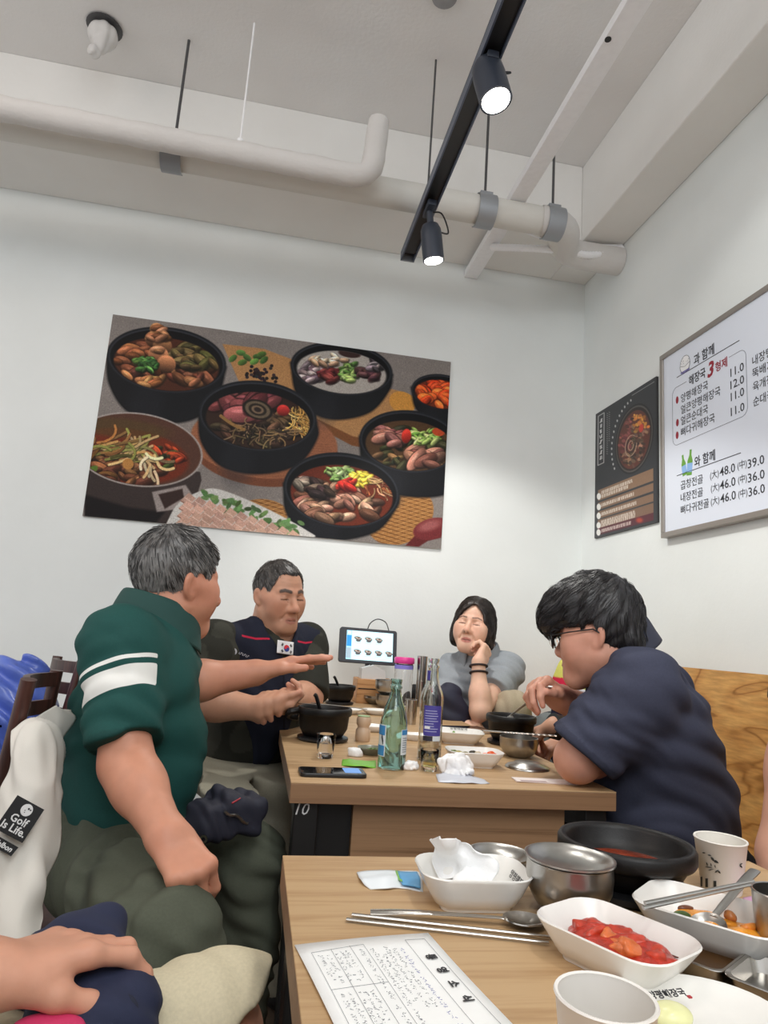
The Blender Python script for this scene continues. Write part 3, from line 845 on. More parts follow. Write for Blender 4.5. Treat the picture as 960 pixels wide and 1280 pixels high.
    # bowl 5: front, red soup
    cl = bowl(cv, 427, 613, 73, 47, .12, [(358, 640), (380, 666), (420, 675), (470, 664), (495, 635)], (112, 52, 36))
    scatter(cv, 425, 630, 50, 22, .1, [(150, 118, 98), (128, 94, 78), (170, 138, 116), (104, 72, 60)], 52, 6, cl)
    scatter(cv, 392, 608, 22, 9, .3, [(52, 42, 40), (150, 134, 122), (72, 58, 54)], 22, 5, cl)
    scatter(cv, 424, 592, 18, 9, .1, [(140, 166, 104), (168, 188, 134), (110, 140, 80)], 34, 3, cl)
    scatter(cv, 451, 600, 13, 10, .1, [(226, 204, 84), (208, 182, 66)], 26, 3.6, cl); scatter(cv, 433, 604, 10, 6, 0, [(204, 66, 52), (182, 52, 44)], 12, 4, cl)
    strands(cv, 470, 606, 14, 12, [(196, 160, 120), (160, 98, 66)], 22, 1.6, 16, cl, .9)
    # steel hot pot, lower left
    cv.poly([(106, 575), (250, 590), (252, 600), (246, 620), (225, 645), (200, 660), (106, 648)], (66, 56, 54), 1.5)
    cv.poly([(106, 618), (160, 634), (206, 640), (190, 660), (106, 648)], (26, 22, 24), 4, None, .9)
    cv.poly([(190, 615), (232, 606), (240, 618), (226, 636), (196, 640)], (182, 172, 168), 2, None, .8); cv.poly([(198, 618), (228, 611), (230, 622), (206, 636)], (52, 34, 30), 2, None, .9)
    cv.ell(172, 562, 82, 46, (168, 160, 156), .14, 1.2); cv.ell(172, 562, 79.5, 44, (92, 62, 50), .14, 1.2)
    cl = inell(172, 562, 79, 43.5, .14)
    cv.ell(160, 570, 76, 34, (118, 52, 32), .14, 3, cl); cv.ell(150, 535, 60, 12, (92, 74, 44), .1, 5, cl, .7)
    scatter(cv, 155, 582, 48, 22, .1, [(110, 72, 48), (140, 100, 68), (88, 54, 38)], 60, 6, cl)
    scatter(cv, 205, 572, 25, 14, .1, [(152, 66, 40), (70, 78, 44), (120, 50, 34)], 26, 5, cl)
    strands(cv, 140, 566, 36, 16, [(186, 146, 96), (160, 114, 70), (206, 176, 128), (150, 150, 84)], 46, 3, 34, cl, -.5)
    strands(cv, 188, 580, 10, 18, [(222, 190, 140), (236, 214, 176)], 10, 3.5, 24, cl, 1.4); cv.ell(112, 590, 12, 5, (96, 124, 52), -.6, 1, cl); cv.ell(160, 580, 7, 7, (186, 136, 78), 0, 1, cl)
    # plate of sliced meat
    cv.poly(spline([(207, 656), (222, 630), (250, 614), (275, 612), (330, 634), (382, 662), (388, 672), (300, 666), (207, 657)], 6), (206, 204, 200), 1.5)
    for _ in range(46): cv.ell(262+rng.uniform(0, 105), 0, 1, 1, (0, 0, 0))
    for k in range(60):
        q = rng.uniform(0, 1); cv.ell(254+q*122+rng.normal()*4, 618+q*46+rng.normal()*4, 5, 2.6, jit((96, 128, 80), .15), rng.uniform(-1, 1), 1)
    for r_ in range(4):
        for k in range(11):
            x = 234+k*13-r_*4+r_*2; y = 622+k*4.6+r_*9.5
            cv.poly([(x-9, y+4), (x+2, y-6), (x+11, y+1), (x+1, y+11)], jit((198, 162, 146), .05), 1); cv.line([(x-8, y+4), (x+1, y+10)], 1.1, (140, 100, 88), 1); cv.line([(x-3, y), (x+6, y+6)], .9, (226, 200, 186), 1)
    # red spoon
    cv.poly([(505, 684), (524, 664), (536, 660), (552, 672), (535, 676), (516, 688)], (104, 46, 46), 1.5)
    cv.ell(540, 661, 24, 13, (122, 54, 56), -.25, 1.5); cv.ell(537, 657, 14, 6, (170, 108, 106), -.3, 5, None, .8)
    cv.grain(.08, 2); cv.img = np.clip(cv.img, 0, 1)**1.12
    t = thing('food_poster', 'large poster of stone bowls of stew on the back wall', 'poster', ((x0+x1)/2, YB-.006, z0))
    MB().box((x0, YB-.0135, z0), (x1, YB-.0005, z1)).build('board', mat('foam_board', (190, 186, 182), .6), t, False)
    quad_print('print', K, picture('poster_print', cv.img, .5, spec=.15), t)
make_poster()

def make_dark_poster():
    Xp = XR-.012
    y0, y1, z0, z1 = 3.18, 2.619, 1.606, 2.278
    K = [(Xp, y0, z1), (Xp, y1, z1), (Xp, y1, z0), (Xp, y0, z0)]
    cv = Canvas(420, 504, [proj(k) for k in K], (52, 54, 58))
    # painted in board units: u right 0..1, v down 0..1
    def Q(u, v): 
        a = np.array(K[0])+(np.array(K[1])-K[0])*u+(np.array(K[3])-K[0])*v; return proj(a)
    # circle of soup (drawn through its own projected outline)
    def disc(u, v, r, c, soft=1.0, asp=.835):
        cv.poly([Q(u+r*math.cos(t), v+r*asp*math.sin(t)) for t in np.linspace(0, 2*PI, 40)[:-1]], c, soft)
    disc(.66, .36, .30, (30, 30, 33)); disc(.66, .36, .285, (88, 84, 82)); disc(.66, .36, .27, (38, 30, 28)); disc(.66, .365, .25, (96, 52, 42))
    for _ in range(170):
        a = rng.uniform(0, 2*PI); r = .23*math.sqrt(rng.uniform()); u, v = .66+r*math.cos(a), .365+.835*r*math.sin(a)
        pal = [(150, 84, 78), (120, 60, 58)] if u < .62 and v < .42 else ([(214, 150, 72), (196, 120, 56)] if u > .66 and v < .33 else [(92, 74, 60), (150, 110, 86), (60, 44, 38)])
        x, y = Q(u, v); cv.ell(x, y, rng.uniform(1.2, 3), rng.uniform(1, 3), jit(pal[rng.integers(len(pal))], .15), rng.uniform(0, 3), .8)
    for r in (.09, .065, .04): cv.line([Q(.62+r*math.cos(t), .40+r*.835*math.sin(t)) for t in np.linspace(0, 5.4, 24)], 1.0, (190, 160, 138) if r != .065 else (48, 36, 32), .8)
    disc(.78, .31, .035, (206, 70, 56))
    for t in np.linspace(2.6, 4.6, 15): x, y = Q(.66+.36*math.cos(t), .36+.30*math.sin(t)); cv.ell(x, y, .9, 1.6, (196, 196, 196), 0, .7)
    cv.line([Q(.64, .03), Q(.97, .03)], .8, (150, 150, 150), .6)
    # vertical title in a frame, two lines of small print
    cv.line([Q(.05, .03), Q(.16, .03), Q(.16, .43), Q(.05, .43), Q(.05, .03)], 1.0, (190, 190, 190), .6)
    for v in np.linspace(.08, .38, 8):
        for k in range(3): a, b = rng.uniform(-.025, .025, 2); cv.line([Q(.105+a, v-.012), Q(.105+b, v+.012)], 1.0, (210, 210, 210), .5)
    for u, n_ in ((.215, 20), (.25, 14)):
        for v in np.linspace(.05, .05+.016*n_, n_): cv.line([Q(u, v), Q(u+.012, v+.006)], .8, (150, 150, 150), .6)
    for v0, hgt, c in ((.645, .085, (134, 106, 84)), (.745, .055, (130, 102, 82)), (.815, .055, (128, 100, 80)), (.885-.005, .07, (124, 96, 78)), (.955-.01, .052, (86, 34, 46))):
        v0 -= .015
        cv.poly([Q(.06, v0), Q(.95, v0), Q(.95, v0+hgt), Q(.06, v0+hgt)], c, .6)
        x, y = Q(.075, v0+hgt*.6); cv.ell(x, y, 2.6, 4.2, (232, 232, 228), 0, .6)
        rows = [.35, .7] if hgt > .06 else [.5]
        for rr in rows:
            for u in np.arange(.13, .13+rng.uniform(.45, .62), .021):
                for k in range(2): a, b = rng.uniform(-.007, .007, 2); cv.line([Q(u+a, v0+hgt*rr-.011), Q(u+b, v0+hgt*rr+.011)], .7, (226, 216, 204), .5, None, .8)
    x, y = Q(.75, .955); cv.ell(x, y, 4, 3, (170, 62, 46), 0, 3)
    cv.grain(.04, 2)
    t = thing('recipe_poster', 'dark narrow poster of a soup bowl beside the menu board', 'poster', (XR-.005, (y0+y1)/2, z0))
    MB().box((XR-.0115, y1, z0), (XR-.0005, y0, z1)).build('board', mat('poster_edge', (60, 60, 62), .6), t, False)
    quad_print('print', K, picture('recipe_print', cv.img, .35), t)
make_dark_poster()

def make_menu():
    Xf = XR-.026
    y0, y1, z0, z1 = 2.560, .80, 1.525, 2.345
    t = thing('menu_board', 'white menu board with prices in a grey frame', 'menu board', (XR-.01, (y0+y1)/2, z0))
    MF = mat('aluminium_frame', (158, 152, 146), .4, .5)
    for a, b in (((XR-.034, y1, z1-.022), (XR-.0005, y0, z1)), ((XR-.034, y1, z0), (XR-.0005, y0, z0+.022)), ((XR-.034, y0-.022, z0+.022), (XR-.0005, y0, z1-.022)), ((XR-.034, y1, z0+.022), (XR-.0005, y1+.022, z1-.022))):
        MB().box(a, b, .002).build('frame', MF, t, False)
    MB().box((Xf, y1+.022, z0+.022), (XR-.0005, y0-.022, z1-.022)).build('panel', mat('menu_white', (222, 228, 240), .3), t, False)
    ink = mat('menu_ink', (44, 46, 54), .6); red = mat('menu_red', (150, 34, 52), .6); thin = mat('menu_line', (120, 124, 134), .6)
    A = lambda x, y: JX(820+x/6.857, 400+y/6.857, Xf)
    B = lambda x, y: JX(820+x/6.857, 540+y/6.857, Xf)
    ux, uz = np.array([0, -1., 0]), np.array([0, 0, 1.])
    def fit(name, body, p, q, hpx, m=ink, bold=0.0, shear=0.0):
        p = np.array(p); q = np.array(q); q[2] = p[2] = (p[2]+q[2])/2
        h = hpx/6.857/proj_scale(p)
        size = h/.80 if ord(body[0]) > 1000 or body[0] == '(' else h/.72
        o = text(name, body, p, ux, uz, size, m, t, bold=bold*size, shear=shear)
        ys = [v.co.y for v in o.data.vertices]; wdt = max(ys)-min(ys)
        k = abs(p[1]-q[1])/wdt; oy = wloc(t)[1]; y00 = p[1]-oy
        off = max(ys)-y00
        for v in o.data.vertices: v.co.y = y00+(v.co.y-y00-off)*k
        return o
    def proj_scale(p):
        a = proj(p); b = proj(np.array(p)+np.array([0, 0, .01])); return math.hypot(a[0]-b[0], a[1]-b[1])/.01
    rows = [(A, '과 함께', (325, 375), (500, 290), 78, ink, .018, 0), (A, '해장국', (283, 548), (425, 492), 74, ink, .018, 0), (A, '3', (442, 495), (500, 465), 125, red, .03, .2), (A, '형제', (510, 440), (612, 392), 72, red, .018, 0),
            (A, '양평해장국', (215, 700), (447, 592), 66, ink, .006, 0), (A, '11.0', (640, 482), (755, 436), 72, ink, .006, 0),
            (A, '얼큰양평해장국', (215, 800), (553, 640), 66, ink, .006, 0), (A, '12.0', (640, 588), (757, 544), 72, ink, .006, 0),
            (A, '얼큰순대국', (215, 895), (447, 795), 66, ink, .006, 0), (A, '11.0', (643, 692), (757, 648), 72, ink, .006, 0),
            (A, '뼈다귀해장국', (215, 985), (505, 878), 66, ink, .006, 0), (A, '11.0', (643, 822), (760, 776), 72, ink, .006, 0),
            (A, '내장탕', (828, 385), (1000, 300), 72, ink, .006, 0), (A, '뚝배기', (828, 490), (1004, 415), 72, ink, .006, 0), (A, '육개장', (832, 605), (1006, 535), 72, ink, .006, 0), (A, '순대국', (835, 735), (1008, 668), 72, ink, .006, 0),
            (B, '와 함께', (330, 296), (508, 232), 78, ink, .018, 0),
            (B, '곱창전골', (213, 490), (403, 432), 66, ink, .006, 0), (B, '(大)', (465, 405), (540, 375), 62, ink, 0, 0), (B, '48.0', (548, 380), (680, 340), 76, ink, .006, 0), (B, '(中)', (700, 320), (780, 292), 62, ink, 0, 0), (B, '39.0', (788, 314), (930, 268), 78, ink, .006, 0),
            (B, '내장전골', (213, 598), (403, 540), 66, ink, .006, 0), (B, '(大)', (472, 518), (545, 486), 62, ink, 0, 0), (B, '46.0', (550, 496), (683, 456), 76, ink, .006, 0), (B, '(中)', (705, 445), (780, 414), 62, ink, 0, 0), (B, '36.0', (790, 436), (933, 392), 78, ink, .006, 0),
            (B, '뼈다귀전골', (213, 702), (455, 638), 66, ink, .006, 0), (B, '(大)', (472, 630), (545, 602), 62, ink, 0, 0), (B, '46.0', (553, 612), (686, 572), 76, ink, .006, 0), (B, '(中)', (707, 566), (785, 538), 62, ink, 0, 0), (B, '36.0', (795, 558), (935, 514), 78, ink, .006, 0)]
    for fn, body, p, q, h, m, bo, sh in rows: fit('lettering', body, fn(*p), fn(*q), h, m, bo, sh)
    def rule(pts, r, m, name='rule'):
        P = np.array(pts); P[:, 0] = Xf-.0004; MB().tube(P, r, 6).build(name, m, t)
    def flat(a, b):
        a = np.array(a); b = np.array(b); b[2] = a[2] = (a[2]+b[2])/2; return a, b
    a, b = flat(A(180, 490), A(715, 178)); rule([a, b], .0016, ink)
    a, b = flat(B(180, 372), B(728, 182)); rule([a, b], .0016, ink)
    yl, yr = A(142, 700)[1], A(780, 560)[1]; zt, zb = A(150, 592)[2], B(165, 118)[2]; r = .03
    corner = lambda cy, cz, t0: [(Xf, cy+r*math.cos(k), cz+r*math.sin(k)) for k in np.linspace(t0, t0+PI/2, 7)]
    g0, g1 = A(262, 545)[1], A(628, 345)[1]
    rule([(Xf, g0, zt)]+corner(yl-r, zt-r, 0)[::-1]+corner(yl-r, zb+r, -PI/2)[::-1]+corner(yr+r, zb+r, PI)[::-1]+corner(yr+r, zt-r, PI/2)[::-1][::-1][:0]+[(Xf, yr+r+r*math.cos(k), zt-r+r*math.sin(k)) for k in np.linspace(PI, PI/2, 7)]+[(Xf, g1, zt)], .001, thin)
    for fn, x, y in ((A, 182, 686), (A, 184, 880), (B, 182, 28)):
        c = fn(x, y); MB().lathe([(0, 0), (.012, 0), (.012, .0008), (0, .0008)], (Xf-.0008, c[1], c[2]), 20, (1, 0, 0), sx=.75, sy=1.35).build('badge', red, t)
    # rice bowl emblem and two green bottles
    c = A(250, 385); wht = mat('menu_icon_white', (238, 238, 240), .5); vio = mat('menu_icon_violet', (122, 116, 170), .5)
    s = .034
    R = np.array([[0, 0, 1.], [-1, 0, 0], [0, 1, 0]])      # local x -> -y, local y -> z, local z -> x
    o_ = np.array([Xf, c[1], c[2]])
    dome = [(s*.95*math.cos(k), s*.15+s*1.05*math.sin(k)) for k in np.linspace(0, PI, 16)]
    low = [(s*math.cos(k), s*.1+s*1.1*math.sin(k)) for k in np.linspace(PI, 2*PI, 16)]
    MB().prism(low, -.0012, 0, R, o_).build('bowl_emblem', wht, t, False); MB().prism(dome, -.0010, 0, R, o_).build('rice_emblem', wht, t, False)
    out = np.array([(Xf-.0014, c[1]-x, c[2]+z) for x, z in low]); MB().tube(out, .0009, 6).build('outline', ink, t)
    out = np.array([(Xf-.0012, c[1]-x, c[2]+z) for x, z in dome]); MB().tube(out, .0008, 6).build('outline', ink, t)
    MB().tube([(Xf-.0014, c[1]+s, c[2]+s*.1), (Xf-.0014, c[1], c[2]-s*.2), (Xf-.0014, c[1]-s, c[2]+s*.1)], .0008, 6).build('outline', ink, t)
    for _ in range(16):
        k, q = rng.uniform(0, PI), rng.uniform(.2, .85); y, z = c[1]-s*q*math.cos(k), c[2]+s*.2+s*q*.95*math.sin(k)
        MB().tube([(Xf-.0013, y, z), (Xf-.0013, y-.003, z+.002)], .0005, 5).build('outline', thin, t)
    MB().prism([(-s*.7, -s*1.05), (s*.7, -s*1.05), (s*.9, -s*.7), (-s*.9, -s*.7)], -.0016, 0, R, o_).build('bowl_shadow', vio, t, False)
    grn = mat('menu_icon_green', (104, 160, 60), .5); blu = mat('menu_icon_blue', (140, 178, 226), .5)
    for x, y, k, tilt in ((238, 280, .85, .15), (292, 255, 1.0, -.12)):
        c = B(x, y); o_ = np.array([Xf, c[1], c[2]]); C, S = math.cos(tilt), math.sin(tilt)
        rot = lambda P: [((a*C-b*S)*k, (a*S+b*C)*k) for a, b in P]
        bt = [(-.016, -.055), (.016, -.055), (.016, .005), (.006, .028), (.006, .05), (-.006, .05), (-.006, .028), (-.016, .005)]
        MB().prism(rot(bt), -.001, 0, R, o_).build('bottle_emblem', grn, t, False); MB().prism(rot([(-.0165, -.042), (.0165, -.042), (.0165, -.005), (-.0165, -.005)]), -.0014, 0, R, o_).build('label_emblem', blu, t, False)
make_menu()
# ------------------------------------------------------------------ people
def axes(az, pitch=0.0, roll=0.0):
    """rows right, forward, up for a compass heading (degrees from +Y towards +X), nose-up pitch and tilt to the right"""
    a, p, r = math.radians(az), math.radians(pitch), math.radians(roll)
    f = np.array([math.sin(a)*math.cos(p), math.cos(a)*math.cos(p), math.sin(p)])
    rt = np.array([math.cos(a), -math.sin(a), 0.]); up = np.cross(rt, f)
    return np.array([rt*math.cos(r)-up*math.sin(r), f, up*math.cos(r)+rt*math.sin(r)])
def sm(x, a, b):
    t = np.clip((x-a)/(b-a), 0, 1); return t*t*(3-2*t)
def head_local(o):
    wd = o.get('wide', 1.0); ch = o.get('cheek', 0.0); jw = o.get('jaw', 0.0)
    bulk = [el((0, -.012, .030), (.074*wd, .094, .089)), el((0, .020, -.036), (.060*wd+ch*.5, .066, .080)),
            el((0, .062, -.070), (.030, .026, .030)), rc((-.016, .064, -.100), (.016, .064, -.100), .015+jw*.3)]
    for s in (-1, 1):
        bulk += [rc((s*.048*wd, -.004, -.052), (s*.016, .060, -.096), .022+jw, .018+jw*.6), el((s*(.040+ch*.4), .048, -.034), (.026+ch, .028+ch*.6, .030+ch)),
                 rc((s*.046, .056, -.008), (s*.064*wd, .010, -.004), .018, .014)]
    fb = U_(bulk, .026)
    nz = o.get('nose', 0.0)
    nose = U_([rc((0, .078-nz*.3, .016), (0, .104-nz, -.028), .0075, .0125), rc((0, .090-nz, -.030), (0, .106-nz, -.032), .009, .011), el((-.014, .090, -.035), (.0085, .012, .009)), el((.014, .090, -.035), (.0085, .012, .009))], .012)
    brow = U_([rc((s*.010, .079, .024), (s*.044, .062, .025), .010, .009) for s in (-1, 1)], .006)
    sock = U_([el((s*.031, .093, .006), (.019, .016, .011)) for s in (-1, 1)], .004)
    lid = U_([el((s*.0315, .0655, .004), (.0160, .0165, .0125)) for s in (-1, 1)], .004)
    lips = U_([rc((-.022, .072, -.069), (-.006, .0875, -.0655), .0035, .0050), rc((.022, .072, -.069), (.006, .0875, -.0655), .0035, .0050), rc((-.006, .0875, -.0655), (.006, .0875, -.0655), .005),
               rc((-.019, .073, -.0745), (0, .0855, -.0775), .0040, .0062), rc((.019, .073, -.0745), (0, .0855, -.0775), .0040, .0062)], .004)
    gap = o.get('mouth', .0014)
    mouth = U_([rc((-.021, .080, -.0705), (0, .0960, -.0705), gap, gap*1.5), rc((.021, .080, -.0705), (0, .0960, -.0705), gap, gap*1.5)], .003)
    phil = rc((-.026, .088, -.050), (-.034, .078, -.066), .0028); phil2 = rc((.026, .088, -.050), (.034, .078, -.066), .0028)
    ears = []; conch = []
    for s in (-1, 1):
        E = np.array([[math.cos(.45), s*math.sin(.45), 0], [-s*math.sin(.45), math.cos(.45), .2], [0, -.2, 1]])
        ears.append(el((s*.0775*wd, -.014, -.006), (.0085, .0175, .0295), E)); ears.append(el((s*.0730*wd, -.006, -.028), (.007, .009, .010)))
        conch.append(el((s*.0865*wd, -.008, -.006), (.0060, .0095, .018), E))
    fe = U_(ears, .006); fc = U_(conch, .004)
    slit = U_([rc((s*.018, .0795, .0005), (s*.046, .0705, .0005), .0013) for s in (-1, 1)], .001)
    crease = U_([rc((s*.018, .082, .0085), (s*.046, .071, .008), .0013) for s in (-1, 1)], .001)
    under = U_([rc((s*.018, .080, -.010), (s*.042, .070, -.0105), .0016) for s in (-1, 1)], .001)
    def f(p):
        d = fb(p)
        m = p[:, 1] > .02
        if m.any():
            q = p[m]; x = d[m]
            x = smin(x, brow(q), .012); x = smax(x, -sock(q), .010); x = smin(x, lid(q), .003)
            x = smin(x, nose(q), .010); x = smin(x, lips(q), .004); x = smax(x, -mouth(q), .003)
            x = smax(x, -slit(q), .0022); x = smax(x, -crease(q), .003); x = smax(x, -under(q), .004)
            k = o.get('age', 0.0)
            if k: x = smax(x, -np.minimum(phil.f(q), phil2.f(q))+.001*(1-k), .006)
            d = d.copy(); d[m] = x
        e = smax(fe(p), -fc(p), .005)
        return smin(d, e, .007)
    return f
def head_colors(o):
    skin = lin(o.get('skin', (205, 158, 130))); lipc = lin(o.get('lip', (172, 108, 96))); hairc = lin(o.get('browc', (44, 38, 36))); red = lin(o.get('flush', (196, 126, 102)))
    bt = o.get('browt', 1.0)
    def g(q):
        n = len(q); c = np.tile(skin, (n, 1)); x, y, z = np.abs(q[:, 0]), q[:, 1], q[:, 2]
        def mixin(w, col):
            nonlocal c
            c = c*(1-w[:, None])+np.asarray(col)*w[:, None]
        front = sm(y, .03, .06)
        mixin(.25*front*np.exp(-((x-.042)**2+(z+.034)**2)/.0007), red)
        mixin(.28*front*np.exp(-(x**2+(z+.030)**2)/.0003)*sm(y, .088, .1), red)
        mixin(.2*sm(x, .068, .078)*(np.abs(z+.006) < .04), red)
        mixin(.18*sm(snoise(q, 60), .2, 1.2), red)
        lp = front*sm(y, .066, .074)*np.clip(1-((x/.025)**2+((z+.0712)/.0125)**2), 0, 1)
        mixin(np.clip(lp*3, 0, .85), lipc)
        mixin(.9*front*sm(y, .07, .076)*np.exp(-((z+.0705)/.0017)**2)*(x < .021), skin*.18)
        # eyebrow, lash line, nostril
        bz = .0265+.20*np.clip(x-.014, 0, .02)-.35*np.clip(x-.034, 0, 1)
        wv = np.clip(1-np.abs(z-bz)/(.0050*bt), 0, 1)*sm(x, .009, .015)*(1-sm(x, .046, .054))*sm(y, .045, .055)
        mixin(np.clip(wv*2.2, 0, .9), hairc)
        lash = np.exp(-((z-.0003+.05*np.abs(x-.03))/.0021)**2)*sm(x, .014, .018)*(1-sm(x, .046, .050))*sm(y, .055, .062)
        mixin(.95*lash, skin*.06)
        cr = np.exp(-((z-.0083)/.0013)**2)*sm(x, .016, .02)*(1-sm(x, .046, .05))*sm(y, .055, .062); mixin(.35*cr, skin*.35)
        ns = np.exp(-((x-.0075)**2+(z+.0405)**2)/.000018)*sm(y, .08, .09); mixin(.85*ns, skin*.12)
        if o.get('stubble'): mixin(o['stubble']*sm(-z, .048, .075)*sm(y, -.01, .03)*(x > -.1), skin*.6+lin((120, 120, 120))*.1)
        if o.get('age'):
            nl = np.exp(-(((x-.026-.14*np.clip(-z-.048, 0, 1)*3)/.0022)**2))*sm(-z, .044, .05)*(1-sm(-z, .068, .076))*front; mixin(.30*o['age']*nl, skin*.45)
            for zz in (.052, .064): mixin(.22*o['age']*np.exp(-((z-zz-.1*x)/.0011)**2)*sm(y, .03, .05)*(x < .045), skin*.5)
        return c
    return g, skin
def to_local(c, U, s): return lambda p: ((p-c)@U.T)/s
HAIRLINE_Y = np.array([-.13, -.10, -.06, -.035, -.018, -.004, .010, .020, .034, .050, .066, .085, .12])
def hair_sdf(style):
    if style == 'short':
        zl = np.array([-.075, -.070, -.064, -.050, -.020, .024, .022, -.018, .022, .044, .066, .076, .09]); R = (.0795, .1005, .0955); C = (0, -.013, .0335); amp = .0035
        extra = []
    elif style == 'receding':
        zl = np.array([-.070, -.066, -.060, -.045, -.016, .028, .026, -.010, .030, .064, .092, .110, .13]); R = (.0785, .0985, .0935); C = (0, -.014, .0325); amp = .003
        extra = []
    elif style == 'thick':
        zl = np.array([-.095, -.092, -.085, -.060, -.016, .026, .026, .014, .020, .024, .028, .020, .000]); R = (.090, .112, .120); C = (0, -.010, .048); amp = .005
        extra = [el((0, .056, .085), (.076, .066, .060)), el((0, .104, .052), (.058, .038, .050)), el((0, -.085, -.03), (.058, .034, .05))]
    else:                                           # bob
        zl = None; R = (.088, .106, .104); C = (0, -.014, .036); amp = .004
        extra = [el((-.070, -.010, -.040), (.026, .054, .072)), el((.070, -.010, -.040), (.026, .054, .072)), el((0, -.070, -.040), (.074, .044, .070))]
    base = U_([el(C, R)]+extra, .03)
    def f(p):
        d = base(p)
        flow = np.stack([p[:, 0]*1.0, p[:, 1]*.35+p[:, 2]*.2, p[:, 2]*.45], 1)
        d = d-amp*(.45*snoise(flow, 300)+.38*snoise(p, 70))
        if zl is not None:
            x = np.abs(p[:, 0]); z0 = np.interp(p[:, 1]-(.010*sm(x, .0, .05) if style != 'thick' else 0), HAIRLINE_Y, zl)
            if style == 'receding': z0 = z0+.028*np.exp(-((x-.040)/.020)**2)*sm(p[:, 1], .02, .05)-.012*np.exp(-(x/.018)**2)*sm(p[:, 1], .02, .05)
            cut = (z0-p[:, 2])*.75+.0016*snoise(p, 220)
            d = smax(d, cut, .010)
        else:
            # face opening with a side parting
            x, y, z = p[:, 0], p[:, 1], p[:, 2]
            half_w = np.interp(z, [-.13, -.06, 0, .05, .085, .11], [.062, .060, .060, .046, .012, -.04])
            open_ = np.maximum(np.abs(x+.008*sm(z, 0, .08))-half_w, -(y-.018-.2*np.clip(.06-z, 0, .1)*.3))
            d = smax(d, -open_, .010)
            d = smax(d, -(z+.088), .012)
        return d
    return f
def hand(w, d, n, b, curls, s=1.0, thumb=(.55, .55, .35), splay=.12, tc=(.25, .35)):
    """primitives of a hand: wrist, finger direction, palm normal, thumb side; curls per finger (index first) in radians per joint"""
    w = np.asarray(w, float); d = nrm(d); n = nrm(n-d*(np.asarray(n)@d)); b = nrm(b-d*(np.asarray(b)@d)-n*(np.asarray(b)@n))
    palm = []; fing = []; tips = []
    off = (.029, .0095, -.0105, -.0285); kl = (.088, .091, .086, .078); ln = (.95, 1.05, .98, .78)
    wo = (.017, .006, -.006, -.016)
    for i in range(4):
        k = w+s*(d*kl[i]+b*off[i]-n*.002)
        palm.append(rc(w+s*(b*wo[i]+d*.004), k, s*.0155, s*.0118))
        c = curls[i] if hasattr(curls[i], '__len__') else (curls[i],)*3
        a = 0; p = k; dd = nrm(d+b*splay*(1.5-i)*.66); pts = [p]
        for j, (L, r0, r1) in enumerate(((.046, .0102, .0092), (.028, .0092, .0082), (.022, .0082, .0070))):
            a += c[j]; v = dd*math.cos(a)+n*math.sin(a); q = p+v*L*ln[i]*s
            fing.append((i, rc(p, q, r0*s, r1*s))); p = q; pts.append(p)
        tips.append((p, v))
    tb = w+s*(d*.022+b*.024+n*.006)
    v = nrm(b*thumb[0]+d*thumb[1]+n*thumb[2]); m1 = tb+v*.040*s
    v2 = nrm(v+d*tc[0]-b*tc[0]*.6+n*.1); m2 = m1+v2*.032*s
    v3 = nrm(v2+d*tc[1]*.7-b*tc[1]*.6); m3 = m2+v3*.025*s
    palm.append(rc(tb, m1, .0165*s, .0125*s)); th = [rc(m1, m2, .0118*s, .0105*s), rc(m2, m3, .0108*s, .0085*s)]
    fp = U_(palm+[el(w+s*(d*.045+b*.004+n*.006), (.034*s, .034*s, .014*s), np.array([d, b, n]))], .014*s)
    fs = [U_([pr for j, pr in fing if j == i], .005*s) for i in range(4)]+[U_(th, .006*s)]
    c = w+d*.09*s
    def f(p):
        x = fp(p)
        g = fs[0](p)
        for q in fs[1:4]: g = smin(g, q(p), .0016*s)
        x = smin(x, g, .010*s)
        return smin(x, fs[4](p), .008*s)
    return Pr(f, c, .20*s), dict(tips=tips, thumb=(m3, v3), knuckle=w+d*.088*s)
def arm_prims(sh, elb, wr, r=(.050, .044, .047, .030)):
    sh, elb, wr = map(lambda v: np.asarray(v, float), (sh, elb, wr))
    ab = elb-sh; bc = wr-elb
    return [rc(sh, sh+ab*.5, r[0], r[0]*1.02), rc(sh+ab*.45, elb, r[0], r[1]), rc(elb, elb+bc*.35, r[1], r[2]), rc(elb+bc*.3, wr, r[2], r[3])]
def cutp(pr, c, n):
    """a primitive with everything beyond the plane removed"""
    h_ = half(c, n); f0 = pr.f if isinstance(pr, Pr) else pr
    return Pr(lambda p: smax(f0(p), h_(p), .006), pr.c, pr.r)
def torso(P, C, A, N, shR, shL, w=1.0, belly=.135, cd=.115, cw=.165):
    """trunk between pelvis P and chest C; A rows right, forward, up"""
    P, C, N = map(lambda v: np.asarray(v, float), (P, C, N)); up = nrm(C-P); r_ = nrm(A[0]-up*(A[0]@up)); fw_ = np.cross(up, r_); U = np.array([r_, fw_, up])
    B = P*.55+C*.45
    return [el(P, (.165*w, .125*w, .12), U), el(B+fw_*.012, (.158*w, belly, .17), U), el(C, (cw*w, cd, .17), U), rc(shR, shL, .062, .062), el((C+N)/2, (.10*w, .085, .10), U)], U
ROOT_H = .0028
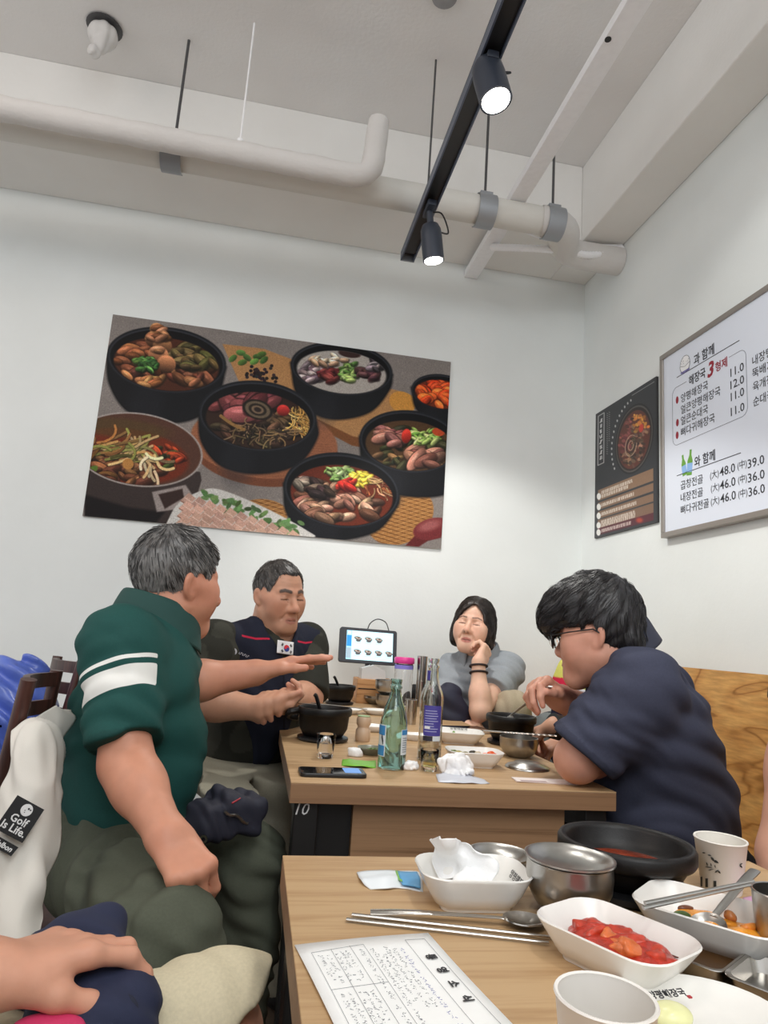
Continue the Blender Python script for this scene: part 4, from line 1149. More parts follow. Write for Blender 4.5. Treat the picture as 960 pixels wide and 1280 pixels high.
def figure(label, s, h=.003, pieces=True):
    """one person: a continuous body mesh with hair and clothing as children"""
    o = s.get('face', {}); gcol, skin = head_colors(o)
    hc, hU, hs = s['head']; loc = to_local(hc, hU, hs); hl = head_local(o)
    Hf = Pr(lambda p: hl(loc(p))*hs, hc, .155*hs)
    N = np.asarray(s['neck']); nb = hc+hs*(-.022*hU[1]-.060*hU[2])
    nr = s.get('neck_r', .058)
    pr = [rc(nb, N, nr, nr*1.06), rc(N, s['C'], .07, .09), rc(s['C'], s['P'], .08, .08)]
    info = {}
    for k in ('R', 'L'):
        if k not in s['arms']: continue
        sh, e_, wr = s['arms'][k]; pr += [rc(N-np.array([0, 0, .03]), sh, .05, .045)]
        pr += arm_prims(sh, e_, wr, s.get('arm_r', (.050, .044, .047, .030)))
        if k in s.get('hands', {}):
            hp, info[k] = hand(wr, **s['hands'][k]); pr.append(hp)
    pr += s.get('skin_extra', [])
    fb = U_(pr, .022)
    f = lambda p: smin(fb(p), Hf.f(p) if False else _lim(Hf, p), .016)
    pts = [hc]+[q for k in s['arms'] for q in s['arms'][k]]+[s['P'], s['C']]+[t[0] for k in info for t in info[k]['tips']]+list(s.get('extent', []))
    lo = np.min(pts, 0)-.16; hi = np.max(pts, 0)+.16
    V, F = polygonise(f, lo, hi, h)
    q = loc(V); col = np.tile(skin, (len(V), 1)); near = np.linalg.norm(q, axis=1) < .16
    col[near] = gcol(q[near])
    w = sm(snoise(V, 45), .1, 1.3)[:, None]*.14; col = col*(1-w)+lin(o.get('flush', (196, 126, 102)))*w
    for k in info:
        for tp, v in info[k]['tips']+[info[k]['thumb']]:
            g = .35*np.exp(-np.sum((V-tp)**2, 1)/.00018)[:, None]; col = col*(1-g)+lin((206, 134, 116))*g
        kn = .0
    body = mesh_obj('person', V, F, M_SKIN, None, True, col, origin=(s['P'][0], s['P'][1], 0))
    tag(body, label, 'person')
    if s.get('hair'):
        hf = hair_sdf(s['hair']); hcol, grey = s.get('hair_col', ((34, 30, 30), None))
        def hc_(Vv):
            qv = loc(Vv); c = np.tile(lin(hcol), (len(Vv), 1))
            if grey is not None:
                fl = np.stack([qv[:, 0], qv[:, 1]*.3, qv[:, 2]*.5], 1)
                w_ = np.clip(.55+.5*snoise(fl, 420)*.8+.35*snoise(qv, 60), 0, 1)*s.get('grey_w', lambda z: np.ones(len(z)))(qv)
                c = c*(1-w_[:, None])+lin(grey)*w_[:, None]
            return c
        ho = sdf_obj('hair', lambda p: hf(loc(p))*hs, hc-.17*hs, hc+.17*hs, .0028, M_HAIR, body, hc_)
        strand_coat(ho, hf, s['hair'], hc, hU, hs, hcol, grey, s.get('grey_w'), s.get('strands', 1500))
    return body, info, loc
def strand_coat(ho, hf, style, hc, hU, hs, hcol, grey, gw, n):
    """fine locks combed over the hair's surface, one joined part"""
    me = ho.data; V = np.zeros(len(me.vertices)*3); me.vertices.foreach_get('co', V); V = V.reshape(-1, 3)+wloc(ho)
    L = ((V-hc)@hU.T)/hs
    def grad(p):
        e = .0015; g = np.stack([hf(p+np.eye(3)[i]*e)-hf(p-np.eye(3)[i]*e) for i in range(3)], 1); return g/(np.linalg.norm(g, axis=1)[:, None]+1e-9)
    out = np.linalg.norm(L-np.array([0, -.012, .03]), axis=1) > .078
    idx = np.flatnonzero(out); p = L[rng.choice(idx, min(n, len(idx)), replace=False)]; n = len(p)
    K = np.array([.012, -.050, .125]); ln = {'short': .024, 'receding': .020, 'thick': .055, 'bob': .075}[style]*rng.uniform(.6, 1.2, n)
    path = []; q = p.copy(); steps = 6; lift = rng.uniform(.0003, .0016, n)
    for i in range(steps):
        g = grad(q); d = hf(q); q = q-g*(d-lift*(1+.4*i))[:, None]; path.append(q.copy())
        v = q-K
        if style in ('short', 'receding'): v = v/np.linalg.norm(v, axis=1)[:, None]+np.array([0, .25, 0])
        elif style == 'thick': v = v/np.linalg.norm(v, axis=1)[:, None]+np.stack([.5*np.sign(q[:, 0])*(np.abs(q[:, 0])), .35*(q[:, 2] > .03), -.2*np.ones(n)], 1)
        else: v = np.stack([np.sign(q[:, 0]+.012)*np.where(q[:, 2] > .06, 1.0, .05), np.where(q[:, 1] > 0, -.15, -.1), -np.ones(n)*np.where(q[:, 2] > .09, .25, 1)], 1)
        v = v+.16*np.stack([snoise(p*1.0+7*k, 90) for k in range(3)], 1)
        t = v-g*np.sum(v*g, 1)[:, None]; t /= np.linalg.norm(t, axis=1)[:, None]+1e-9
        q = q+t*(ln/steps)[:, None]
    P = np.stack(path, 1)@hU*hs+hc
    r = .00075*hs*np.array([.7, 1, 1, .9, .7, .25]); T = np.gradient(P, axis=1); T /= np.linalg.norm(T, axis=2)[..., None]+1e-9
    A = np.cross(T, nrm(hU[2]+.3*hU[0])); A /= np.linalg.norm(A, axis=2)[..., None]+1e-9; B = np.cross(T, A)
    W = np.stack([P+r[None, :, None]*(A*math.cos(k*2*PI/3)+B*math.sin(k*2*PI/3)) for k in range(3)], 2)
    base_ = (np.arange(n)*steps*3)[:, None, None]; i = np.arange(steps-1)[None, :, None]*3; k = np.arange(3)[None, None]
    F = np.stack([base_+i+k, base_+i+(k+1) % 3, base_+i+3+(k+1) % 3, base_+i+3+k], -1).reshape(-1, 4)
    c = np.tile(lin(hcol), (n, 1))*rng.uniform(.6, 1.5, n)[:, None]
    if grey is not None:
        w_ = (gw(p) if gw else np.ones(n)); pick = rng.uniform(0, 1, n) < w_; c[pick] = lin(grey)*rng.uniform(.7, 1.15, pick.sum())[:, None]
    o = mesh_obj('hair_locks', W.reshape(-1, 3), F, M_HAIR, ho, True, np.repeat(c, steps*3, 0)); o['kind'] = 'stuff'
def _lim(pr, p):
    lb = np.linalg.norm(p-pr.c, axis=1)-pr.r
    m = lb < .05; d = np.maximum(lb, .03)
    if m.any():
        x = pr.f(p[m]); d = d.copy(); d[m] = x
    return d
def garment(name, prims, k, m, parent, h=.006, fold=None, cuts=(), colors=None, floats=None, lo=None, hi=None, label=None):
    f0 = U_(prims, k)
    def f(p):
        d = f0(p)
        if fold is not None: d = d-fold(p)
        for c in cuts: d = smax(d, c(p), .005)
        return d
    if lo is None:
        lo = np.min([q.c-q.r for q in prims if isinstance(q, Pr)], 0)-.02; hi = np.max([q.c+q.r for q in prims if isinstance(q, Pr)], 0)+.02
    return sdf_obj(name, f, lo, hi, h, m, parent, colors, floats, label=label)
def collar(N, U, m, parent, r=.068, open_=.5, hgt=.036, drop=.040, flare=.036, name='collar', tilt=0.0, sx=1.0):
    """a turned-down shirt collar round the neck; U rows right, forward, up"""
    rows = []
    a = np.linspace(open_, 2*PI-open_, 21)
    for dr, dz in ((0, -.020), (.001, hgt*.6), (.006, hgt), (.013, hgt*.8), (flare*.8, -drop*.4), (flare, -drop)):
        ring = []
        for t in a:
            front = math.cos(t)
            rr = r+dr
            ring.append(N+U[1]*math.cos(t)*rr*1.05+U[0]*math.sin(t)*rr*sx+U[2]*(dz-.030*max(front, 0)+.012*max(-front, 0)))
        rows.append(ring)
    return sheet(rows, 2, 3, .0035, name, m, parent)[0]
def legs(hip, knee, ank, r=(.088, .072, .060)):
    return [rc(hip, knee, r[0], r[1]), rc(knee, ank, r[1], r[2])]
def shoe(ank, az, m, name='shoe', parent=None):
    U = axes(az); a = np.array([ank[0], ank[1], 0.0])
    f = U_([rc(a+U[1]*-.05+np.array([0, 0, .05]), a+U[1]*.13+np.array([0, 0, .038]), .042, .036), rc(a+np.array([0, 0, .05]), a+np.array([0, 0, .10]), .046, .046)], .03)
    return sdf_obj(name, lambda p: smax(f(p), .006-p[:, 2], .004), a-.2+np.array([0, 0, .19]), a+.24, .008, m, parent)
M_POLO_G = attr_mat('green_polo_knit', .75, .06, 300, .25, 900, .0006, .2, ink=(228, 228, 224))
M_VEST = attr_mat('vest_cloth', .85, .06, 250, .25, 800, .0006, .15, ink=(178, 40, 66))
M_CLOTH = attr_mat('cloth', .85, .06, 250, .25, 800, .0006, .15)
M_LENS = glass('spectacle_lens', (250, 250, 250), 0.0, 1.05)
def flat_col(rgb):
    c = lin(rgb); return lambda V: np.tile(c, (len(V), 1))
# ---- man in the green polo shirt
def man_green():
    A = axes(70); P = J(152, 1012, 1.60); C = J(172, 862, 1.60); N = J(198, 778, 1.62)
    shR, shL = J(150, 806, 1.45), J(202, 800, 1.83)
    elR, wrR = J(158, 955, 1.36), J(207, 1043, 1.25)
    elL, wrL = J(212, 856, 1.66), J(318, 841, 1.70)
    hp = np.array([.25, -.1, -1.0])
    dL = nrm(J(372, 828, 1.72)-wrL)
    s = dict(head=(J(222, 727, 1.62), axes(54, -3, 4), 1.02), neck=N, C=C, P=P, neck_r=.066,
             face=dict(skin=(196, 138, 112), flush=(182, 106, 86), wide=1.0, cheek=.006, jaw=.006, age=1.0, browc=(70, 66, 64)),
             arms=dict(R=(shR, elR, wrR), L=(shL, elL, wrL)), arm_r=(.050, .046, .046, .031),
             hands=dict(R=dict(d=nrm(J(238, 1088, 1.20)-wrR), n=(-.3, .8, -.5), b=(.75, .3, .3), curls=[(1.15, 1.5, 1.0)]*4, s=1.02, thumb=(.2, .75, .5), tc=(.4, .5)),
                        L=dict(d=dL, n=(.1, -.25, -1), b=(.1, -1, .25), curls=[(.10, .12, .1), (.04, .10, .1), (.06, .15, .1), (.10, .2, .1)], s=1.0, thumb=(.35, .9, .15), splay=.10, tc=(.1, .1))),
             hair='short', hair_col=((44, 42, 42), (150, 148, 146)), grey_w=lambda q: .30+.62*sm(-q[:, 2], -.085, .03)*1.0)
    body, info, loc = figure('older man in a green polo shirt sitting side-on with one arm reaching out', s, .0027)
    T, U = torso(P, C, A, N, shR, shL, .97, .150, .126, .165)
    ax = nrm(elR-shR); hem = shR+ax*.195
    sleeve = cutp(rc(shR, elR, .073, .070), hem, ax)
    axL = nrm(elL-shL); sleeveL = cutp(rc(shL, elL, .070, .068), shL+axL*.19, axL)
    green = lin((30, 74, 70)); wht = lin((226, 226, 222)); navy = lin((24, 40, 44))
    def ink(V):
        t = (V-shR)@ax; tt = t+.10*np.clip((V-shR)@A[1], -.2, .2); q = V-shR-t[:, None]*ax
        d = np.minimum(np.abs(tt-.091)-.021, np.abs(tt-.0545)-.0042)
        return 1000*np.maximum.reduce([d, np.linalg.norm(q, axis=1)-.105, (V-shR)@A[1]-.062])
    def col(V):
        c = np.tile(green, (len(V), 1)); t = (V-shR)@ax; q = V-shR-t[:, None]*ax
        c[(np.linalg.norm(q, axis=1) < .105) & (t > .188) & (t < .21)] = green*.8
        return c
    fold = lambda p: folds(p, 34, (.25, .1, .95), .010)*sm(1.02-p[:, 2], .0, .2)+folds(p+1, 60, (.5, .3, .8), .004)+.0035*snoise(p, 22)+folds(p, 60, ax, .007)*np.exp(-((p-shR-ax*.15)**2).sum(1)/.02)
    sh = garment('polo_shirt', T+[sleeve, sleeveL], .05, M_POLO_G, body, .0048, fold,
                 [half(P-U[2]*.045, -U[2]), lambda p: -rc(N-np.array([0, 0, .02]), N+np.array([0, 0, .2]), 0.064).f(p)], col, dict(ink=ink))
    mg = mat('green_collar', (27, 66, 62), .8, bump=.2, bscale=900); cU = axes(62, -8)
    collar(N+np.array([.0, 0, .012]), cU, mg, sh, .076, .30, .034, .036, .030)
    MB().box((-.012, 0, -.12), (.012, .004, 0), .001, R=cU.T, c=N+cU[1]*.088-np.array([0, 0, .03])).build('placket', mg, sh)
    # trousers
    hR, hL = J(118, 1084, 1.50), J(190, 1052, 1.75); kR, kL = J(208, 1182, 1.19), J(312, 1076, 1.56)
    aR, aL = np.array([kR[0]+.03, kR[1]+.06, .07]), np.array([kL[0]+.02, kL[1]+.03, .07])
    pr = [el(P-np.array([0, 0, .03]), (.166, .135, .12), U), rc(hR, kR, .086, .082), rc(kR, aR, .078, .056), rc(hL, kL, .090, .072), rc(kL, aL, .070, .056), rc(hR, hL, .09)]
    pk = hR*.42+kR*.58
    pr += [rbox(pk+np.array([-.02, -.078, .0]), (.075, .016, .055), .012, axes(70))]
    fo = lambda p: folds(p, 44, (.75, -.55, .3), .016)+folds(p+3, 80, (.3, .2, .9), .007)+.003*snoise(p, 26)
    olive = lin((82, 86, 74))
    tr = garment('trousers', pr, .035, M_CLOTH, body, .0055, fo, [half(P+U[2]*.055, U[2])], lambda V: np.tile(olive, (len(V), 1)))
    bt = J(127, 1073, 1.405); MB().lathe([(0, 0), (.008, 0), (.007, .004), (0, .005)], bt, 14, (0, -1, .2)).build('button', M_BLACK, tr)
    for a, az in ((aR, 60), (aL, 75)): shoe(a, az, mat('dark_shoe', (34, 32, 32), .6), 'shoe', body)
    return body, dict(kL=kL, kR=kR)
MG, MGI = man_green()

# ---- man in the navy vest
def man_vest():
    A = axes(142); P = J(303, 945, 2.28); C = J(322, 845, 2.26); N = J(340, 788, 2.25)
    shR, shL = J(270, 806, 2.13), J(384, 806, 2.36)
    elR, wrR = J(247, 876, 2.04), J(322, 886, 1.98)
    elL, wrL = J(384, 872, 2.22), J(361, 874, 2.06)
    s = dict(head=(J(349, 745, 2.22), axes(146, -9, 3), .93), neck=N, C=C, P=P, neck_r=.062,
             face=dict(skin=(190, 142, 116), flush=(178, 112, 90), wide=1.02, cheek=.003, jaw=.004, age=1.0, browc=(36, 32, 30), browt=1.5, stubble=.25),
             arms=dict(R=(shR, elR, wrR), L=(shL, elL, wrL)), arm_r=(.052, .047, .048, .031),
             hands=dict(R=dict(d=nrm(J(356, 884, 1.99)-wrR), n=(-.1, .35, .93), b=(.0, -1, .3), curls=[(.7, 1.0, .7), (.75, 1.0, .7), (.8, 1.0, .7), (.8, 1.0, .7)], s=.98, thumb=(.25, .95, .2), tc=(.1, .1), splay=.03),
                        L=dict(d=nrm(J(332, 868, 1.97)-wrL), n=(.05, -.25, -.95), b=(-.1, .9, .1), curls=[(.7, 1.0, .6)]*4, s=.98, thumb=(.25, .95, .2), tc=(.1, .1), splay=.03)),
             hair='receding', hair_col=((46, 42, 40), (128, 122, 118)), grey_w=lambda q: .15+.6*sm(-q[:, 2], -.07, .02))
    body, info, loc = figure('man in a navy vest with a flag patch leaning on the table', s, .003)
    T, U = torso(P, C, A, N, shR, shL, 1.0, .150, .118, .165)
    axR, axL = nrm(elR-shR), nrm(elL-shL)
    # dark t-shirt: only sleeves and neck show
    slR, slL = cutp(rc(shR, elR, .072, .074), shR+axR*.20, axR), cutp(rc(shL, elL, .068, .068), shL+axL*.21, axL)
    fo = lambda p: folds(p, 45, (.3, .1, .9), .005)+.003*snoise(p, 25)
    Ts = T
    camo = lambda V: np.tile(lin((52, 52, 46)), (len(V), 1))*(1+.25*np.sign(snoise(V, 60)))[:, None]
    ts = garment('t_shirt', Ts+[slR, slL], .045, M_CLOTH, body, .006, fo, [half(P-U[2]*.05, -U[2]), lambda p: -rc(N-np.array([0, 0, .02])+A[1]*.01, N+np.array([0, 0, .2]), .066).f(p)], camo)
    navy = lin((34, 37, 50)); redl = lin((176, 40, 66))
    Tv = [Pr((lambda q: (lambda p: q.f(p)-.011))(q), q.c, q.r+.011) for q in T]
    seam = C+U[2]*.108
    def vink(V):
        t = (V-seam)@U[2]; x = (V-C)@U[0]; y = (V-C)@U[1]
        return 1000*np.maximum.reduce([np.abs(t-.02-.10*np.abs(np.abs(x)-.10))-.0028, .02-y, .055-np.abs(x), np.abs(x)-.150])
    def vcol(V):
        c = np.tile(navy, (len(V), 1)); x = (V-C)@U[0]; y = (V-C)@U[1]
        c[(np.abs(x-.004) < .003) & (y > .02)] = navy*.5
        return c
    vneck = lambda p: -(np.maximum.reduce([np.abs((p-C)@U[0])-np.clip(((p-C)@U[2]-.075)*.75, -.05, .06), -((p-C)@U[1]-.0), ]))
    vs = garment('vest', Tv, .045, M_VEST, body, .0045, lambda p: folds(p, 34, (.4, .2, .9), .009)+folds(p+2, 62, (.7, .3, .5), .004)+.003*snoise(p, 20),
                 [half(P-U[2]*.06, -U[2]), lambda p: -rc(N-np.array([0, 0, .03]), N+np.array([0, 0, .2]), .074).f(p), vneck,
                  half(shR-axR*-.010, nrm(axR*.45-U[0]*-.9)), half(shL-axL*-.010, nrm(axL*.45-U[0]*.9))], vcol, dict(ink=vink))
    # flag patch and lettering, lying on the chest
    def on_chest(px, py, lift=.003):
        o_ = np.array([0, 0, CAM_H]); d = nrm(J(px, py, 2.0)-o_); t = np.linspace(1.8, 2.5, 700); Q = o_+t[:, None]*d
        dg = U_(Tv, .045)(Q); i = int(np.argmax(dg < 0)); return Q[i]-d*lift
    def patch(corners, name, m, lift=.010, n=4):
        (a, b, c, d_) = corners; rows = []
        for v in np.linspace(0, 1, n):
            rows.append([on_chest(*(np.array(a)*(1-u)*(1-v)+np.array(b)*u*(1-v)+np.array(c)*u*v+np.array(d_)*(1-u)*v), lift) for u in np.linspace(0, 1, n)])
        return rows
    fl = patch([(347, 800), (367, 803), (366, 819), (346, 816)], 'flag', None)
    wht = mat('patch_white', (226, 226, 228), .8)
    fo_, B, Nn = sheet(fl, 3, 3, .002, 'flag_patch', wht, vs, label='white flag patch')
    mid = B[B.shape[0]//2, B.shape[1]//2]; ux = nrm(B[B.shape[0]//2, -1]-B[B.shape[0]//2, 0]); uz = nrm(B[0, B.shape[1]//2]-B[-1, B.shape[1]//2]); nz = np.cross(ux, uz)
    if nz@(np.array([0, 0, CAM_H])-mid) < 0: nz = -nz
    R = np.array([ux, np.cross(nz, ux), nz]).T; mid = mid+nz*.003
    red, blu, blk = mat('flag_red', (198, 46, 58), .8), mat('flag_blue', (44, 62, 130), .8), M_INK
    r = .0105; C2 = [(r*math.cos(t), r*math.sin(t)) for t in np.linspace(-.4, PI-.4, 18)]
    S1 = [(r/2*math.cos(PI-.4)+r/2*math.cos(t), r/2*math.sin(PI-.4)+r/2*math.sin(t)) for t in np.linspace(PI-.4, 2*PI-.4, 9)]
    S2 = [(r/2*math.cos(-.4)+r/2*math.cos(t), r/2*math.sin(-.4)+r/2*math.sin(t)) for t in np.linspace(PI-.4, -.4, 9)]
    MB().prism(C2+S1[1:-1]+S2[1:-1], 0, .0008, R, mid).build('red_half', red, fo_, False)
    C3 = [(r*math.cos(t), r*math.sin(t)) for t in np.linspace(-.4, -PI-.4, 18)]
    MB().prism((C3[::1]+S1[1:-1]+S2[1:-1])[::-1], 0, .0006, R, mid).build('blue_half', blu, fo_, False)
    for x, y, a in ((-.017, .010, .98), (.017, .010, -.98), (-.017, -.010, -.98), (.017, -.010, .98)):
        for k in (-1, 0, 1):
            ca, sa = math.cos(a), math.sin(a); p = np.array([x-sa*k*.0022, y+ca*k*.0022]); q = np.array([ca, sa])*.0042; w_ = np.array([-sa, ca])*.0007
            MB().prism([tuple(p-q-w_), tuple(p+q-w_), tuple(p+q+w_), tuple(p-q+w_)], 0, .0008, R, mid).build('trigram_bar', blk, fo_, False)
    lg = patch([(288, 809), (296, 811), (296, 820), (288, 818)], 'logo', None, .009, 3)
    gm = mat('print_grey', (176, 176, 182), .8)
    c0, c1 = lg[1][1], on_chest(312, 823, .012); ux = nrm(c1-c0); nzz = nrm(np.array([0, 0, CAM_H])-c0)
    MB().lathe([(.005, 0), (.010, 0), (.010, .001), (.005, .001), (.005, 0)], c0, 20, nzz).build('round_emblem', gm, vs)
    MB().lathe([(0, 0), (.0035, 0), (.0035, .001), (0, .001)], c0, 12, nzz).build('round_emblem', gm, vs)
    st = on_chest(299, 816, .010); uy = np.cross(nzz, ux)
    for k in range(6):
        p = st+ux*(.006*k); MB().tube([p-uy*.003, p+uy*.003+ux*.001], .0009, 5).build('letter_stroke', gm, vs); MB().tube([p+uy*.003*(1 if k % 2 else -1), p+ux*.004+uy*.003*(1 if k % 2 else -1)], .0009, 5).build('letter_stroke', gm, vs)
    hR, hL = J(282, 940, 2.18), J(330, 940, 2.34); kR, kL = J(290, 960, 1.85), J(352, 985, 2.05)
    aR, aL = np.array([kR[0]+.02, kR[1]+.06, .07]), np.array([kL[0]+.05, kL[1]+.05, .07])
    pr = [el(P-np.array([0, 0, .03]), (.17, .14, .12), U), rc(hR, kR, .092, .078), rc(kR, aR, .074, .055), rc(hL, kL, .09, .074), rc(kL, aL, .072, .055), rc(hR, hL, .09)]
    garment('trousers', pr, .035, M_CLOTH, body, .006, lambda p: folds(p, 40, (.6, .5, .5), .008)+.003*snoise(p, 24), [half(P+U[2]*.02, U[2])], flat_col((150, 146, 130)))
    for a, az in ((aR, 140), (aL, 140)): shoe(a, az, mat('black_shoe', (26, 25, 25), .6), 'shoe', body)
    return body
MV = man_vest()
# ---- woman leaning on her hand
def woman():
    A = axes(225); P = J(612, 935, 2.88); C = J(600, 862, 2.86); N = J(600, 815, 2.83)
    shL, shR = J(634, 838, 2.80), J(566, 838, 2.92)
    elL, wrL = J(600, 888, 2.56), J(598, 829, 2.61)
    elR, wrR = J(556, 885, 2.74), J(575, 900, 2.62)
    s = dict(head=(J(592, 784, 2.80), axes(212, 8, -5), .97), neck=N, C=C, P=P, neck_r=.052,
             face=dict(skin=(224, 182, 158), flush=(214, 150, 130), lip=(190, 112, 104), wide=1.03, cheek=.005, jaw=.002, age=.25, browc=(84, 68, 60), browt=.8, mouth=.0012),
             arms=dict(R=(shR, elR, wrR), L=(shL, elL, wrL)), arm_r=(.042, .038, .038, .025),
             hands=dict(L=dict(d=nrm(J(611, 806, 2.66)-wrL), n=(-.5, .75, .2), b=(.75, .5, .2), curls=[(1.0, 1.2, .8)]*4, s=.92, thumb=(.55, .6, .1), tc=(.2, .3)),
                        R=dict(d=(.6, -.6, -.2), n=(0, 0, -1), b=(-.6, -.6, 0), curls=[(.4, .5, .3)]*4, s=.92)),
             hair='bob', hair_col=((36, 30, 28), (70, 58, 52)), grey_w=lambda q: .35*np.ones(len(q)))
    # bare shin of the drawn-up leg
    kL = J(640, 886, 2.60); aL = J(622, 965, 2.62)
    s['skin_extra'] = [rc(kL, aL, .048, .040)]
    s['extent'] = [aL]
    body, info, loc = figure('woman in a grey polo resting her cheek on her hand with eyes closed', s, .0028)
    T, U = torso(P, C, A, N, shR, shL, .95, .135, .118, .155)
    axL, axR = nrm(elL-shL), nrm(elR-shR)
    slL = cutp(rc(shL, elL, .070, .072), shL+axL*.205, axL); slR = cutp(rc(shR, elR, .068, .068), shR+axR*.2, axR)
    grey = lin((150, 156, 162))
    fo = lambda p: folds(p, 48, (.4, .1, .9), .009)+folds(p, 70, axL, .007)*np.exp(-((p-shL-axL*.12)**2).sum(1)/.02)
    sh = garment('polo_shirt', T+[slL, slR], .045, M_CLOTH, body, .005, fo, [half(P-U[2]*.06, -U[2]), lambda p: -rc(N-np.array([0, 0, .02]), N+np.array([0, 0, .2]), .058).f(p)], lambda V: np.tile(grey, (len(V), 1)))
    mg = mat('grey_collar', (140, 146, 152), .85, bump=.2, bscale=900)
    collar(N+np.array([0, 0, .006]), axes(215, -6), mg, sh, .064, .45, .028, .034, .030)
    band = mat('dark_hair_tie', (44, 32, 32), .7)
    wax = nrm(wrL-elL)
    for t_, nm in ((.012, 'hair_tie'), (.038, 'hair_tie')):
        c = wrL-wax*t_; x = nrm(np.cross(wax, [0, 1, 0])); y = np.cross(wax, x)
        MB().tube(arc(c, x*.034, y*.034, 0, 2*PI, 30), .0042, 8, False).build(nm, band, body)
    hL, hR = J(655, 945, 2.84), J(600, 950, 2.95); kR = J(690, 912, 2.62); aR = np.array([kR[0]-.02, kR[1]-.05, .08])
    kh = lin((170, 158, 136))
    cut = kL+nrm(aL-kL)*.075
    pr = [cutp(el(P-np.array([0, 0, .02]), (.165, .13, .12), U), P+U[2]*.05, U[2]), rc(hL, kL, .088, .066), cutp(rc(kL, aL, .066, .078), cut, nrm(aL-kL)), rc(hR, J(650, 930, 2.75), .085, .075)]
    garment('trousers', pr, .03, M_CLOTH, body, .005, lambda p: folds(p, 55, (.8, .2, .5), .009), [], lambda V: np.tile(kh, (len(V), 1)))
    pr = [rc(J(655, 930, 2.78), kR, .080, .066), rc(kR, aR, .064, .05)]
    lt = lin((128, 134, 136))
    def lcol(V): 
        c = np.tile(lt, (len(V), 1)); c[np.abs((V-kR)@nrm(np.cross(kR-hR, [0, 0, 1]))-.02) < .008] = lin((58, 62, 66)); return c
    garment('lap_cloth', pr, .03, M_CLOTH, body, .005, lambda p: folds(p, 50, (.5, .6, .6), .006), (), lcol, label='grey striped cloth over her lap')
    return body
woman()

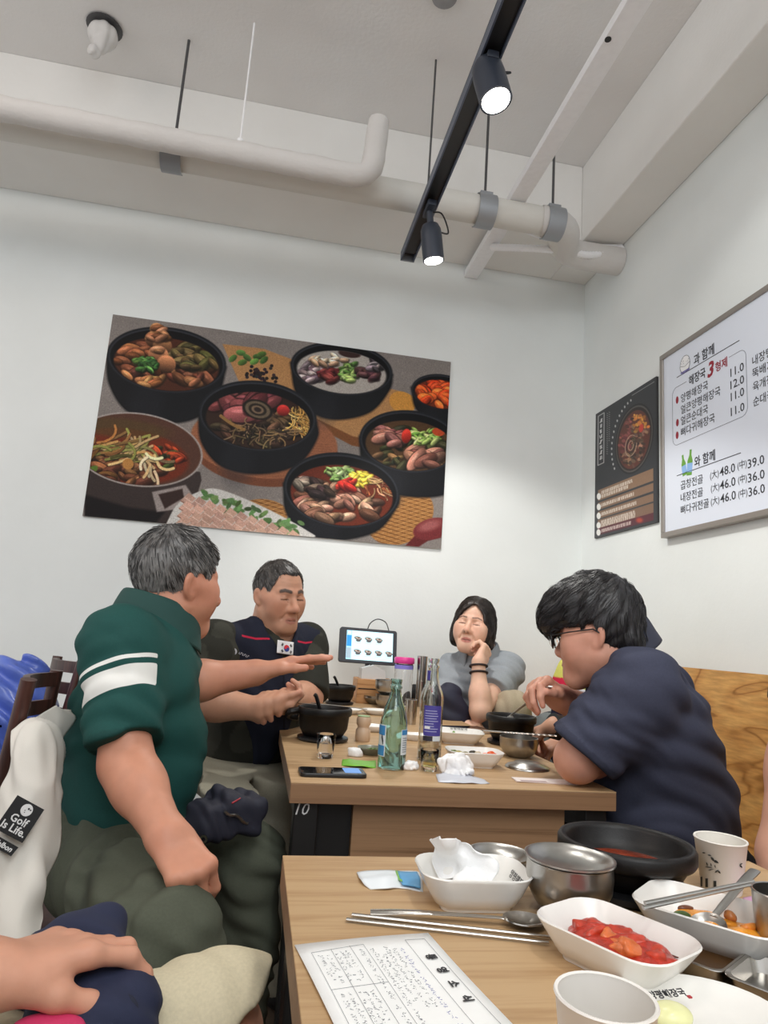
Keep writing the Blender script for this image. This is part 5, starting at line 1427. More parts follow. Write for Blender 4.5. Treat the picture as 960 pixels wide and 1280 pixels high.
# ---- young man eating, navy polo and glasses
def man_eating():
    A = axes(-66); P = J(850, 1070, 1.58); C = J(806, 905, 1.56); N = J(778, 815, 1.56)
    shL, shR = J(800, 862, 1.42), J(772, 850, 1.76)
    elL, wrL = J(722, 949, 1.47), J(775, 935, 1.68)
    elR, wrR = J(768, 905, 1.72), J(701, 873, 1.66)
    s = dict(head=(J(746, 796, 1.56), axes(-55, -8, 3), .98), neck=N, C=C, P=P, neck_r=.066,
             face=dict(skin=(200, 146, 124), flush=(192, 130, 110), lip=(176, 104, 96), wide=1.02, cheek=.012, jaw=.008, nose=.011, browc=(30, 26, 26), browt=1.1),
             arms=dict(R=(shR, elR, wrR), L=(shL, elL, wrL)), arm_r=(.053, .048, .047, .034),
             hands=dict(R=dict(d=nrm(J(664, 850, 1.62)-wrR), n=(-.2, -.45, -.85), b=(-.3, -.85, .3), curls=[(.75, .9, .5), (.85, 1.0, .6), (1.0, 1.1, .6), (1.1, 1.1, .6)], s=1.0, thumb=(.35, .85, .35), tc=(.25, .2)),
                        L=dict(d=(.2, .9, .1), n=(.9, -.2, 0), b=(0, 0, 1), curls=[(.5, .6, .4)]*4, s=1.0)),
             hair='thick', hair_col=((24, 22, 23), (52, 50, 54)), grey_w=lambda q: .4*np.ones(len(q)))
    body, info, loc = figure('young man in a navy polo and glasses bending over his bowl', s, .0028)
    T, U = torso(P, C, A, N, shR, shL, 1.08, .175, .132, .175)
    T += [el(C-U[1]*.050-U[2]*.03, (.15, .09, .15), U)]
    axL, axR = nrm(elL-shL), nrm(elR-shR)
    hem = shL+axL*.188
    slL = cutp(rc(shL-axL*.01, elL, .084, .082), hem, axL); slR = cutp(rc(shR, elR, .074, .074), shR+axR*.18, axR)
    navy = lin((66, 69, 86))
    fo = lambda p: folds(p, 38, (.25, .15, .95), .012)+folds(p+2, 66, (.5, .3, .8), .005)+folds(p, 70, axL, .003)*np.exp(-((p-shL-axL*.15)**2).sum(1)/.02)
    def col(V):
        c = np.tile(navy, (len(V), 1)); t = (V-shL)@axL; q = V-shL-t[:, None]*axL
        c[(np.linalg.norm(q, axis=1) < .12) & (t > .172) & (t < .21)] = navy*.75; return c
    sh = garment('polo_shirt', T+[slL, slR], .055, M_CLOTH, body, .005, fo, [half(P-U[2]*.10, -U[2]), lambda p: -rc(N-np.array([0, 0, .02]), N+nrm(hcv(N, s))*.2, .062).f(p)], col)
    mg = mat('navy_collar', (57, 60, 75), .85, bump=.2, bscale=900)
    Uc = np.array(A); up = nrm(s['head'][0]-N+np.array([.0, 0, .12])); r_ = nrm(A[0]-up*(A[0]@up)); Uc = np.array([r_, np.cross(up, r_), up])
    collar(N+up*.030+Uc[1]*.006, Uc, mg, sh, .072, .30, .030, .040, .026)
    # spectacles
    hc, hU, hs = s['head']; W = lambda x, y, z: hc+hs*(x*hU[0]+y*hU[1]+z*hU[2])
    g = thing_part('glasses', body)
    fm = MB()
    for sx in (-1, 1):
        ring = [W(sx*.033+.025*math.cos(t)*(1 if abs(math.cos(t)) < .9 else 1), .108-.30*(abs(sx*.033+.025*math.cos(t))-.02)*.5, -.002+.020*math.sin(t)) for t in np.linspace(0, 2*PI, 30)]
        fm.tube(ring, .0022*hs, 8, False)
    fm.tube([W(-.009, .111, .004), W(0, .113, .007), W(.009, .111, .004)], .0018, 8)
    fr = fm.build('glasses', M_BLACK, body, label='black rimmed glasses')
    bpy.data.objects.remove(g)
    for sx in (-1, 1):
        MB().tube([W(sx*.058, .101, .006), W(sx*.083, .055, .009), W(sx*.087, -.004, .011), W(sx*.087, -.026, -.004)], .0017, 8).build('temple', M_BLACK, fr)
        MB().lathe([(0, 0), (.0245, 0), (.0245, .0012), (0, .0012)], W(sx*.033, .1045, -.002), 24, hU[1]-.15*sx*hU[0], sy=.8).build('lens', M_LENS, fr, label='clear lens')
    # trousers on the bench
    hL, hR = J(850, 1110, 1.44), J(845, 1085, 1.76); kL, kR = hL+np.array([-.36, .08, .0]), hR+np.array([-.36, .10, .0])
    aL, aR = np.array([kL[0], kL[1], .08]), np.array([kR[0], kR[1], .08])
    pr = [el(P-np.array([0, 0, .03]), (.19, .17, .12), U), rc(hL, kL, .09, .072), rc(kL, aL, .07, .055), rc(hR, kR, .09, .072), rc(kR, aR, .07, .055)]
    garment('trousers', pr, .035, M_CLOTH, body, .007, lambda p: folds(p, 40, (.8, .2, .4), .006), [half(P-U[2]*.02, U[2])], flat_col((30, 30, 34)))
    for a in (aL, aR): shoe(a, -70, mat('black_trainer', (26, 25, 26), .6), 'shoe', body)
    return info, hc
def hcv(N, s): return s['head'][0]-N
def thing_part(n, b):
    o = bpy.data.objects.new(n+'_tmp', None); COL.objects.link(o); return o
YM, YMH = man_eating()

# ---- person in the yellow vest, mostly hidden behind the young man
def yellow():
    A = axes(-75); C = J(733, 882, 2.28); P = C+np.array([.06, .0, -.27]); N = C+np.array([-.02, 0, .17])
    r = A[0]; shL, shR = C-r*.18+np.array([0, 0, .08]), C+r*.18+np.array([0, 0, .08])
    elL, wrL = J(752, 925, 2.10), J(694, 908, 2.06)
    elR, wrR = J(742, 945, 2.42), J(705, 925, 2.20)
    s = dict(head=(J(752, 785, 2.34), axes(-90, -10, 0), .92), neck=N, C=C, P=P,
             face=dict(skin=(206, 158, 132), wide=1.0, age=.5), arms=dict(L=(shL, elL, wrL), R=(shR, elR, wrR)), arm_r=(.046, .042, .044, .030),
             hands=dict(L=dict(d=(-.3, .8, -.3), n=(.1, .0, -1), b=(-.8, -.1, .3), curls=[(.5, .7, .4)]*4, s=.95), R=dict(d=(-.8, -.3, -.3), n=(0, 0, -1), b=(0, -1, .2), curls=[(.4, .6, .4)]*4, s=.95)),
             hair='short', hair_col=((36, 34, 34), None))
    body, info, loc = figure('person in a yellow and navy vest half hidden behind the young man', s, .0034)
    T, U = torso(P, C, A, N, shR, shL, .95, .14, .12, .16)
    axL = nrm(elL-shL); axR = nrm(elR-shR)
    ye, red, nv = lin((206, 204, 104)), lin((190, 36, 66)), lin((34, 36, 58))
    o_ = np.array([0, 0, CAM_H])
    def col(V):
        c = np.tile(ye, (len(V), 1)); x = (V-C)@U[0]; z = (V-C)@U[2]
        side = x < -.02+.02
        c[(z < .085) & (x > -.150) & (x < .03) & (z > -.2)] = nv
        c[(z > .050) & (z < .115) & (x > -.145) & (x < .03)] = red
        return c
    slL, slR = cutp(rc(shL, elL, .066, .066), shL+axL*.17, axL), cutp(rc(shR, elR, .066, .066), shR+axR*.17, axR)
    v = garment('vest', T+[slL, slR], .045, M_CLOTH, body, .0055, lambda p: folds(p, 45, (.3, .1, .9), .005), [half(P-U[2]*.05, -U[2]), lambda p: -rc(N-np.array([0, 0, .02]), N+np.array([0, 0, .2]), .062).f(p)], col)
    bw = mat('badge_white', (222, 224, 232), .7); bb = mat('badge_blue', (70, 92, 160), .7)
    f0 = U_(T+[slL], .045)
    def hit(px, py, lift):
        d = nrm(J(px, py, 2.0)-o_); t = np.linspace(1.8, 2.9, 900); Q = o_+t[:, None]*d; i = int(np.argmax(f0(Q) < 0)); return Q[i]-d*lift
    rows = [[hit(x0+(x1-x0)*u, y, .009) for u in (0, .5, 1)] for y, x0, x1 in ((862, 721, 731), (866, 719, 732), (873, 717, 728), (880, 716, 724))]
    b, B, Nn = sheet(rows, 3, 3, .002, 'badge', bw, v, label='white badge')
    for k in range(3):
        p = hit(719+k*3.4, 872.5-k*.2, .013); q = hit(719+k*3.4, 878-k*.2, .013); m = hit(721.4+k*3.4, 874, .013)
        MB().tube([p, q], .0012, 5).tube([p, m], .0012, 5).build('letter_stroke', bb, b)
    wx = nrm(wrL-elL); x = nrm(np.cross(wx, [0, 0, 1])); y = np.cross(wx, x); c = wrL+wx*.0
    MB().loops([[c+wx*t+(x*math.cos(k)+y*math.sin(k))*rr for k in np.linspace(0, 2*PI, 25)[:-1]] for t, rr in ((-.02, .035), (-.02, .039), (.012, .039), (.012, .034))]).build('wristband', M_BLACK, body, label='black wristband')
    hL, hR = P-A[0]*.1+np.array([0, 0, -.04]), P+A[0]*.1+np.array([0, 0, -.04]); kL, kR = hL+A[1]*.36, hR+A[1]*.36
    pr = [el(P-np.array([0, 0, .03]), (.16, .14, .11), U)]+[q for h_, k_ in ((hL, kL), (hR, kR)) for q in (rc(h_, k_, .082, .068), rc(k_, np.array([k_[0], k_[1], .08]), .064, .05))]
    garment('trousers', pr, .035, M_CLOTH, body, .008, None, [half(P+U[2]*.03, U[2])], flat_col((32, 32, 36)))
yellow()

# ---- neighbour at the near table: forearm, hand and beige shorts in view
def neighbour():
    A = axes(84)
    k1 = J(285, 1240, .90); 
    hip1 = np.array([-.40, .80, .50]); knee1 = J(262, 1300, .955)
    P = np.array([-.47, .66, .58]); C = np.array([-.52, .64, .90]); N = np.array([-.48, .64, 1.09])
    shL, shR = np.array([-.50, .84, 1.02]), np.array([-.52, .46, 1.02])
    elL = np.array([-.40, .78, .735]); wrL = J(-24, 1221, .80)
    d = nrm(J(80, 1190, .85)-wrL)
    s = dict(head=(np.array([-.44, .65, 1.22]), axes(90, 0, 0), 1.0), neck=N, C=C, P=P, face=dict(skin=(208, 152, 126), flush=(196, 122, 98), age=.6), hair='short', hair_col=((60, 58, 58), None),
             arms=dict(L=(shL, elL, wrL), R=(shR, np.array([-.42, .40, .78]), np.array([-.22, .45, .70]))), arm_r=(.054, .050, .050, .034),
             hands=dict(L=dict(d=d, n=(.30, .15, -1), b=(.1, -.95, -.25), curls=[(.28, .60, .25), (.24, .75, .45), (.3, .8, .5), (.35, .8, .5)], s=1.08, thumb=(.42, .95, .45), tc=(.25, .2), splay=.10),
                        R=dict(d=(.9, .3, -.2), n=(0, 0, -1), b=(0, 1, 0), curls=[(.3, .4, .3)]*4, s=1.0)))
    shin = np.array([knee1[0]+.06, knee1[1]-.02, .30])
    s['skin_extra'] = [rc(hip1, knee1, .07, .062), rc(knee1, shin, .060, .055), rc(shin, np.array([knee1[0]+.05, knee1[1], .08]), .055, .04)]
    s['extent'] = [np.array([knee1[0]+.05, knee1[1], .05])]
    body, info, loc = figure('person in beige shorts whose hand rests on a navy cap at lower left', s, .0025)
    T, U = torso(P, C, A, N, shR, shL, 1.0, .15, .12, .165)
    axL = nrm(elL-shL)
    garment('t_shirt', T+[cutp(rc(shL, elL, .07, .07), shL+axL*.2, axL), cutp(rc(shR, np.array([-.42, .40, .78]), .07, .07), shR+np.array([.08, -.05, -.18]), (.3, -.2, -.8))], .045, M_CLOTH, body, .007, lambda p: folds(p, 40, (.3, .2, .9), .005), [half(P-U[2]*.05, -U[2]), lambda p: -rc(N-np.array([0, 0, .02]), N+np.array([0, 0, .2]), .062).f(p)], flat_col((44, 50, 46)))
    nail = mat('nail', (206, 150, 132), .3)
    tp, tv = info['L']['thumb']
    ez = nrm(np.array([0, 0, 1])-tv*tv[2]); ey_ = np.cross(ez, tv)
    en = el(tp-tv*.006+ez*.0072, (.0095, .0075, .0022), np.array([tv, ey_, ez]))
    sdf_obj('thumbnail', en.f, tp-.03, tp+.03, .0012, nail, body, levels=3)
    hem = J(300, 1246, .95); hd = nrm([.62, -.12, -.75])
    hip2, knee2 = np.array([-.40, .54, .53]), np.array([-.02, .44, .53])
    pr = [el(P-np.array([0, 0, .03]), (.17, .15, .12), U), cutp(rc(hip1, knee1+(knee1-hip1)*.08, .096, .088), hem, hd), cutp(rc(knee1, shin, .088, .088), hem, hd), cutp(rc(hip2, knee2, .098, .09), knee2-np.array([.03, 0, 0]), (1, 0, 0))]
    inner = rc(knee1, shin, .081, .081)
    deep = half(hem-hd*.04, -hd)
    garment('shorts', pr, .03, M_CLOTH, body, .0045, lambda p: folds(p, 36, (.2, .9, .3), .006)+folds(p, 60, (.8, .3, .4), .0035), [half(P+U[2]*.04, U[2]), lambda p: -np.maximum(inner.f(p), deep(p))], flat_col((206, 196, 168)))
    return info
NB = neighbour()

# ---- diner at the right edge: only the upper arm is in view
def diner():
    A = axes(-85); P = np.array([1.20, .84, .58]); C = np.array([1.17, .84, .90]); N = np.array([1.13, .84, 1.10])
    el_ = J(986, 1072, 1.07); sh_ = J(1012, 868, 1.10)
    s = dict(head=(np.array([1.09, .84, 1.25]), axes(-90), 1.0), neck=N, C=C, P=P, face=dict(skin=(206, 156, 134), flush=(196, 130, 112)), hair='short', hair_col=((30, 28, 28), None),
             arms=dict(R=(sh_, el_, J(1020, 1190, .99)), L=(np.array([1.16, .66, 1.02]), np.array([1.08, .60, .78]), np.array([.92, .66, .775]))), arm_r=(.050, .046, .044, .03),
             hands=dict(R=dict(d=(-.9, -.2, 0), n=(0, 0, -1), b=(0, -1, 0), curls=[(.3, .4, .3)]*4), L=dict(d=(-.9, .2, 0), n=(0, 0, -1), b=(0, 1, 0), curls=[(.3, .4, .3)]*4)))
    body, info, loc = figure('diner at the right edge of the photo, bare upper arm showing', s, .0035)
    T, U = torso(P, C, A, N, np.array([1.13, 1.0, 1.01]), np.array([1.16, .66, 1.02]), 1.0, .14, .115, .165)
    axr = nrm(el_-sh_); garment('t_shirt', T+[cutp(rc(sh_, el_, .066, .066), sh_+axr*.025, axr), cutp(rc(np.array([1.16, .66, 1.02]), np.array([1.08, .60, .78]), .066, .066), (1.13, .63, .92), (-.35, -.2, -.9))], .045, M_CLOTH, body, .007, None, [half(P-U[2]*.05, -U[2]), lambda p: -rc(N-np.array([0, 0, .02]), N+np.array([0, 0, .2]), .062).f(p)], flat_col((60, 62, 70)))
    pr = [el(P-np.array([0, 0, .03]), (.17, .15, .12), U)]+[q for y in (.76, .96) for q in (rc(np.array([1.25, y, .53]), np.array([.88, y, .53]), .085, .07), rc(np.array([.88, y, .53]), np.array([.88, y, .08]), .066, .05))]
    garment('trousers', pr, .035, M_CLOTH, body, .008, None, [half(P+U[2]*.04, U[2])], flat_col((40, 44, 56)))
diner()
# ------------------------------------------------------------------ tableware
TZ = .7402
def at(px, py, z=TZ):
    return JZ(px, py, z)
def base(p): return np.array([p[0], p[1], TZ])
def Rz(a):
    c, s = math.cos(a), math.sin(a); return np.array([[c, -s, 0], [s, c, 0], [0, 0, 1.]])
def dish(name, label, c, rot, L=.132, W=.096, H=.038, group='white rectangular side dishes', cat='dish'):
    t = thing(name, label, cat, c, group); R = Rz(rot); c = np.asarray(c, float)
    def ring(k, r, z, f=1.0): return (np.c_[rrect(L*k*f, W*k*(2-f) if f != 1 else W*k, r), np.full(28, z)])@R.T+c
    sec = [(.62, .012, 0), (.64, .014, .004), (.72, .02, .006), (.84, .024, .018), (.97, .028, H-.003), (1.0, .03, H), (.985, .03, H+.0015), (.955, .028, H-.001), (.83, .024, .020), (.74, .02, .0085), (.70, .018, .0075)]
    MB().loops([ring(*s) for s in sec]).build('body', M_CERAM, t, sharp=.9)
    MB().loops([ring(.60, .012, 0.0), ring(.60, .012, .0002)]).build('foot', mat('dish_foot', (206, 200, 190), .6), t)
    return t
def dish_text(t, c, rot, u, v, size, body='양평해장국', z=.0335, flip=0.0, tilt=.9):
    R = Rz(rot+flip); ux = R@np.array([1, 0, 0]); uy = R@np.array([0, 1, 0])*math.cos(tilt)+np.array([0, 0, 1])*math.sin(tilt)
    o = np.asarray(c)+Rz(rot)@np.array([u, v, 0])+np.array([0, 0, z])
    text('lettering', body, o, ux, uy, size, M_INK, t, 'CENTER', lift=.0012)
def pot(name, label, c, r, H, plate=True, group=None, seg=48, ear=0.0, soup=None):
    t = thing(name, label, 'pot', c, group); c = np.asarray(c, float); b = .012 if plate else 0
    if plate: MB().lathe([(0, 0), (r*.86, 0), (r*.92, .004), (r*.92, .010), (r*.84, .012), (0, .012)], c, seg).build('base_plate', M_BLACK, t, label='black plastic base plate')
    MB().lathe([(0, b), (r*.70, b), (r*.80, b+.012), (r*.87, b+.022), (r*.91, H-.022), (r*.97, H-.020), (r*1.0, H-.016), (r*1.0, H-.004), (r*.97, H), (r*.90, H), (r*.865, H-.006), (r*.83, H*.62+b*.38), (r*.76, b+.022), (r*.6, b+.012), (0, b+.010)], c, seg).build('bowl', M_STONE, t, sharp=1.2)
    if soup: MB().lathe([(0, 0), (r*.70, 0), (r*.70, .001), (0, .0015)], c+np.array([0, 0, b+.018]), 32).build('broth', soup, t, label='red broth left in the bowl')
    return t
def steel_bowl(name, label, c, r, H, group='stainless rice bowls', m=None, cat='bowl', tilt=(0, 0, 1)):
    o = thing(name, label, cat, c, group)
    MB().lathe([(0, 0), (r*.55, 0), (r*.58, .003), (r*.80, .010), (r*.97, .026), (r, H*.72), (r*.985, H-.002), (r*1.0, H), (r*.955, H), (r*.95, H*.7), (r*.90, .022), (r*.6, .008), (0, .006)], c, 40, tilt).build('bowl', m or M_STEEL2, o, sharp=1.0)
    return o
def steel_lid(name, label, c, r, group='stainless rice bowl lids', up=True, m=None):
    o = thing(name, label, 'lid', c, group)
    if up: pr = [(0, .0), (r*.55, .0), (r*.60, .003), (r*.86, .009), (r*.94, .0125), (r, .0125), (r, .0145), (r*.93, .0145), (r*.85, .0105), (r*.58, .0045), (0, .0025)]
    else: pr = [(0, .012), (r*.55, .012), (r*.6, .009), (r*.9, .004), (r*.98, 0), (r, 0), (r, .002), (r*.92, .0065), (r*.62, .0115), (r*.56, .0145), (0, .0145)]
    MB().lathe(pr, c, 40).build('lid', m or M_STEEL2, o, sharp=1.0); return o
def cup(name, label, c, r0, r1, H, m, group, cat='cup', wall=.0012, rim=.0018, foot=True):
    o = thing(name, label, cat, c, group)
    MB().lathe([(0, .004), (r0, .004), (r0, 0), (r1, H), (r1+rim*.6, H+rim*.3), (r1+rim*.2, H+rim), (r1-wall-.0006, H+rim*.6), (r1-wall, H-.002), (r0-wall*.5, .006), (0, .006)], c, 36).build('cup', m, o, sharp=1.0)
    return o
def stick(p, q, r0, r1, m, name, label, group, parent=None, flat=.55, upv=(0, 0, 1)):
    P = resample([p, q], .02); rr = np.linspace(r0, r1, len(P))
    t = thing(name, label, 'chopstick', np.minimum(p, q)*.5+np.maximum(p, q)*.5, group)
    MB().tube(P, rr, 8, True, flat, upv).build('shaft', m, t); return t
def spoon(handle, neck, bowl_c, label, bend=.012, m=None, bl=.024, bw=.019, group='stainless spoons', up=(0, 0, 1)):
    h, n, b = map(lambda v: np.asarray(v, float), (handle, neck, bowl_c)); m = m or M_STEEL
    t = thing('spoon', label, 'spoon', b, group)
    d = nrm(b-n); P = spline([h, h*.6+n*.4+np.array([0, 0, bend*.4]), n, b-d*bl*.8], 8); k = len(P)
    w = np.interp(np.linspace(0, 1, k), [0, .12, .5, .85, 1], [.0062, .0066, .0048, .0036, .005])
    MB().tube(P, w, 10, True, .30, up).build('handle', m, t)
    sd = nrm(np.cross(d, up)); uu = np.cross(sd, d); V = []; F = []
    for z_, o_ in ((0, 1), (-.0012, 1.02)):
        for i in range(8):
            for j in range(24):
                a = 2*PI*j/24; q = i/7; V.append(b+(d*math.cos(a)*bl*(1 if math.cos(a) > 0 else .95)+sd*math.sin(a)*bw)*q*o_+uu*(.007*(q*q-1)+.002+z_))
    for s_ in (0, 192):
        for i in range(7):
            for j in range(24):
                a0 = s_+i*24+j; a1 = s_+i*24+(j+1) % 24; f_ = [a0, a1, a1+24, a0+24]; F.append(f_ if s_ == 0 else f_[::-1])
    for j in range(24): F.append([168+j, 168+(j+1) % 24, 192+168+(j+1) % 24, 192+168+j])
    MB().add(V, F).build('spoon_bowl', m, t); return t
def blob(name, label, cat, c, r, m, parent=None, group=None, h=.003, n1=.15, f1=120, U=None, flat=None, colors=None):
    r = np.asarray(r, float)*np.ones(3); e = el(c, r, U); mx = r.max(); mn = r.min()
    def f(p):
        d = e.f(p)-n1*mn*snoise(p, f1)
        return d if flat is None else smax(d, flat-p[:, 2], .002)
    o = sdf_obj(name, f, np.asarray(c)-mx*1.5, np.asarray(c)+mx*1.5, h, m, parent, colors, levels=3)
    if cat: tag(o, label, cat, group)
    return o
GL_SIDE = 'white rectangular side dishes'

# ---- near table
Dr = -1.08
c1 = base(at(589, 1128)); d1 = dish('side_dish', 'small white dish heaped with used tissue on the near table', c1, -.04)
dish_text(d1, c1, -.04, .0545, .0, .011, flip=-PI/2, tilt=1.05, z=.0215)
tis = MB()
def tissue(name, label, c, r, up=1.0, group='crumpled tissues', hgt=.03, seed=0, m=None):
    def f(p):
        q = (p-c-seed)
        d = el(c+np.array([0, 0, hgt*.35]), (r, r*.8, hgt)).f(p); k = r/.036
        return d-k*(folds(q, 110/k, (.7, .5, .5), .009)+.009*np.abs(snoise(q+5, 80/k))+.004*np.abs(snoise(q, 190/k))-.004)
    o = sdf_obj(name, lambda p: smax(f(p), c[2]-p[:, 2], .002), c-np.array([r*1.6, r*1.6, .01]), c+np.array([r*1.6, r*1.6, hgt*2.6]), .0018, m or M_TISSUE, levels=3)
    return tag(o, label, 'tissue', group)
cc = c1+np.array([0, 0, .0085])
tissue('tissue', 'flattened wet tissue lying in the bottom of the small white dish', cc+np.array([.004, .004, .002]), .027, hgt=.011)
rows = [[at(548, 1098, .757), at(566, 1101, .757), at(590, 1105, .757), at(612, 1108, .757)],
        [at(543, 1078, .772), at(562, 1080, .768), at(588, 1086, .77), at(622, 1092, .768)],
        [at(541, 1062, .79)+np.array([0, .012, 0]), at(563, 1062, .80)+np.array([0, .010, 0]), at(583, 1066, .79)+np.array([0, .014, 0]), at(626, 1080, .782)+np.array([0, .01, 0])],
        [at(543, 1055, .80)+np.array([0, .02, 0]), at(563, 1050, .815)+np.array([0, .016, 0]), at(581, 1058, .80)+np.array([0, .02, 0]), at(606, 1072, .79)+np.array([0, .02, 0])]]
o, _, _ = sheet(rows, 12, 12, .0008, 'tissue', M_TISSUE, None, .0055, 170); tag(o, 'white tissue sticking up out of the small white dish', 'tissue', 'crumpled tissues')
# wet wipe packet
rows = [[at(446, 1092), at(475, 1088, .745), at(500, 1090, .743), at(522, 1088)], [at(452, 1102, .743), at(480, 1098, .747), at(503, 1100, .744), at(527, 1099, .743)], [at(463, 1112), at(484, 1110, .743), at(500, 1109, .742), at(529, 1115)]]
pk, B, Nn = sheet(rows, 6, 6, .0012, 'wipe_packet', mat('packet_white', (226, 232, 236), .35), None, .0012, 160); tag(pk, 'torn white and blue wet wipe packet on the near table', 'packet')
rows2 = [[at(497, 1089.5, .7452), at(508, 1090, .745), at(521, 1090, .743)], [at(500, 1098, .7472), at(512, 1099, .746), at(525, 1099, .745)], [at(503, 1105, .745), at(514, 1107, .7445), at(526, 1110, .7435)]]
sheet(rows2, 5, 5, .0010, 'blue_print', mat('packet_blue', (92, 164, 214), .4), pk, .0006, 160, label='blue printed corner')
sheet([[at(494, 1088, .7452), at(499, 1089, .7454)], [at(498, 1099, .7470), at(503, 1102, .7468)]], 4, 4, .0010, 'green_print', mat('packet_green', (134, 190, 92), .4), pk)
# chopsticks and spoon lying on the near table
stick(at(433, 1149, .743), at(686, 1178, .743), .0024, .0017, M_STEEL, 'chopstick', 'stainless chopstick lying nearest the paper sheet', 'stainless chopsticks', flat=.7)
stick(at(440, 1143, .743), at(690, 1171, .743), .0024, .0017, M_STEEL, 'chopstick', 'stainless chopstick lying beside the spoon on the near table', 'stainless chopsticks', flat=.7)
spoon(at(463, 1140, .7445), at(610, 1146, .7475), at(655, 1150, .747), 'stainless spoon beside the chopsticks on the near table', .004)
# printed sheet
t = thing('printed_sheet', 'white printed sheet at the corner of the near table', 'paper', base(at(490, 1225)))
p0, p1 = at(368, 1183), at(535, 1168); ex = nrm(p1-p0); ey = np.cross([0, 0, 1], ex); Wp = np.linalg.norm(p1-p0); Hp = .215
crn = [p0, p1, p1-ey*Hp, p0-ey*Hp]
rows = [[p0+ex*Wp*u-ey*Hp*v+np.array([0, 0, .0012+.0012*math.sin(3*u+4*v)]) for u in (0, .33, .66, 1)] for v in (0, .33, .66, 1)]
sheet(rows, 3, 3, .0004, 'sheet', M_PAPER, t)
def paper_pt(u, v): return p0+ex*Wp*u-ey*Hp*v+np.array([0, 0, .0012+.0012*math.sin(3*u+4*v)+.0006])
ptx = mat('paper_print', (112, 114, 122), .8); pbl = mat('paper_print_blue', (112, 112, 170), .8)
def pline(a, b, r=.00022, m=ptx, name='rule'): return MB().tube([paper_pt(*np.array(a)*(1-k)+np.array(b)*k) for k in np.linspace(0, 1, 5)], r, 4)
mb = MB()
for a, b in (((.78, .06), (.78, 1)), ((.93, .06), (.93, 1)), ((.78, .06), (.93, .06)), ((.08, .10), (.46, .07)), ((.46, .07), (.46, 1)), ((.36, .07), (.36, 1)), ((.08, .10), (.08, 1)), ((.08, .42), (.46, .40)), ((.22, .09), (.22, 1)), ((.08, .72), (.46, .70))):
    mb.tube([paper_pt(*(np.array(a)*(1-k)+np.array(b)*k)) for k in np.linspace(0, 1, 6)], .00016, 4)
mb.build('table_rules', ptx, t)
for i, ch in enumerate('통영소식'):
    text('title', ch, paper_pt(.835, .235+.115*i), -ey, ex, .0115, M_INK, t, 'CENTER', lift=.0008, bold=.0003)
for col_, (u, v0, v1, m_) in enumerate(((.70, .14, .98, pbl), (.65, .14, .6, ptx), (.60, .12, .62, ptx), (.55, .18, .55, ptx), (.50, .12, .95, ptx), (.42, .1, .9, ptx), (.32, .12, .38, ptx), (.28, .12, .38, ptx), (.24, .12, .38, ptx), (.18, .14, .38, ptx), (.13, .14, .38, ptx), (.32, .46, .7, ptx), (.28, .46, .7, ptx), (.24, .46, .7, ptx), (.18, .46, .7, ptx), (.13, .46, .7, ptx), (.32, .75, .98, ptx), (.27, .75, .98, ptx), (.2, .75, .98, ptx))):
    mb = MB(); v = v0
    while v < v1:
        if rng.uniform() < .8:
            for k in range(3):
                a = np.array([u+rng.uniform(-.012, .012), v+rng.uniform(-.006, .006)]); b = a+np.array([rng.uniform(-.014, .014), rng.uniform(-.008, .008)])
                mb.tube([paper_pt(*a), paper_pt(*b)], .00017, 3, False)
        v += .0175
    mb.build('small_print', m_, t)
# stainless bowl with its lid on top, lid behind
cb = base(at(711, 1139)); steel_bowl('rice_bowl', 'stainless rice bowl on the near table with a lid resting on it', cb, .0500, .056)
steel_lid('bowl_lid', 'stainless lid upturned on the near rice bowl', cb+np.array([0, 0, .0455]), .0525)
clid = base(at(624, 1079)); steel_lid('bowl_lid', 'stainless lid lying behind the small tissue dish', clid, .044)
# big stone pot
cp = base(at(782, 1051, .798)); M_BROTH = mat('red_broth', (122, 44, 20), .12, noise=.5, nscale=40)
pot('stone_pot', 'large black stone pot with red broth dregs on the near table', cp, .0865, .060, soup=M_BROTH)
# printed paper cup
cu = base(at(902, 1113)); pc = cup('paper_cup', 'paper cup printed with dark leaves beside the stone pot', cu, .0245, .0325, .063, M_CUP, 'paper cups')
def on_cup(px, py, c, r0, r1, H, lift=.0004):
    """point on a cup's side seen at a pixel"""
    o_ = np.array([0, 0, CAM_H]); d = nrm(J(px, py, 1.0)-o_)
    for t_ in np.linspace(.3, 3.2, 6000):
        p = o_+d*t_; z = p[2]-c[2]; r = r0+(r1-r0)*np.clip(z/H, 0, 1)+lift
        if 0 <= z <= H and math.hypot(p[0]-c[0], p[1]-c[1]) < r: return p
    return None
lm = mat('leaf_print', (52, 54, 50), .7)
def marks(parent, polys, c, r0, r1, H, m):
    for P in polys:
        Q = [on_cup(x, y, c, r0, r1, H) for x, y in P]
        if any(q is None for q in Q): continue
        n_ = nrm((np.mean(Q, 0)-c)*np.array([1, 1, 0])); Q = np.array(Q)+n_*.0006
        mesh_obj('leaf_print', np.vstack([Q, Q-n_*.0004]), [list(range(len(Q))), list(range(len(Q), 2*len(Q)))[::-1]]+[[i, (i+1) % len(Q), len(Q)+(i+1) % len(Q), len(Q)+i] for i in range(len(Q))], m, parent, False)
def leafp(x, y, l, w, a):
    C, S = math.cos(a), math.sin(a); return [(x+u*C*l-v*S*w, y+u*S*l+v*C*w) for u, v in ((-1, 0), (-.3, .9), (.4, .7), (1, 0), (.4, -.7), (-.3, -.9))]
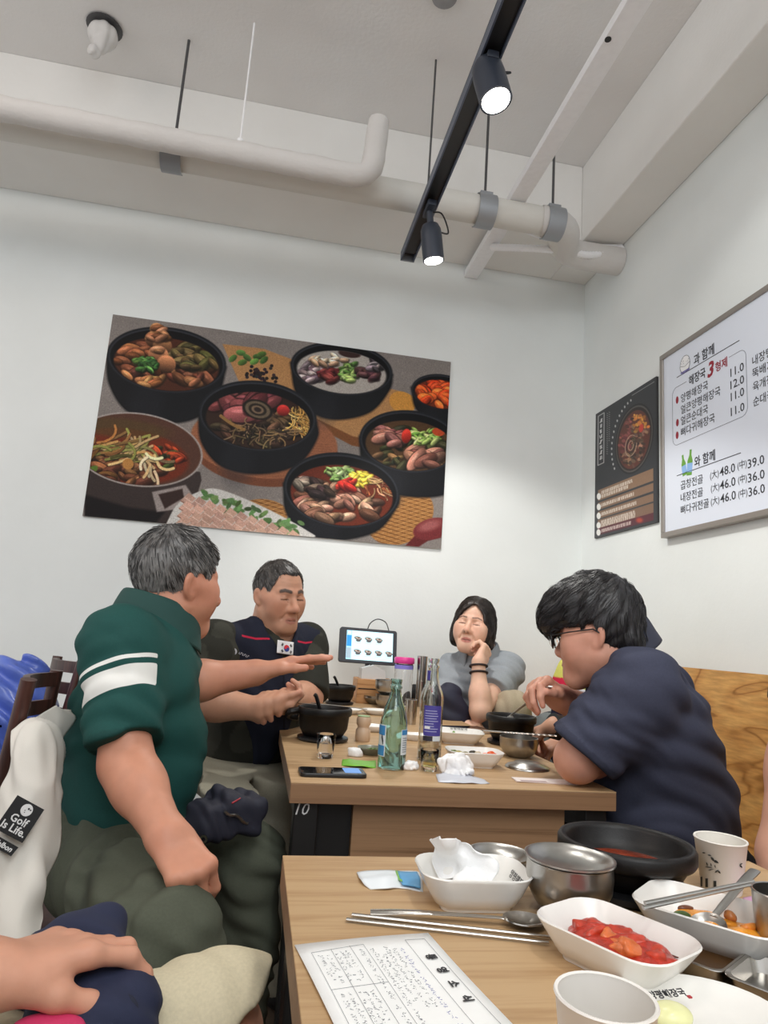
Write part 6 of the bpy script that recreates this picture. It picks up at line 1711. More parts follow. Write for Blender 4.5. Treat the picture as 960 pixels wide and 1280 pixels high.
marks(pc, [leafp(891, 1074, 4, 1.6, .9), leafp(895, 1077, 4, 1.8, .5), leafp(887, 1069, 2.5, .8, .2), leafp(896, 1089, 3, 1.2, -.6), leafp(899, 1090, 2.6, 1.2, .8), leafp(880, 1066, 2.2, .8, .1), leafp(926, 1083, 2.4, 1.2, .9), leafp(926, 1080, 2, .9, -.5),
           leafp(886, 1084, 5, .6, .1), leafp(889, 1087, 4, .6, -.2), leafp(884, 1080, 2.5, .7, 1.2), leafp(889, 1081, 2.2, .6, 1.4), leafp(894, 1083, 2, .6, 1.3),
           [(882, 1098), (885, 1098), (885, 1109), (882, 1109)], [(892, 1101), (895.5, 1101), (895.5, 1109), (892, 1109)], [(876, 1096), (878, 1096), (878, 1108), (876, 1108)]], cu, .0245, .0325, .063, lm)
# kimchi dish
ck = base(at(770, 1209)); ck[2] = TZ; d2 = dish('side_dish', 'white dish of red radish kimchi on the near table', ck, Dr, .142, .104, .034)
Uk = Rz(Dr).T
M_KIM = mat('kimchi_sauce', (170, 44, 26), .28, noise=.35, nscale=110, bump=.6, bscale=260, bdist=.002)
M_RAD = mat('radish_red', (180, 56, 34), .3, noise=.3, nscale=120, bump=.4, bscale=240); M_RAD2 = mat('radish_orange', (204, 104, 52), .28, noise=.28, nscale=100, bump=.3, bscale=240)
o = blob('kimchi_sauce', 'red kimchi sauce pooled in the white dish', 'sauce', ck+np.array([0, 0, .0195])+Rz(Dr)@np.array([.006, -.002, 0]), (.057, .039, .010), M_KIM, h=.0022, n1=.22, f1=170, U=Uk, flat=ck[2]+.008); o['kind'] = 'stuff'
kk = 0
RL = ['red radish cube at the far left of the near kimchi dish', 'red radish cube on the left front side of the near kimchi dish', 'red radish cube at the back of the near kimchi heap', 'pale orange radish cube in the middle of the near kimchi heap', 'red radish cube just right of the middle of the kimchi heap',
      'pale orange radish cube toward the right front of the kimchi heap', 'red radish cube at the right back of the kimchi heap', 'pale orange radish cube nearest the front wall of the kimchi dish', 'small red radish cube at the leftmost end of the kimchi heap', 'small red radish cube at the rightmost end of the kimchi heap']
for u, v, s_, m_ in ((-.028, .008, .010, 0), (-.018, -.012, .011, 0), (-.005, .014, .011, 0), (.004, -.010, .012, 1), (.016, .006, .011, 0), (.026, -.012, .012, 1), (.034, .008, .010, 0), (.012, -.020, .010, 1), (-.034, -.006, .009, 0), (.040, -.004, .009, 0)):
    q = ck+Rz(Dr)@np.array([u, v, 0])+np.array([0, 0, .0235]); A_ = axes(rng.uniform(0, 360), rng.uniform(-25, 25), rng.uniform(-20, 20))
    f0 = rbox(q, np.array([s_*1.1, s_*.8, s_*.62]), s_*.3, A_)
    o = sdf_obj('radish_piece', lambda p, f0=f0: f0.f(p)-.0022*snoise(p, 150)-.0008*snoise(p, 420), q-.02, q+.02, .0018, (M_RAD, M_RAD2)[m_], levels=3)
    tag(o, RL[kk], 'radish', 'radish cubes in the near dish'); kk += 1
# leftovers dish with spoon and chopsticks
cl = base(at(890, 1180)); d3 = dish('side_dish', 'white dish of orange leftovers with a spoon and chopsticks in it', cl, -.86, .150, .108, .036)
o = blob('leftover_sauce', 'orange sauce smeared in the leftovers dish', 'sauce', cl+np.array([.008, -.008, .016]), (.054, .036, .008), mat('orange_sauce', (226, 146, 44), .2, noise=.35, nscale=70), h=.0022, n1=.3, f1=150, U=Rz(-.86).T, flat=cl[2]+.008); o['kind'] = 'stuff'
for dx, dy, r_, cl_, nm in ((-.030, .010, (.012, .006, .004), (70, 92, 40), 'greens_scrap'), (-.010, .030, (.011, .005, .004), (112, 62, 34), 'meat_scrap'), (.026, .004, (.006, .005, .005), (190, 120, 66), 'radish_scrap'), (.030, -.018, (.012, .007, .004), (230, 138, 52), 'kimchi_scrap')):
    blob(nm, {'greens_scrap': 'dark green vegetable scrap in the leftovers dish', 'meat_scrap': 'brown scrap at the back of the leftovers dish', 'radish_scrap': 'small tan cube in the leftovers dish', 'kimchi_scrap': 'orange cabbage scrap in the leftovers dish'}[nm], 'food scrap', cl+np.array([dx, dy, .0245]), r_, mat(nm, cl_, .3, noise=.3, nscale=80), h=.0016, n1=.35, f1=240)
for k, (px, py, w_, a_) in enumerate(((848, 1118, 5, 1.2), (853, 1124, 4, 1.0), (884, 1124, 4, .5), (830, 1122, 2, 1.2))):
    pass
spoon(at(944, 1088, .800), at(897, 1140, .772), at(884, 1159, .762), 'stainless spoon leaning in the leftovers dish', .004, M_STEEL2, .022, .019)
stick(at(804, 1135, .788), at(938, 1106, .806), .0026, .0019, M_STEEL2, 'chopstick', 'stainless chopstick resting across the leftovers dish rim', 'stainless chopsticks', flat=.75)
stick(at(806, 1129, .789), at(942, 1101, .807), .0026, .0019, M_STEEL2, 'chopstick', 'second stainless chopstick across the leftovers dish, farther one', 'stainless chopsticks', flat=.75)
# divided steel tray
ct = base(at(922, 1224)); t = thing('sauce_tray', 'stainless tray with two wells, brown sauce in one', 'tray', ct); R = Rz(-.98)
def tray_ring(cx, cy, w_, h_, r, z): return (np.c_[rrect(w_, h_, r)+np.array([cx, cy]), np.full(28, z)])@R.T+ct
for cx in (-.040, .040):
    MB().loops([tray_ring(cx, 0, .068, .066, .010, 0), tray_ring(cx, 0, .075, .074, .011, .014), tray_ring(cx, 0, .080, .084, .011, .0152), tray_ring(cx, 0, .0795, .0835, .011, .0160), tray_ring(cx, 0, .073, .072, .011, .0150), tray_ring(cx, 0, .066, .064, .010, .0015)]).build('well', M_STEEL, t, sharp=1.0)
MB().loops([tray_ring(-.040, 0, .064, .0605, .010, .0045), tray_ring(-.040, 0, .0665, .0630, .010, .0060)]).build('soy_sauce', mat('soy_sauce', (72, 46, 16), .08), t, label='brown sauce in one well')
# oval plate with onion and lettering
co = base(at(872, 1285)); t = thing('oval_plate', 'white oval plate with lettering and a piece of onion', 'plate', co)
MB().lathe([(0, 0), (.040, 0), (.044, .002), (.062, .009), (.068, .0125), (.067, .0135), (.060, .011), (.042, .0045), (0, .0035)], co, 44, sx=1.12, sy=.92).build('plate', M_CERAM, t, sharp=1.0)
pt = at(813, 1250, TZ+.012); text('lettering', '양평해장국', pt, nrm(at(860, 1244, TZ+.012)-at(806, 1250, TZ+.012)), (0, .9, .35), .0082, M_INK, t, lift=.0012, bold=.0002)
rs = at(862, 1247, TZ+.0125); MB().box((-.0016, -.0016, 0), (.0016, .0016, .0012), c=rs).build('red_seal', mat('seal_red', (170, 44, 52), .6), t)
blob('onion_slice', 'pale onion slice on the oval plate', 'onion', at(838, 1268, TZ+.012), (.018, .015, .009), mat('onion', (226, 226, 170), .25, noise=.05, nscale=60), h=.002, n1=.08, f1=90)
# empty paper cup in front, steel cup at the edge, pink packet
cup('paper_cup', 'empty plain white paper cup at the bottom edge', base(at(757, 1248, .815)), .0245, .0325, .075, mat('plain_cup', (226, 222, 216), .6), 'paper cups')
cup('steel_cup', 'worn stainless cup cut off by the right edge', base(at(982, 1198)), .026, .030, .062, M_STEEL2, 'stainless cups')
rows = [[at(928, 1122), at(945, 1119, .745), at(975, 1124)], [at(934, 1130), at(950, 1129, .748), at(985, 1134)], [at(940, 1140), at(958, 1140, .744), at(990, 1146)]]
o, _, _ = sheet(rows, 5, 5, .001, 'pink_packet', mat('pink_packet', (222, 176, 214), .4), None, .001, 130); tag(o, 'pink sachet behind the leftovers dish', 'packet')

# ---- far table
t = thing('smartphone', 'black smartphone lying at the front edge of table 10', 'phone', base(at(415, 969)))
cph = at(415, 968, TZ); R = Rz(.02)
MB().loops([(np.c_[rrect(.142-2*i, .072-2*i, .012-i*.5), np.full(28, z)])@R.T+cph for i, z in ((.0008, 0), (0, .0012), (0, .0068), (.0008, .008))]).build('case', M_BLACK, t, sharp=.6)
MB().loops([(np.c_[rrect(.136, .066, .010), np.full(28, z)])@R.T+cph for z in (.0080, .0084)]).build('screen', mat('phone_glass', (14, 14, 17), .05), t, sharp=.6)
sc_ = np.array([.044, 0, .0085]); MB().loops([(np.c_[rrect(.036, .05, .003), np.zeros(28)]+np.array([.043, .003, z]))@R.T+cph for z in (.0085, .0088)]).build('notification', emit('phone_blue', (120, 170, 236), .8), t)
def tumbler(name, label, c, r0, r1, H, liquid=None, lh=.5, group='clear drinking glasses', rings=0):
    t = thing(name, label, 'glass', c, group)
    MB().lathe([(0, 0), (r0, 0), (r0+.001, .003), (r1, H), (r1-.0005, H+.0008), (r1-.0018, H), (r0-.0012, .010), (0, .008)], c, 32).build('glass', M_GLASS, t, sharp=1.0)
    if liquid is not None:
        rl = r0-.0014+(r1-r0)*lh; MB().lathe([(0, .0085), (r0-.0016, .0105), (rl-.0008, H*lh), (0, H*lh)], c, 32).build('liquid', liquid, t, sharp=1.0)
    return t
tumbler('water_glass', 'small clear glass half full of water beside the front pot', base(at(406, 947)), .0185, .0235, .055, M_WATER, .62)
tumbler('shot_glass', 'shot glass with pale yellow drink before the clear bottle', base(at(536, 963)), .0185, .0225, .046, glass('pale_liquor', (236, 224, 150), 0, 1.34), .45)
GB = 'stone soup bowls on the far tables'
pp = base(at(403, 925)); pt_ = pot('soup_bowl', 'black stone bowl with a ladle nearest the phone', pp, .078, .090, group=GB)
MB().tube(spline([pp+np.array([-.07, -.01, .080]), pp+np.array([-.098, -.02, .075]), pp+np.array([-.098, .03, .06]), pp+np.array([-.07, .03, .055])], 6), .010, 8).build('ear', M_STONE, pt_)
def ladle(c, label, h):
    t = thing('ladle', label, 'ladle', c+np.array([0, 0, .05]), 'black ladles')
    MB().tube(spline([c+np.array([-.005, .01, .055]), c+np.array([-.015, .0, .085]), c+np.array([-.028, -.01, h]), c+np.array([-.034, -.012, h+.006])], 6), .0055, 8).build('handle', M_BLACK, t)
    MB().lathe([(0, -.012), (.018, -.008), (.026, .004), (.0245, .004), (.017, -.0065), (0, -.0105)], c+np.array([0, .012, .052]), 24).build('ladle_bowl', M_BLACK, t)
ladle(pp, 'black ladle standing in the stone bowl nearest the phone', .118)
stick(pp+np.array([-.20, .03, .094]), pp+np.array([.03, .02, .094]), .0022, .0016, M_STEEL, 'chopstick', 'stainless chopstick across the rim of the bowl nearest the phone', 'stainless chopsticks')
stick(pp+np.array([-.035, .055, .094]), pp+np.array([.115, -.035, .0935]), .0024, .0018, M_STEEL, 'chopstick', 'stainless chopstick slanting off the bowl nearest the phone', 'stainless chopsticks')
def bottle(name, label, c, prof, m, wall=.002):
    t = thing(name, label, 'bottle', c)
    inner = [(max(r-wall, 0), z+(wall*2 if i == 0 else 0)) for i, (r, z) in enumerate(prof)]
    outer = [(0, .004), (prof[0][0]*.7, .002)]+prof
    MB().lathe(outer+[(r, z) for r, z in inner[::-1]]+[(0, .008)], c, 44).build('bottle_glass', m, t, sharp=1.0); return t
def smooth_prof(P, n=5): return [tuple(p) for p in spline(P, n)]
def label_patch(t, name, c, r, z0, z1, a0, a1, m, n=14, lift=.0005, prof=None):
    rows = []
    for z in np.linspace(z0, z1, 5): rows.append([c+np.array([math.cos(a)*(r+lift), math.sin(a)*(r+lift), z]) for a in np.linspace(a0, a1, n)])
    V = np.array(rows).reshape(-1, 3); F = [[i*n+j, i*n+j+1, (i+1)*n+j+1, (i+1)*n+j] for i in range(4) for j in range(n-1)]
    k = len(V); cen = c*np.array([1, 1, 0])+V*np.array([0, 0, 1]); W = cen+(V-cen)*(1-.0003/r)
    F2 = [[k+q for q in f[::-1]] for f in F]
    return mesh_obj(name, np.vstack([V, W]), F+F2, m, t)
gb = base(at(489, 960)); M_GREEN = glass('aqua_glass', (204, 234, 228), .02, 1.48)
p_ = [(.0305, 0), (.0325, .004), (.0325, .085), (.0315, .110), (.0255, .140), (.0165, .165), (.0130, .180), (.0128, .190), (.0150, .192), (.0150, .196), (.0128, .198), (.0128, .206), (.0140, .208), (.0138, .214)]
p_ = [(r, z*.94) for r, z in p_]
tb = bottle('soda_bottle', 'empty aqua glass bottle with a blue label at table front', gb, p_, M_GREEN)
cv_ang = math.atan2(-gb[1], -gb[0])
LB, LW = mat('label_blue', (58, 132, 190), .5), mat('label_white', (214, 222, 226), .5)
label_patch(tb, 'paper_label', gb, .0325, .028, .098, cv_ang-1.75, cv_ang-.55, LW); label_patch(tb, 'label_band', gb, .0325, .030, .052, cv_ang-1.7, cv_ang-.62, LB, lift=.0011); label_patch(tb, 'label_band', gb, .0325, .075, .096, cv_ang-1.7, cv_ang-.62, LB, lift=.0011)
label_patch(tb, 'back_label', gb, .0325, .034, .090, cv_ang+.62, cv_ang+1.35, LW); label_patch(tb, 'label_band', gb, .0325, .078, .089, cv_ang+.66, cv_ang+1.3, LB, lift=.0011)
for k in range(4):
    a = cv_ang-.75-.04*k; z = .055+.004*k; p = gb+np.array([math.cos(a)*.0339, math.sin(a)*.0339, z]); MB().tube([p, p+np.array([0, 0, .010])], .0010, 5).build('label_stroke', M_INK, tb)
for k in range(7): label_patch(tb, 'small_print', gb, .0325, .040+.005*k, .0415+.005*k, cv_ang+.75, cv_ang+1.2, mat('grey_print', (120, 130, 140), .6), lift=.0011)
cb2 = base(at(536, 950)); M_CLEAR = glass('clear_bottle_glass', (238, 240, 236), .02, 1.46)
q_ = [(.0285, 0), (.0300, .004), (.0300, .040), (.0295, .130), (.0300, .150), (.0270, .165), (.0200, .182), (.0145, .200), (.0130, .218), (.0130, .226), (.0150, .228), (.0150, .233), (.0130, .235), (.0130, .243), (.0142, .245), (.0140, .251)]
tc_ = bottle('liquor_bottle', 'clear glass bottle with a purple back label', cb2, q_, M_CLEAR)
a2 = math.atan2(-cb2[1], -cb2[0]); PU = mat('label_purple', (72, 66, 150), .5)
label_patch(tc_, 'purple_label', cb2, .0300, .062, .135, a2-.62, a2+.95, PU, 18); label_patch(tc_, 'label_foot', cb2, .0300, .050, .0615, a2-.62, a2+.2, mat('label_dark', (40, 38, 52), .5)); label_patch(tc_, 'bar_strip', cb2, .0300, .050, .0615, a2+.22, a2+.95, LW)
lp = mat('label_print', (176, 176, 214), .6)
for k in range(9): label_patch(tc_, 'small_print', cb2, .0300, .072+.0062*k, .0738+.0062*k, a2-.5, a2+(.45 if k not in (2, 3) else .1)+.2*rng.uniform(), lp, 8, lift=.0011)
label_patch(tc_, 'script_word', cb2, .0300, .079, .085, a2-.5, a2-.05, mat('white_print', (232, 232, 236), .6), 8, lift=.0013)
label_patch(tc_, 'neck_label', cb2, .0150, .195, .220, a2-1.7, a2-.5, PU, 10)
MB().lathe([(0, .006), (.0272, .006), (.0272, .022), (0, .022)], cb2, 32).build('liquor', glass('pale_liquor_left', (244, 240, 206), 0, 1.34), tc_)
# yogurt bottle
cy_ = base(at(453, 926)); t = thing('yogurt_bottle', 'small beige waisted drink bottle behind the front bowl', 'bottle', cy_)
MB().lathe([(0, 0), (.019, 0), (.0215, .004), (.0215, .030), (.0165, .036), (.0165, .040), (.0205, .046), (.0205, .062), (.017, .068), (0, .068)], cy_, 28).build('body', mat('yogurt_beige', (206, 178, 150), .4), t, sharp=1.0)
MB().lathe([(0, .068), (.0185, .068), (.0185, .0695), (0, .0700)], cy_, 28).build('foil_lid', mat('foil_green', (150, 176, 120), .4), t, label='green foil lid')
# saucer, tissue, green wrapper
cs = base(at(463, 943)); t = thing('sauce_dish', 'small grey saucer of greens beside the aqua bottle', 'saucer', cs)
MB().lathe([(0, 0), (.018, 0), (.034, .016), (.0345, .018), (.032, .0165), (.018, .004), (0, .003)], cs, 28).build('saucer', mat('saucer_grey', (118, 120, 104), .3), t)
for k in range(3): MB().tube([cs+np.array([-.015+.012*k, -.008, .010]), cs+np.array([.002+.01*k, .008, .013])], .0036, 7).build('green_strip', mat('greens', (88, 112, 52), .5), t)
tissue('tissue', 'small ball of tissue left of the grey saucer', base(at(444, 945)), .018, hgt=.014)
rows = [[at(428, 949), at(440, 949, .744), at(455, 951, .744), at(470, 951)], [at(427, 957), at(440, 957, .745), at(455, 958, .745), at(470, 960)]]
o, _, _ = sheet(rows, 6, 6, .0012, 'green_wrapper', mat('wrapper_green', (120, 186, 62), .4), None, .001, 150); tag(o, 'flat green plastic wrapper beside the water glass', 'wrapper')
tissue('tissue', 'tissue scrap right of the aqua bottle', base(at(512, 962)), .017, hgt=.014)
tissue('tissue', 'crumpled white tissue at the front edge before the food dish', base(at(572, 968)), .036, hgt=.030)
rows = [[at(545, 968, .744), at(565, 964, .745), at(590, 970, .744), at(606, 975)], [at(548, 978), at(568, 978, .743), at(590, 979, .742), at(612, 980)]]
o, _, _ = sheet(rows, 6, 5, .001, 'tissue_wrapper', mat('wrapper_silver', (200, 204, 214), .35), None, .001, 150); tag(o, 'torn white wrapper under the crumpled tissue', 'wrapper')
# dishes on the far tables
cf = base(at(592, 957)); dish('side_dish', 'white dish of pickles and orange radish beside the crumpled tissue', cf, -.06, .140, .10, .036)
PL = ['largest orange radish cube in the pickle dish', 'orange radish cube left of the largest one in the pickle dish', 'small red-orange radish cube at the right end of the pickle dish', 'yellow-green pickle at the left of the pickle dish', 'olive pickle left of the dark one in the pickle dish', 'nearly black pickle in the middle of the pickle dish', 'cream pickle beside the orange radish', 'green pickle at the far left end of the pickle dish']
for px, py, cl_, n_, r_ in ((613, 949, (226, 96, 44), 'radish_cube', (.011, .008, .007)), (606, 951, (232, 108, 52), 'radish_cube', (.010, .008, .007)), (617, 951, (214, 82, 36), 'radish_cube', (.008, .007, .006)),
                        (573, 948, (160, 148, 62), 'pickle', (.012, .008, .007)), (581, 949, (120, 110, 52), 'pickle', (.010, .006, .006)), (590, 947, (58, 52, 40), 'pickle', (.010, .006, .006)), (597, 948, (206, 194, 170), 'pickle', (.010, .007, .006)), (566, 946, (96, 110, 44), 'pickle', (.010, .006, .005))):
    q = base(at(px, py+8)); q[2] += .027
    blob(n_, PL.pop(0), 'radish' if n_ == 'radish_cube' else 'pickle', q, r_, mat(n_, cl_, .3, noise=.15, nscale=90), None, 'orange radish cubes' if n_ == 'radish_cube' else 'pickles in the dish', h=.0022, n1=.2, f1=160)
cg = base(at(588, 937)); cg[1] += .12; d4 = dish('side_dish', 'empty white dish with lettering behind the pickle dish', cg, -.2, .150, .12, .034)
dish_text(d4, cg, -.2, .005, .052, .012, tilt=.7, z=.030)
MB().tube(spline([cg+np.array([-.03, -.05, .036]), cg+np.array([-.026, -.03, .03]), cg+np.array([-.028, .0, .014]), cg+np.array([-.02, .02, .012])], 6), [.004]*6+[.0045]*6+[.002]*7, 7).build('pepper_stem', mat('pepper_green', (120, 164, 70), .4), None).name = 'green_pepper'
gp = bpy.data.objects['green_pepper']; tag(gp, 'green chilli in the empty lettered dish', 'chilli')
def plate(label, px, py, r, name='plate', extra=None, sy=.8):
    c = base(at(px, py)); t = thing(name, label, 'plate', c, 'white plates on the far tables')
    MB().lathe([(0, 0), (r*.6, 0), (r*.66, .003), (r, .017), (r, .0185), (r*.95, .0175), (r*.62, .005), (0, .004)], c, 36, sy=sy).build('plate', M_CERAM, t, sharp=1.0); return c
plate('white plate between the rear bowl and the front bowl', 432, 892, .062)
c_ = plate('white plate of green scraps behind the aqua bottle', 470, 893, .058)
GS = ['leftmost dark green scrap on the plate behind the aqua bottle', 'second dark green scrap on the plate behind the aqua bottle', 'middle dark green scrap on the plate behind the aqua bottle', 'dark green scrap near the right rim behind the aqua bottle', 'farthest dark green scrap on the plate behind the aqua bottle']
for k in range(5): blob('greens_scrap', GS[k], 'food scrap', c_+np.array([-.026+.0125*k, (.0, -.012, .008, -.004, .020)[k], .009]), (.009, .004, .003), mat('green_scrap', (62, 84, 44), .5), None, 'green scraps', h=.002, n1=.3, f1=200)
plate('white plate right of the yogurt bottle', 466, 914, .050); plate('white plate just behind the clear bottle', 518, 925, .052, sy=.6)
# far bowls
rp = base(at(424, 880)); pot('soup_bowl', 'black stone bowl at the rear beside the paper cup', rp, .066, .080, group=GB); ladle(rp, 'black ladle in the rear stone bowl', .108)
fc = cup('paper_cup', 'printed paper cup at the rear beside the man in the vest', base(at(392, 886)), .025, .033, .066, M_CUP, 'paper cups')
fcc = base(at(392, 886)); marks(fc, [leafp(389, 880, 1.6, .7, .6), leafp(394, 882, 1.6, .7, -.5), leafp(398, 879, 1.4, .6, .9)], fcc, .025, .033, .066, lm)
yb = base(at(638, 930)); yb[1] += .0; yb2 = pot('soup_bowl', "black stone bowl the young man is eating from", yb, .077, .086, group=GB, soup=mat('dark_broth', (70, 44, 26), .15))
# spoon held by the young man
hk = YM['R']['knuckle']; tipc = np.mean([YM['R']['thumb'][0], YM['R']['tips'][0][0]], 0)
spoon(tipc+np.array([.012, -.004, .030]), yb+np.array([-.004, -.012, .088]), yb+np.array([-.012, -.016, .064]), 'stainless spoon held over the young man\'s bowl', .002, mat('bright_spoon', (222, 220, 214), .35, .25))
sb = base(at(648, 946)); steel_bowl('rice_bowl', "stainless rice bowl before the young man's stone bowl", sb, .052, .052, m=M_STEEL2)
steel_lid('bowl_lid', 'stainless lid lying flat beside the pink leaflet', base(at(659, 960)), .055, up=False)
# twisted-handle chopsticks over the rice bowl
for k, lab in ((0, 'twisted-handle chopstick over the rice bowl, nearer one'), (1, 'twisted-handle chopstick over the rice bowl, farther one')):
    a, b = J(604, 923-k*1.5, 1.82+k*.01), J(694, 941-k*2, 1.66+k*.012); a = sb+np.array([-.085, .045+.008*k, .0535+.004]); b = sb+np.array([.085, -.055+.008*k, .0535+.012])
    P = resample([a, b], .0035); t = thing('chopstick', lab, 'chopstick', (a+b)/2, 'twisted chopsticks')
    n_ = len(P); tw = .0022+.0007*np.sin(np.arange(n_)*1.5)*(np.arange(n_) > n_*.25)
    MB().tube(P, tw, 8).build('shaft', M_STEEL, t)
# leaflet, notebook phone
lc = base(at(680, 977)); t = thing('leaflet', 'folded pinkish leaflet at the front edge by the young man', 'leaflet', lc)
MB().box((-.07, -.022, 0), (.07, .022, .0015), .0004, Rz(-.10), lc).build('leaf', mat('leaflet_pink', (222, 206, 202), .7), t, False)
MB().box((-.07, -.022, .0018), (.07, .020, .0030), .0004, Rz(-.06), lc).build('leaf', mat('leaflet_top', (232, 222, 218), .7), t, False)
MB().box((-.06, -.0215, .0031), (.0, -.010, .0033), 0, Rz(-.06), lc).build('print_block', mat('leaflet_print', (172, 150, 150), .7), t, False)
nc = base(at(580, 914)); t = thing('tablet_case', 'dark tablet in a beige case on the right of table 10', 'tablet', nc); R = Rz(.18)
MB().box((-.085, -.06, 0), (.085, .06, .008), .003, R, nc).build('case', mat('case_beige', (176, 156, 136), .5), t)
MB().box((-.082, -.057, .008), (.082, .057, .0105), .001, R, nc).build('screen', mat('tablet_black', (30, 28, 28), .1), t)
cup('steel_cup', 'narrow stainless cup behind the clear bottle', base(at(513, 905)), .019, .0205, .083, M_STEEL, 'stainless cups')
# rear group: wooden box, tablet, jar, cups
wb = np.array([.545, 3.10, TZ]); t = thing('wooden_box', 'wooden cutlery box under the ordering tablet', 'box', wb)
MB().box((-.085, -.07, 0), (.085, .07, .105), .003, c=wb).build('box', wood_mat('box_wood', (196, 146, 96), (158, 106, 62), (3, 50, 60), .5), t, False)
MB().box((-.080, -.0712, .062), (.080, -.070, .066), c=wb).build('drawer_gap', M_BLACK, t, False)
tp_ = wb+np.array([-.01, -.005, .105]); t = thing('tissue_box', 'white tissue box on the wooden box', 'box', tp_)
pr_ = [(-.055, 0), (.055, 0), (.055, .04), (.0, .062), (-.055, .045)]
MB().prism(pr_, -.04, .04, R=np.array([[1, 0, 0], [0, 0, -1], [0, 1, 0]]), c=tp_).build('box', mat('box_white', (206, 206, 204), .7), t, False)
def tablet():
    c = (J(427, 784, 3.10)+J(496, 832, 3.10))/2; c[1] = 3.14
    tl, tr, br, bl = J(425, 783, 3.14), J(496, 789, 3.16), J(496, 832, 3.13), J(425, 827, 3.11)
    ux = nrm(tr-tl); uz = nrm(tl-bl-ux*((tl-bl)@ux)); n = np.cross(ux, uz); Wd, Hd = np.linalg.norm(tr-tl), np.linalg.norm(tl-bl)
    t = thing('ordering_tablet', 'ordering tablet with a lit menu screen by the back wall', 'tablet', c-uz*Hd/2)
    R = np.array([ux, uz, n]).T; c = (tl+br)/2
    MB().loops([(np.c_[rrect(Wd-i, Hd-i, .012), np.full(28, z)])@R.T+c for i, z in ((.004, -.020), (0, -.016), (0, -.002), (.003, 0))]).build('case', mat('tablet_grey', (52, 54, 60), .5), t, sharp=.7)
    cv = Canvas(320, 200, [(0, 0), (320, 0), (320, 200), (0, 200)], (184, 224, 236))
    cv.poly([(0, 0), (36, 0), (36, 200), (0, 200)], (150, 196, 222)); cv.poly([(2, 34), (34, 34), (34, 110), (2, 110)], (40, 126, 226)); cv.poly([(2, 120), (34, 120), (34, 190), (2, 190)], (140, 160, 172)); cv.poly([(10, 6), (28, 6), (28, 24), (10, 24)], (214, 240, 246))
    for i in range(7):
        x = 78+(i % 4)*72 if i > 2 else 78+i*72; y = 52 if i < 3 else 142
        cv.ell(x, y, 26, 13, (60, 58, 56), .2); cv.ell(x, y-2, 21, 8, (150, 140, 130), .2); cv.ell(x+4, y-3, 9, 4, (84, 60, 50), .3); cv.ell(x+2, y+16, 17, 8, (74, 74, 74), 0); cv.line([(x-22, y+30), (x+18, y+30)], 2.5, (150, 180, 190))
    hw, hh = Wd/2-.020, Hd/2-.014
    K = [c-ux*(hw)+uz*hh+n*.0012+ux*.012, c+ux*hw+uz*hh+n*.0012, c+ux*hw-uz*hh+n*.0012, c-ux*hw-uz*hh+n*.0012+ux*.012]
    quad_print('screen', K, picture('tablet_screen', cv.img, .2, .85), t)
    st = c-uz*Hd*.5-n*.01
    MB().tube([st+uz*.02, st-uz*.03, np.array([tp_[0]+.0, tp_[1], tp_[2]+.060])], .011, 10).build('stand', M_BLACK, t)
    MB().tube(spline([J(459, 788, 3.17), J(463, 779, 3.2), J(472, 774, 3.22), J(482, 778, 3.22), J(486, 788, 3.19)], 8), .0026, 6).build('cable', M_BLACK, t)
tablet()
jc = np.array([.665, 3.02, TZ]); t = thing('pink_lid_jar', 'clear plastic jar with a bright pink lid', 'jar', jc)
MB().lathe([(0, 0), (.040, 0), (.042, .004), (.042, .178), (.038, .184), (.036, .184), (.040, .176), (.040, .006), (0, .004)], jc, 32).build('jar', M_GLASS, t, sharp=1.0)
MB().lathe([(0, .184), (.044, .184), (.046, .188), (.046, .205), (.042, .211), (0, .211)], jc, 32).build('lid', mat('lid_pink', (226, 60, 150), .4), t, label='bright pink lid')
MB().lathe([(.0425, .160), (.0425, .178), (.0422, .178), (.0422, .160)], jc, 32).build('band', mat('violet_band', (140, 130, 220), .4), t)
kc = np.array([.748, 3.02, TZ])
cup('steel_tumbler', 'tall stainless tumbler at the bottom of the stack by the pink-lid jar', kc, .021, .0225, .112, M_STEEL, 'stacked stainless tumblers', wall=.001)
cup('steel_tumbler', 'upper stainless tumbler stacked beside the pink-lid jar', kc+np.array([0, 0, .1145]), .0215, .0235, .105, M_STEEL, 'stacked stainless tumblers', wall=.001)
rc_ = base(at(521, 876)); rc_ = np.array([.775, 2.86, TZ]); t = thing('sauce_pot', 'small condiment pot with a red lid and knob', 'pot', rc_)
MB().lathe([(0, 0), (.026, 0), (.028, .004), (.028, .078), (0, .078)], rc_, 28).build('body', mat('pot_clear', (210, 204, 200), .3), t, sharp=1.0)
MB().lathe([(0, .078), (.030, .078), (.030, .084), (.022, .104), (.008, .110), (0, .110)], rc_, 28).build('lid', mat('lid_red', (206, 44, 70), .4), t, label='red domed lid')
MB().lathe([(0, .110), (.004, .110), (.003, .128), (0, .128)], rc_, 12).build('knob', M_BLACK, t)
fb_ = base(at(470, 880)); steel_bowl('flat_bowl', 'low wide stainless bowl behind the aqua bottle', fb_, .060, .038, 'stainless bowls at the rear', M_STEEL2)
ub = np.array([.575, 2.905, TZ]); steel_bowl('stacked_bowl', 'stainless bowl at the bottom of the rear stack', ub, .052, .054, 'stainless bowls at the rear', M_STEEL2); steel_bowl('stacked_bowl', 'deep stainless bowl on top of the rear stack', ub+np.array([0, 0, .0545]), .057, .060, 'stainless bowls at the rear', M_STEEL2)
bp_ = base(at(515, 880)); blob('black_pouch', 'black cloth pouch in front of the red-lidded pot', 'pouch', bp_+np.array([.03, .1, .038]), (.060, .040, .042), mat('black_cloth', (20, 20, 24), .8), h=.004, n1=.12, f1=50, flat=TZ)
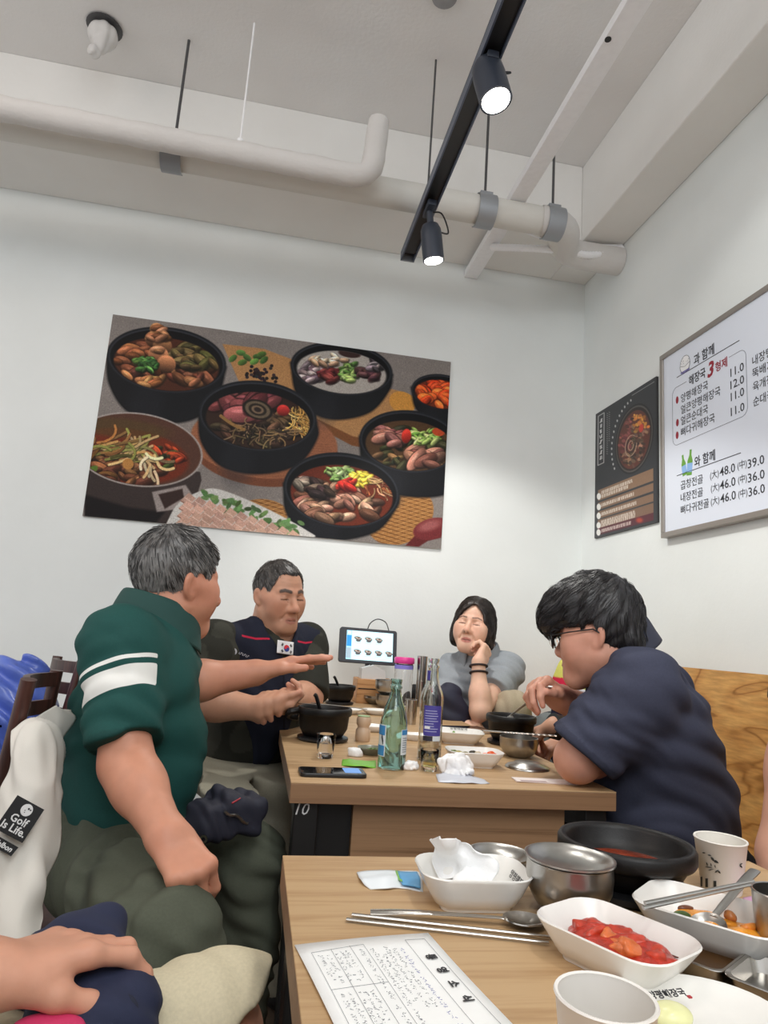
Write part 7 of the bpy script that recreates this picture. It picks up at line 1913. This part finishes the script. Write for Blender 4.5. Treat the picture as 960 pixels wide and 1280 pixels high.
pb = np.array([.235, 2.80, TZ]); t = thing('plastic_tub', 'clear plastic tub with dark food at the rear left', 'tub', pb)
MB().lathe([(0, 0), (.045, 0), (.056, .085), (.054, .085), (.043, .004), (0, .003)], pb, 28).build('tub', M_GLASS, t, sharp=1.0); MB().lathe([(0, .004), (.043, .004), (.049, .045), (0, .05)], pb, 24).build('contents', mat('tub_food', (92, 78, 70), .6, noise=.4, nscale=60), t)
MB().lathe([(.0565, .085), (.0585, .085), (.0585, .09), (.0, .094), (0, .0935), (.0565, .089)], pb, 28).build('lid', M_GLASS, t, sharp=1.0)

# ---- chairs, jacket, bags
def chair():
    t = thing('dining_chair', 'dark wooden ladder-back chair draped with a white jacket', 'chair', (-.30, 1.56, 0), 'dark wooden chairs')
    n0, n1 = J(36, 849, 1.36), J(4, 970, 1.38); f0, f1 = J(71, 838, 1.66), J(50, 930, 1.66)
    def post(a, b):
        d = nrm(b-a); foot = b+d*((b[2]-.0)/-d[2]) if False else np.array([b[0]+(b[0]-a[0])*.6, b[1]+(b[1]-a[1])*.6, 0.0])
        MB().tube([a, a*.98+b*.02], .001, 4)
        P = resample([a, b, foot], .05); MB().tube(P, .0165, 12, True, .85).build('post', M_CHAIR, t, sharp=.8)
    post(n0, n1); post(f0, f1)
    for v in (.10, .42, .80):
        a = n0*(1-v)+n1*v; b = f0*(1-v*1.15)+f1*v*1.15; mid = (a+b)/2+nrm(np.array([(b-a)[1], -(b-a)[0], 0]))*-.035
        C = spline([a, a*.6+b*.4+(mid-(a+b)/2)*.9, a*.3+b*.7+(mid-(a+b)/2)*.9, b], 6)
        MB().loops([[p+np.array([0, 0, -.015]), p+np.array([.012, .004, -.015]), p+np.array([.012, .004, .015]), p+np.array([0, 0, .015])] for p in C]).build('slat', M_CHAIR, t, sharp=.5)
    MB().box((-.50, 1.37, .415), (-.08, 1.78, .445), .008).build('seat', M_CHAIR, t)
    for x, y in ((-.11, 1.40), (-.11, 1.75)): MB().box((x-.018, y-.018, 0), (x+.018, y+.018, .415), .003).build('leg', M_CHAIR, t)
    return t
ch = chair()
k = copy_tree(ch, (-.42, 2.16, 0), .35, label='dark wooden chair behind the man in the vest')
k = copy_tree(ch, (-.34, .68, 0), .1, label='dark wooden chair of the person in beige shorts')
G = [[(14, 915, 1.33), (38, 897, 1.37), (62, 889, 1.46), (92, 885, 1.55)], [(11, 938, 1.29), (36, 924, 1.30), (60, 922, 1.36), (86, 924, 1.46)], [(10, 955, 1.27), (30, 950, 1.27), (58, 955, 1.31), (74, 960, 1.40)],
     [(-10, 1010, 1.25), (25, 995, 1.25), (56, 985, 1.29), (70, 990, 1.36)], [(-24, 1078, 1.22), (14, 1064, 1.22), (50, 1050, 1.25), (66, 1058, 1.31)], [(-38, 1150, 1.19), (2, 1140, 1.19), (40, 1128, 1.21), (58, 1112, 1.27)], [(-44, 1235, 1.16), (-4, 1230, 1.16), (26, 1190, 1.18), (44, 1160, 1.22)]]
rows = [[J(*p) for p in r] for r in G]
jk, JB, JN = sheet(rows, 14, 14, .006, 'jacket', mat('white_jacket_cloth', (214, 210, 202), .85, bump=.2, bscale=500), None, 0, 34, disp=lambda g: folds(g, 48, (.75, -.3, .18), .020)+folds(g+1, 95, (.6, -.3, .5), .007)+.006*snoise(g, 26)); tag(jk, 'white jacket with black patches hanging over the chair back', 'jacket')
o_ = np.array([0, 0, CAM_H])
# patches: flat cloth a few millimetres off the jacket
def patch4(pts, Y, name, m, parent, lift=.012):
    P = [J(x, y, jacket_Y(x, y)) for x, y in pts]; P[3] = P[0]+P[2]-P[1]
    n = nrm(np.cross(P[1]-P[0], P[3]-P[0])); n = n if n@(o_-P[0]) > 0 else -n
    G_ = JB.reshape(-1, 3); u = nrm(P[1]-P[0]); v = np.cross(n, u); q = G_-P[0]; a_, b_ = q@u, q@v; L1 = np.linalg.norm(P[1]-P[0]); L2_ = (P[3]-P[0])@v
    ins = (a_ > -.01) & (a_ < L1+.01) & (b_ > min(0, L2_)-.01) & (b_ < max(0, L2_)+.01) & (np.abs(q@n) < .06)
    lift = max((q[ins]@n).max(), 0)+.005 if ins.any() else lift
    P = np.array(P)+n*lift; return mesh_obj(name, np.vstack([P, P-n*.0015]), [[0, 1, 2, 3], [7, 6, 5, 4]]+[[i, (i+1) % 4, 4+(i+1) % 4, 4+i] for i in range(4)], m, parent, False), P, n
def jacket_Y(px, py):
    """depth of the jacket's front at a photo position"""
    G_ = JB.reshape(-1, 3); q = np.array([proj(g) for g in G_]); i = np.argsort((q[:, 0]-px)**2+(q[:, 1]-py)**2)[:4]; return G_[i, 1].mean()
Yj = np.mean([jacket_Y(x, y) for x, y in ((18, 1000), (45, 1016), (25, 1050), (0, 1035))])-.012
pa, PP, pn = patch4([(18, 996), (51, 1014), (24, 1055), (-9, 1037)], Yj, 'black_patch', mat('patch_black', (26, 26, 28), .8), jk, .004)
pw = mat('patch_print', (214, 214, 214), .8); ux = nrm(PP[1]-PP[0]); uy = nrm(PP[0]-PP[3]); Lx = np.linalg.norm(PP[1]-PP[0]); Ly = np.linalg.norm(PP[3]-PP[0])
text('lettering', 'Golf', PP[3]+ux*Lx*.5+uy*Ly*.36, ux, uy, Ly*.30, pw, pa, 'CENTER', lift=.0006, bold=.0003); text('lettering', 'Is Life.', PP[3]+ux*Lx*.5+uy*Ly*.11, ux, uy, Ly*.30, pw, pa, 'CENTER', lift=.0006, bold=.0003)
bc = PP[3]+ux*Lx*.52+uy*Ly*.77; MB().lathe([(0, 0), (Ly*.17, 0), (Ly*.17, .0012), (0, .0012)], bc, 24, pn).build('ball_emblem', pw, pa)
for dx, dy, r in ((.03, .05, .022), (.10, .04, .022), (-.04, -.03, .014), (-.02, -.08, .014), (.035, .05, .03)): MB().lathe([(0, .0012), (Ly*r, .0012), (Ly*r, .0017), (0, .0017)], bc+ux*Ly*dx+uy*Ly*dy, 10, pn).build('ball_mark', M_INK, pa)
pa2, P2, n2 = patch4([(-8, 1043), (22, 1060), (13, 1071), (-17, 1054)], Yj-.012, 'black_patch', bpy.data.materials['patch_black'], jk, .004)
L2 = np.linalg.norm(P2[3]-P2[0]); ux = nrm(P2[1]-P2[0]); uy = nrm(P2[0]-P2[3]); text('lettering', 'Malbon', P2[3]+ux*np.linalg.norm(P2[1]-P2[0])*.5+uy*L2*.25, ux, uy, L2*.75, pw, pa2, 'CENTER', lift=.0006, bold=.0003, shear=.25)
# blue bag behind the chair
cbg = J(-2, 905, 1.95); fbg = U_([el(cbg, (.12, .10, .14)), el(cbg+np.array([.03, 0, .07]), (.075, .05, .10)), el(cbg-np.array([.02, 0, .2]), (.13, .11, .22))], .06)
o = sdf_obj('blue_bag', lambda p: smax(fbg(p)-folds(p, 50, (.6, .3, .7), .024)-folds(p+2, 95, (.2, .7, .6), .006), .46-p[:, 2], .01), cbg-np.array([.25, .22, .5]), cbg+np.array([.25, .22, .3]), .006, mat('blue_plastic', (86, 108, 190), .28, noise=.15, nscale=10)); tag(o, 'crumpled blue plastic bag behind the draped chair', 'bag')
# navy pouch on the lap of the man in green
def lap_bag():
    c = J(283, 1020, 1.45); A_ = axes(60); f0 = U_([rbox(c, (.042, .066, .034), .014, A_), rbox(c+A_[1]*.022+A_[2]*.022, (.036, .050, .018), .010, axes(64, -14, 8)), el(c-A_[1]*.055-A_[2]*.012, (.040, .030, .030), A_)], .016)
    t = sdf_obj('belt_pouch', lambda p: f0(p)-folds(p, 75, (.5, .6, .5), .009)-folds(p+4, 120, (.8, .1, .6), .004), c-.16, c+.16, .003, mat('navy_nylon', (26, 28, 43), .75, bump=.2, bscale=600)); tag(t, 'navy pouch with zip and red piping on the lap of the man in green', 'pouch')
    def hit(px, py):
        d = nrm(J(px, py, 1.3)-o_); tt = np.linspace(1.0, 1.9, 900); Q = o_+tt[:, None]*d; v = f0(Q); i = int(np.argmax(v < 0)) if (v < 0).any() else int(np.argmin(v)); return Q[i]-d*.004
    MB().tube([hit(290+k*1.7, 1004-k*1.0) for k in range(8)], .0016, 6).build('piping', mat('red_piping', (160, 40, 52), .6), t, label='red piping')
    MB().tube([hit(281+k*3.2, 1014+k*1.6+2*math.sin(k)) for k in range(10)], .0030, 6).build('zip', M_STEEL2, t)
    z = J(253, 1050, 1.38); MB().lathe([(.004, -.0015), (.008, -.0015), (.008, .0015), (.004, .0015), (.004, -.0015)], J(254, 1049, 1.38), 16, (0, 1, .1)).tube([J(253, 1052, 1.38), J(252, 1064, 1.38)], .0022, 6).build('zip_charm', M_STEEL, t, label='silver charm')
    MB().lathe([(0, -.006), (.005, -.004), (.005, .004), (0, .006)], J(252, 1067, 1.38), 12).build('zip_charm', mat('charm_white', (210, 210, 206), .4), t)
lap_bag()
# navy cap under the resting hand
def cap():
    c = J(112, 1262, .865); f0 = U_([el(J(130, 1256, .885), (.052, .06, .030)), el(J(150, 1262, .86), (.030, .05, .040)), el(J(95, 1175, .985), (.055, .03, .030)), el(J(125, 1160, 1.0), (.035, .03, .028)), el(J(90, 1225, .92), (.07, .06, .03)), el(J(110, 1290, .84), (.07, .05, .05))], .03)
    t = sdf_obj('navy_cap', lambda p: f0(p)-folds(p, 80, (.6, .4, .6), .006)-.003*snoise(p, 60), c-np.array([.22, .16, .16]), c+np.array([.16, .24, .14]), .0035, mat('navy_cotton', (34, 40, 66), .85, bump=.25, bscale=700)); tag(t, 'crumpled navy cap with pink lining under the hand', 'cap')
    blob('pink_lining', None, None, J(62, 1283, .79), (.034, .02, .009), mat('pink_cloth', (204, 50, 100), .8), t, h=.003, n1=.12, f1=90)
    MB().tube(spline([J(150, 1240, .83), J(165, 1250, .82), J(172, 1268, .815), J(172, 1290, .81)], 6), .003, 6).build('seam', mat('navy_seam', (24, 28, 48), .8), t)
cap()
# dark bag on the woman's lap
cw = J(560, 872, 2.62); f_ = U_([el(cw, (.06, .05, .055)), el(cw+np.array([.02, 0, -.07]), (.075, .06, .06))], .04)
o = sdf_obj('dark_bag', lambda p: f_(p)-folds(p, 50, (.5, .2, .8), .008), cw-.2, cw+.18, .005, mat('navy_bag', (30, 32, 52), .7)); tag(o, 'dark navy bag in front of the woman', 'bag')
# white tissue between the legs of the man in green
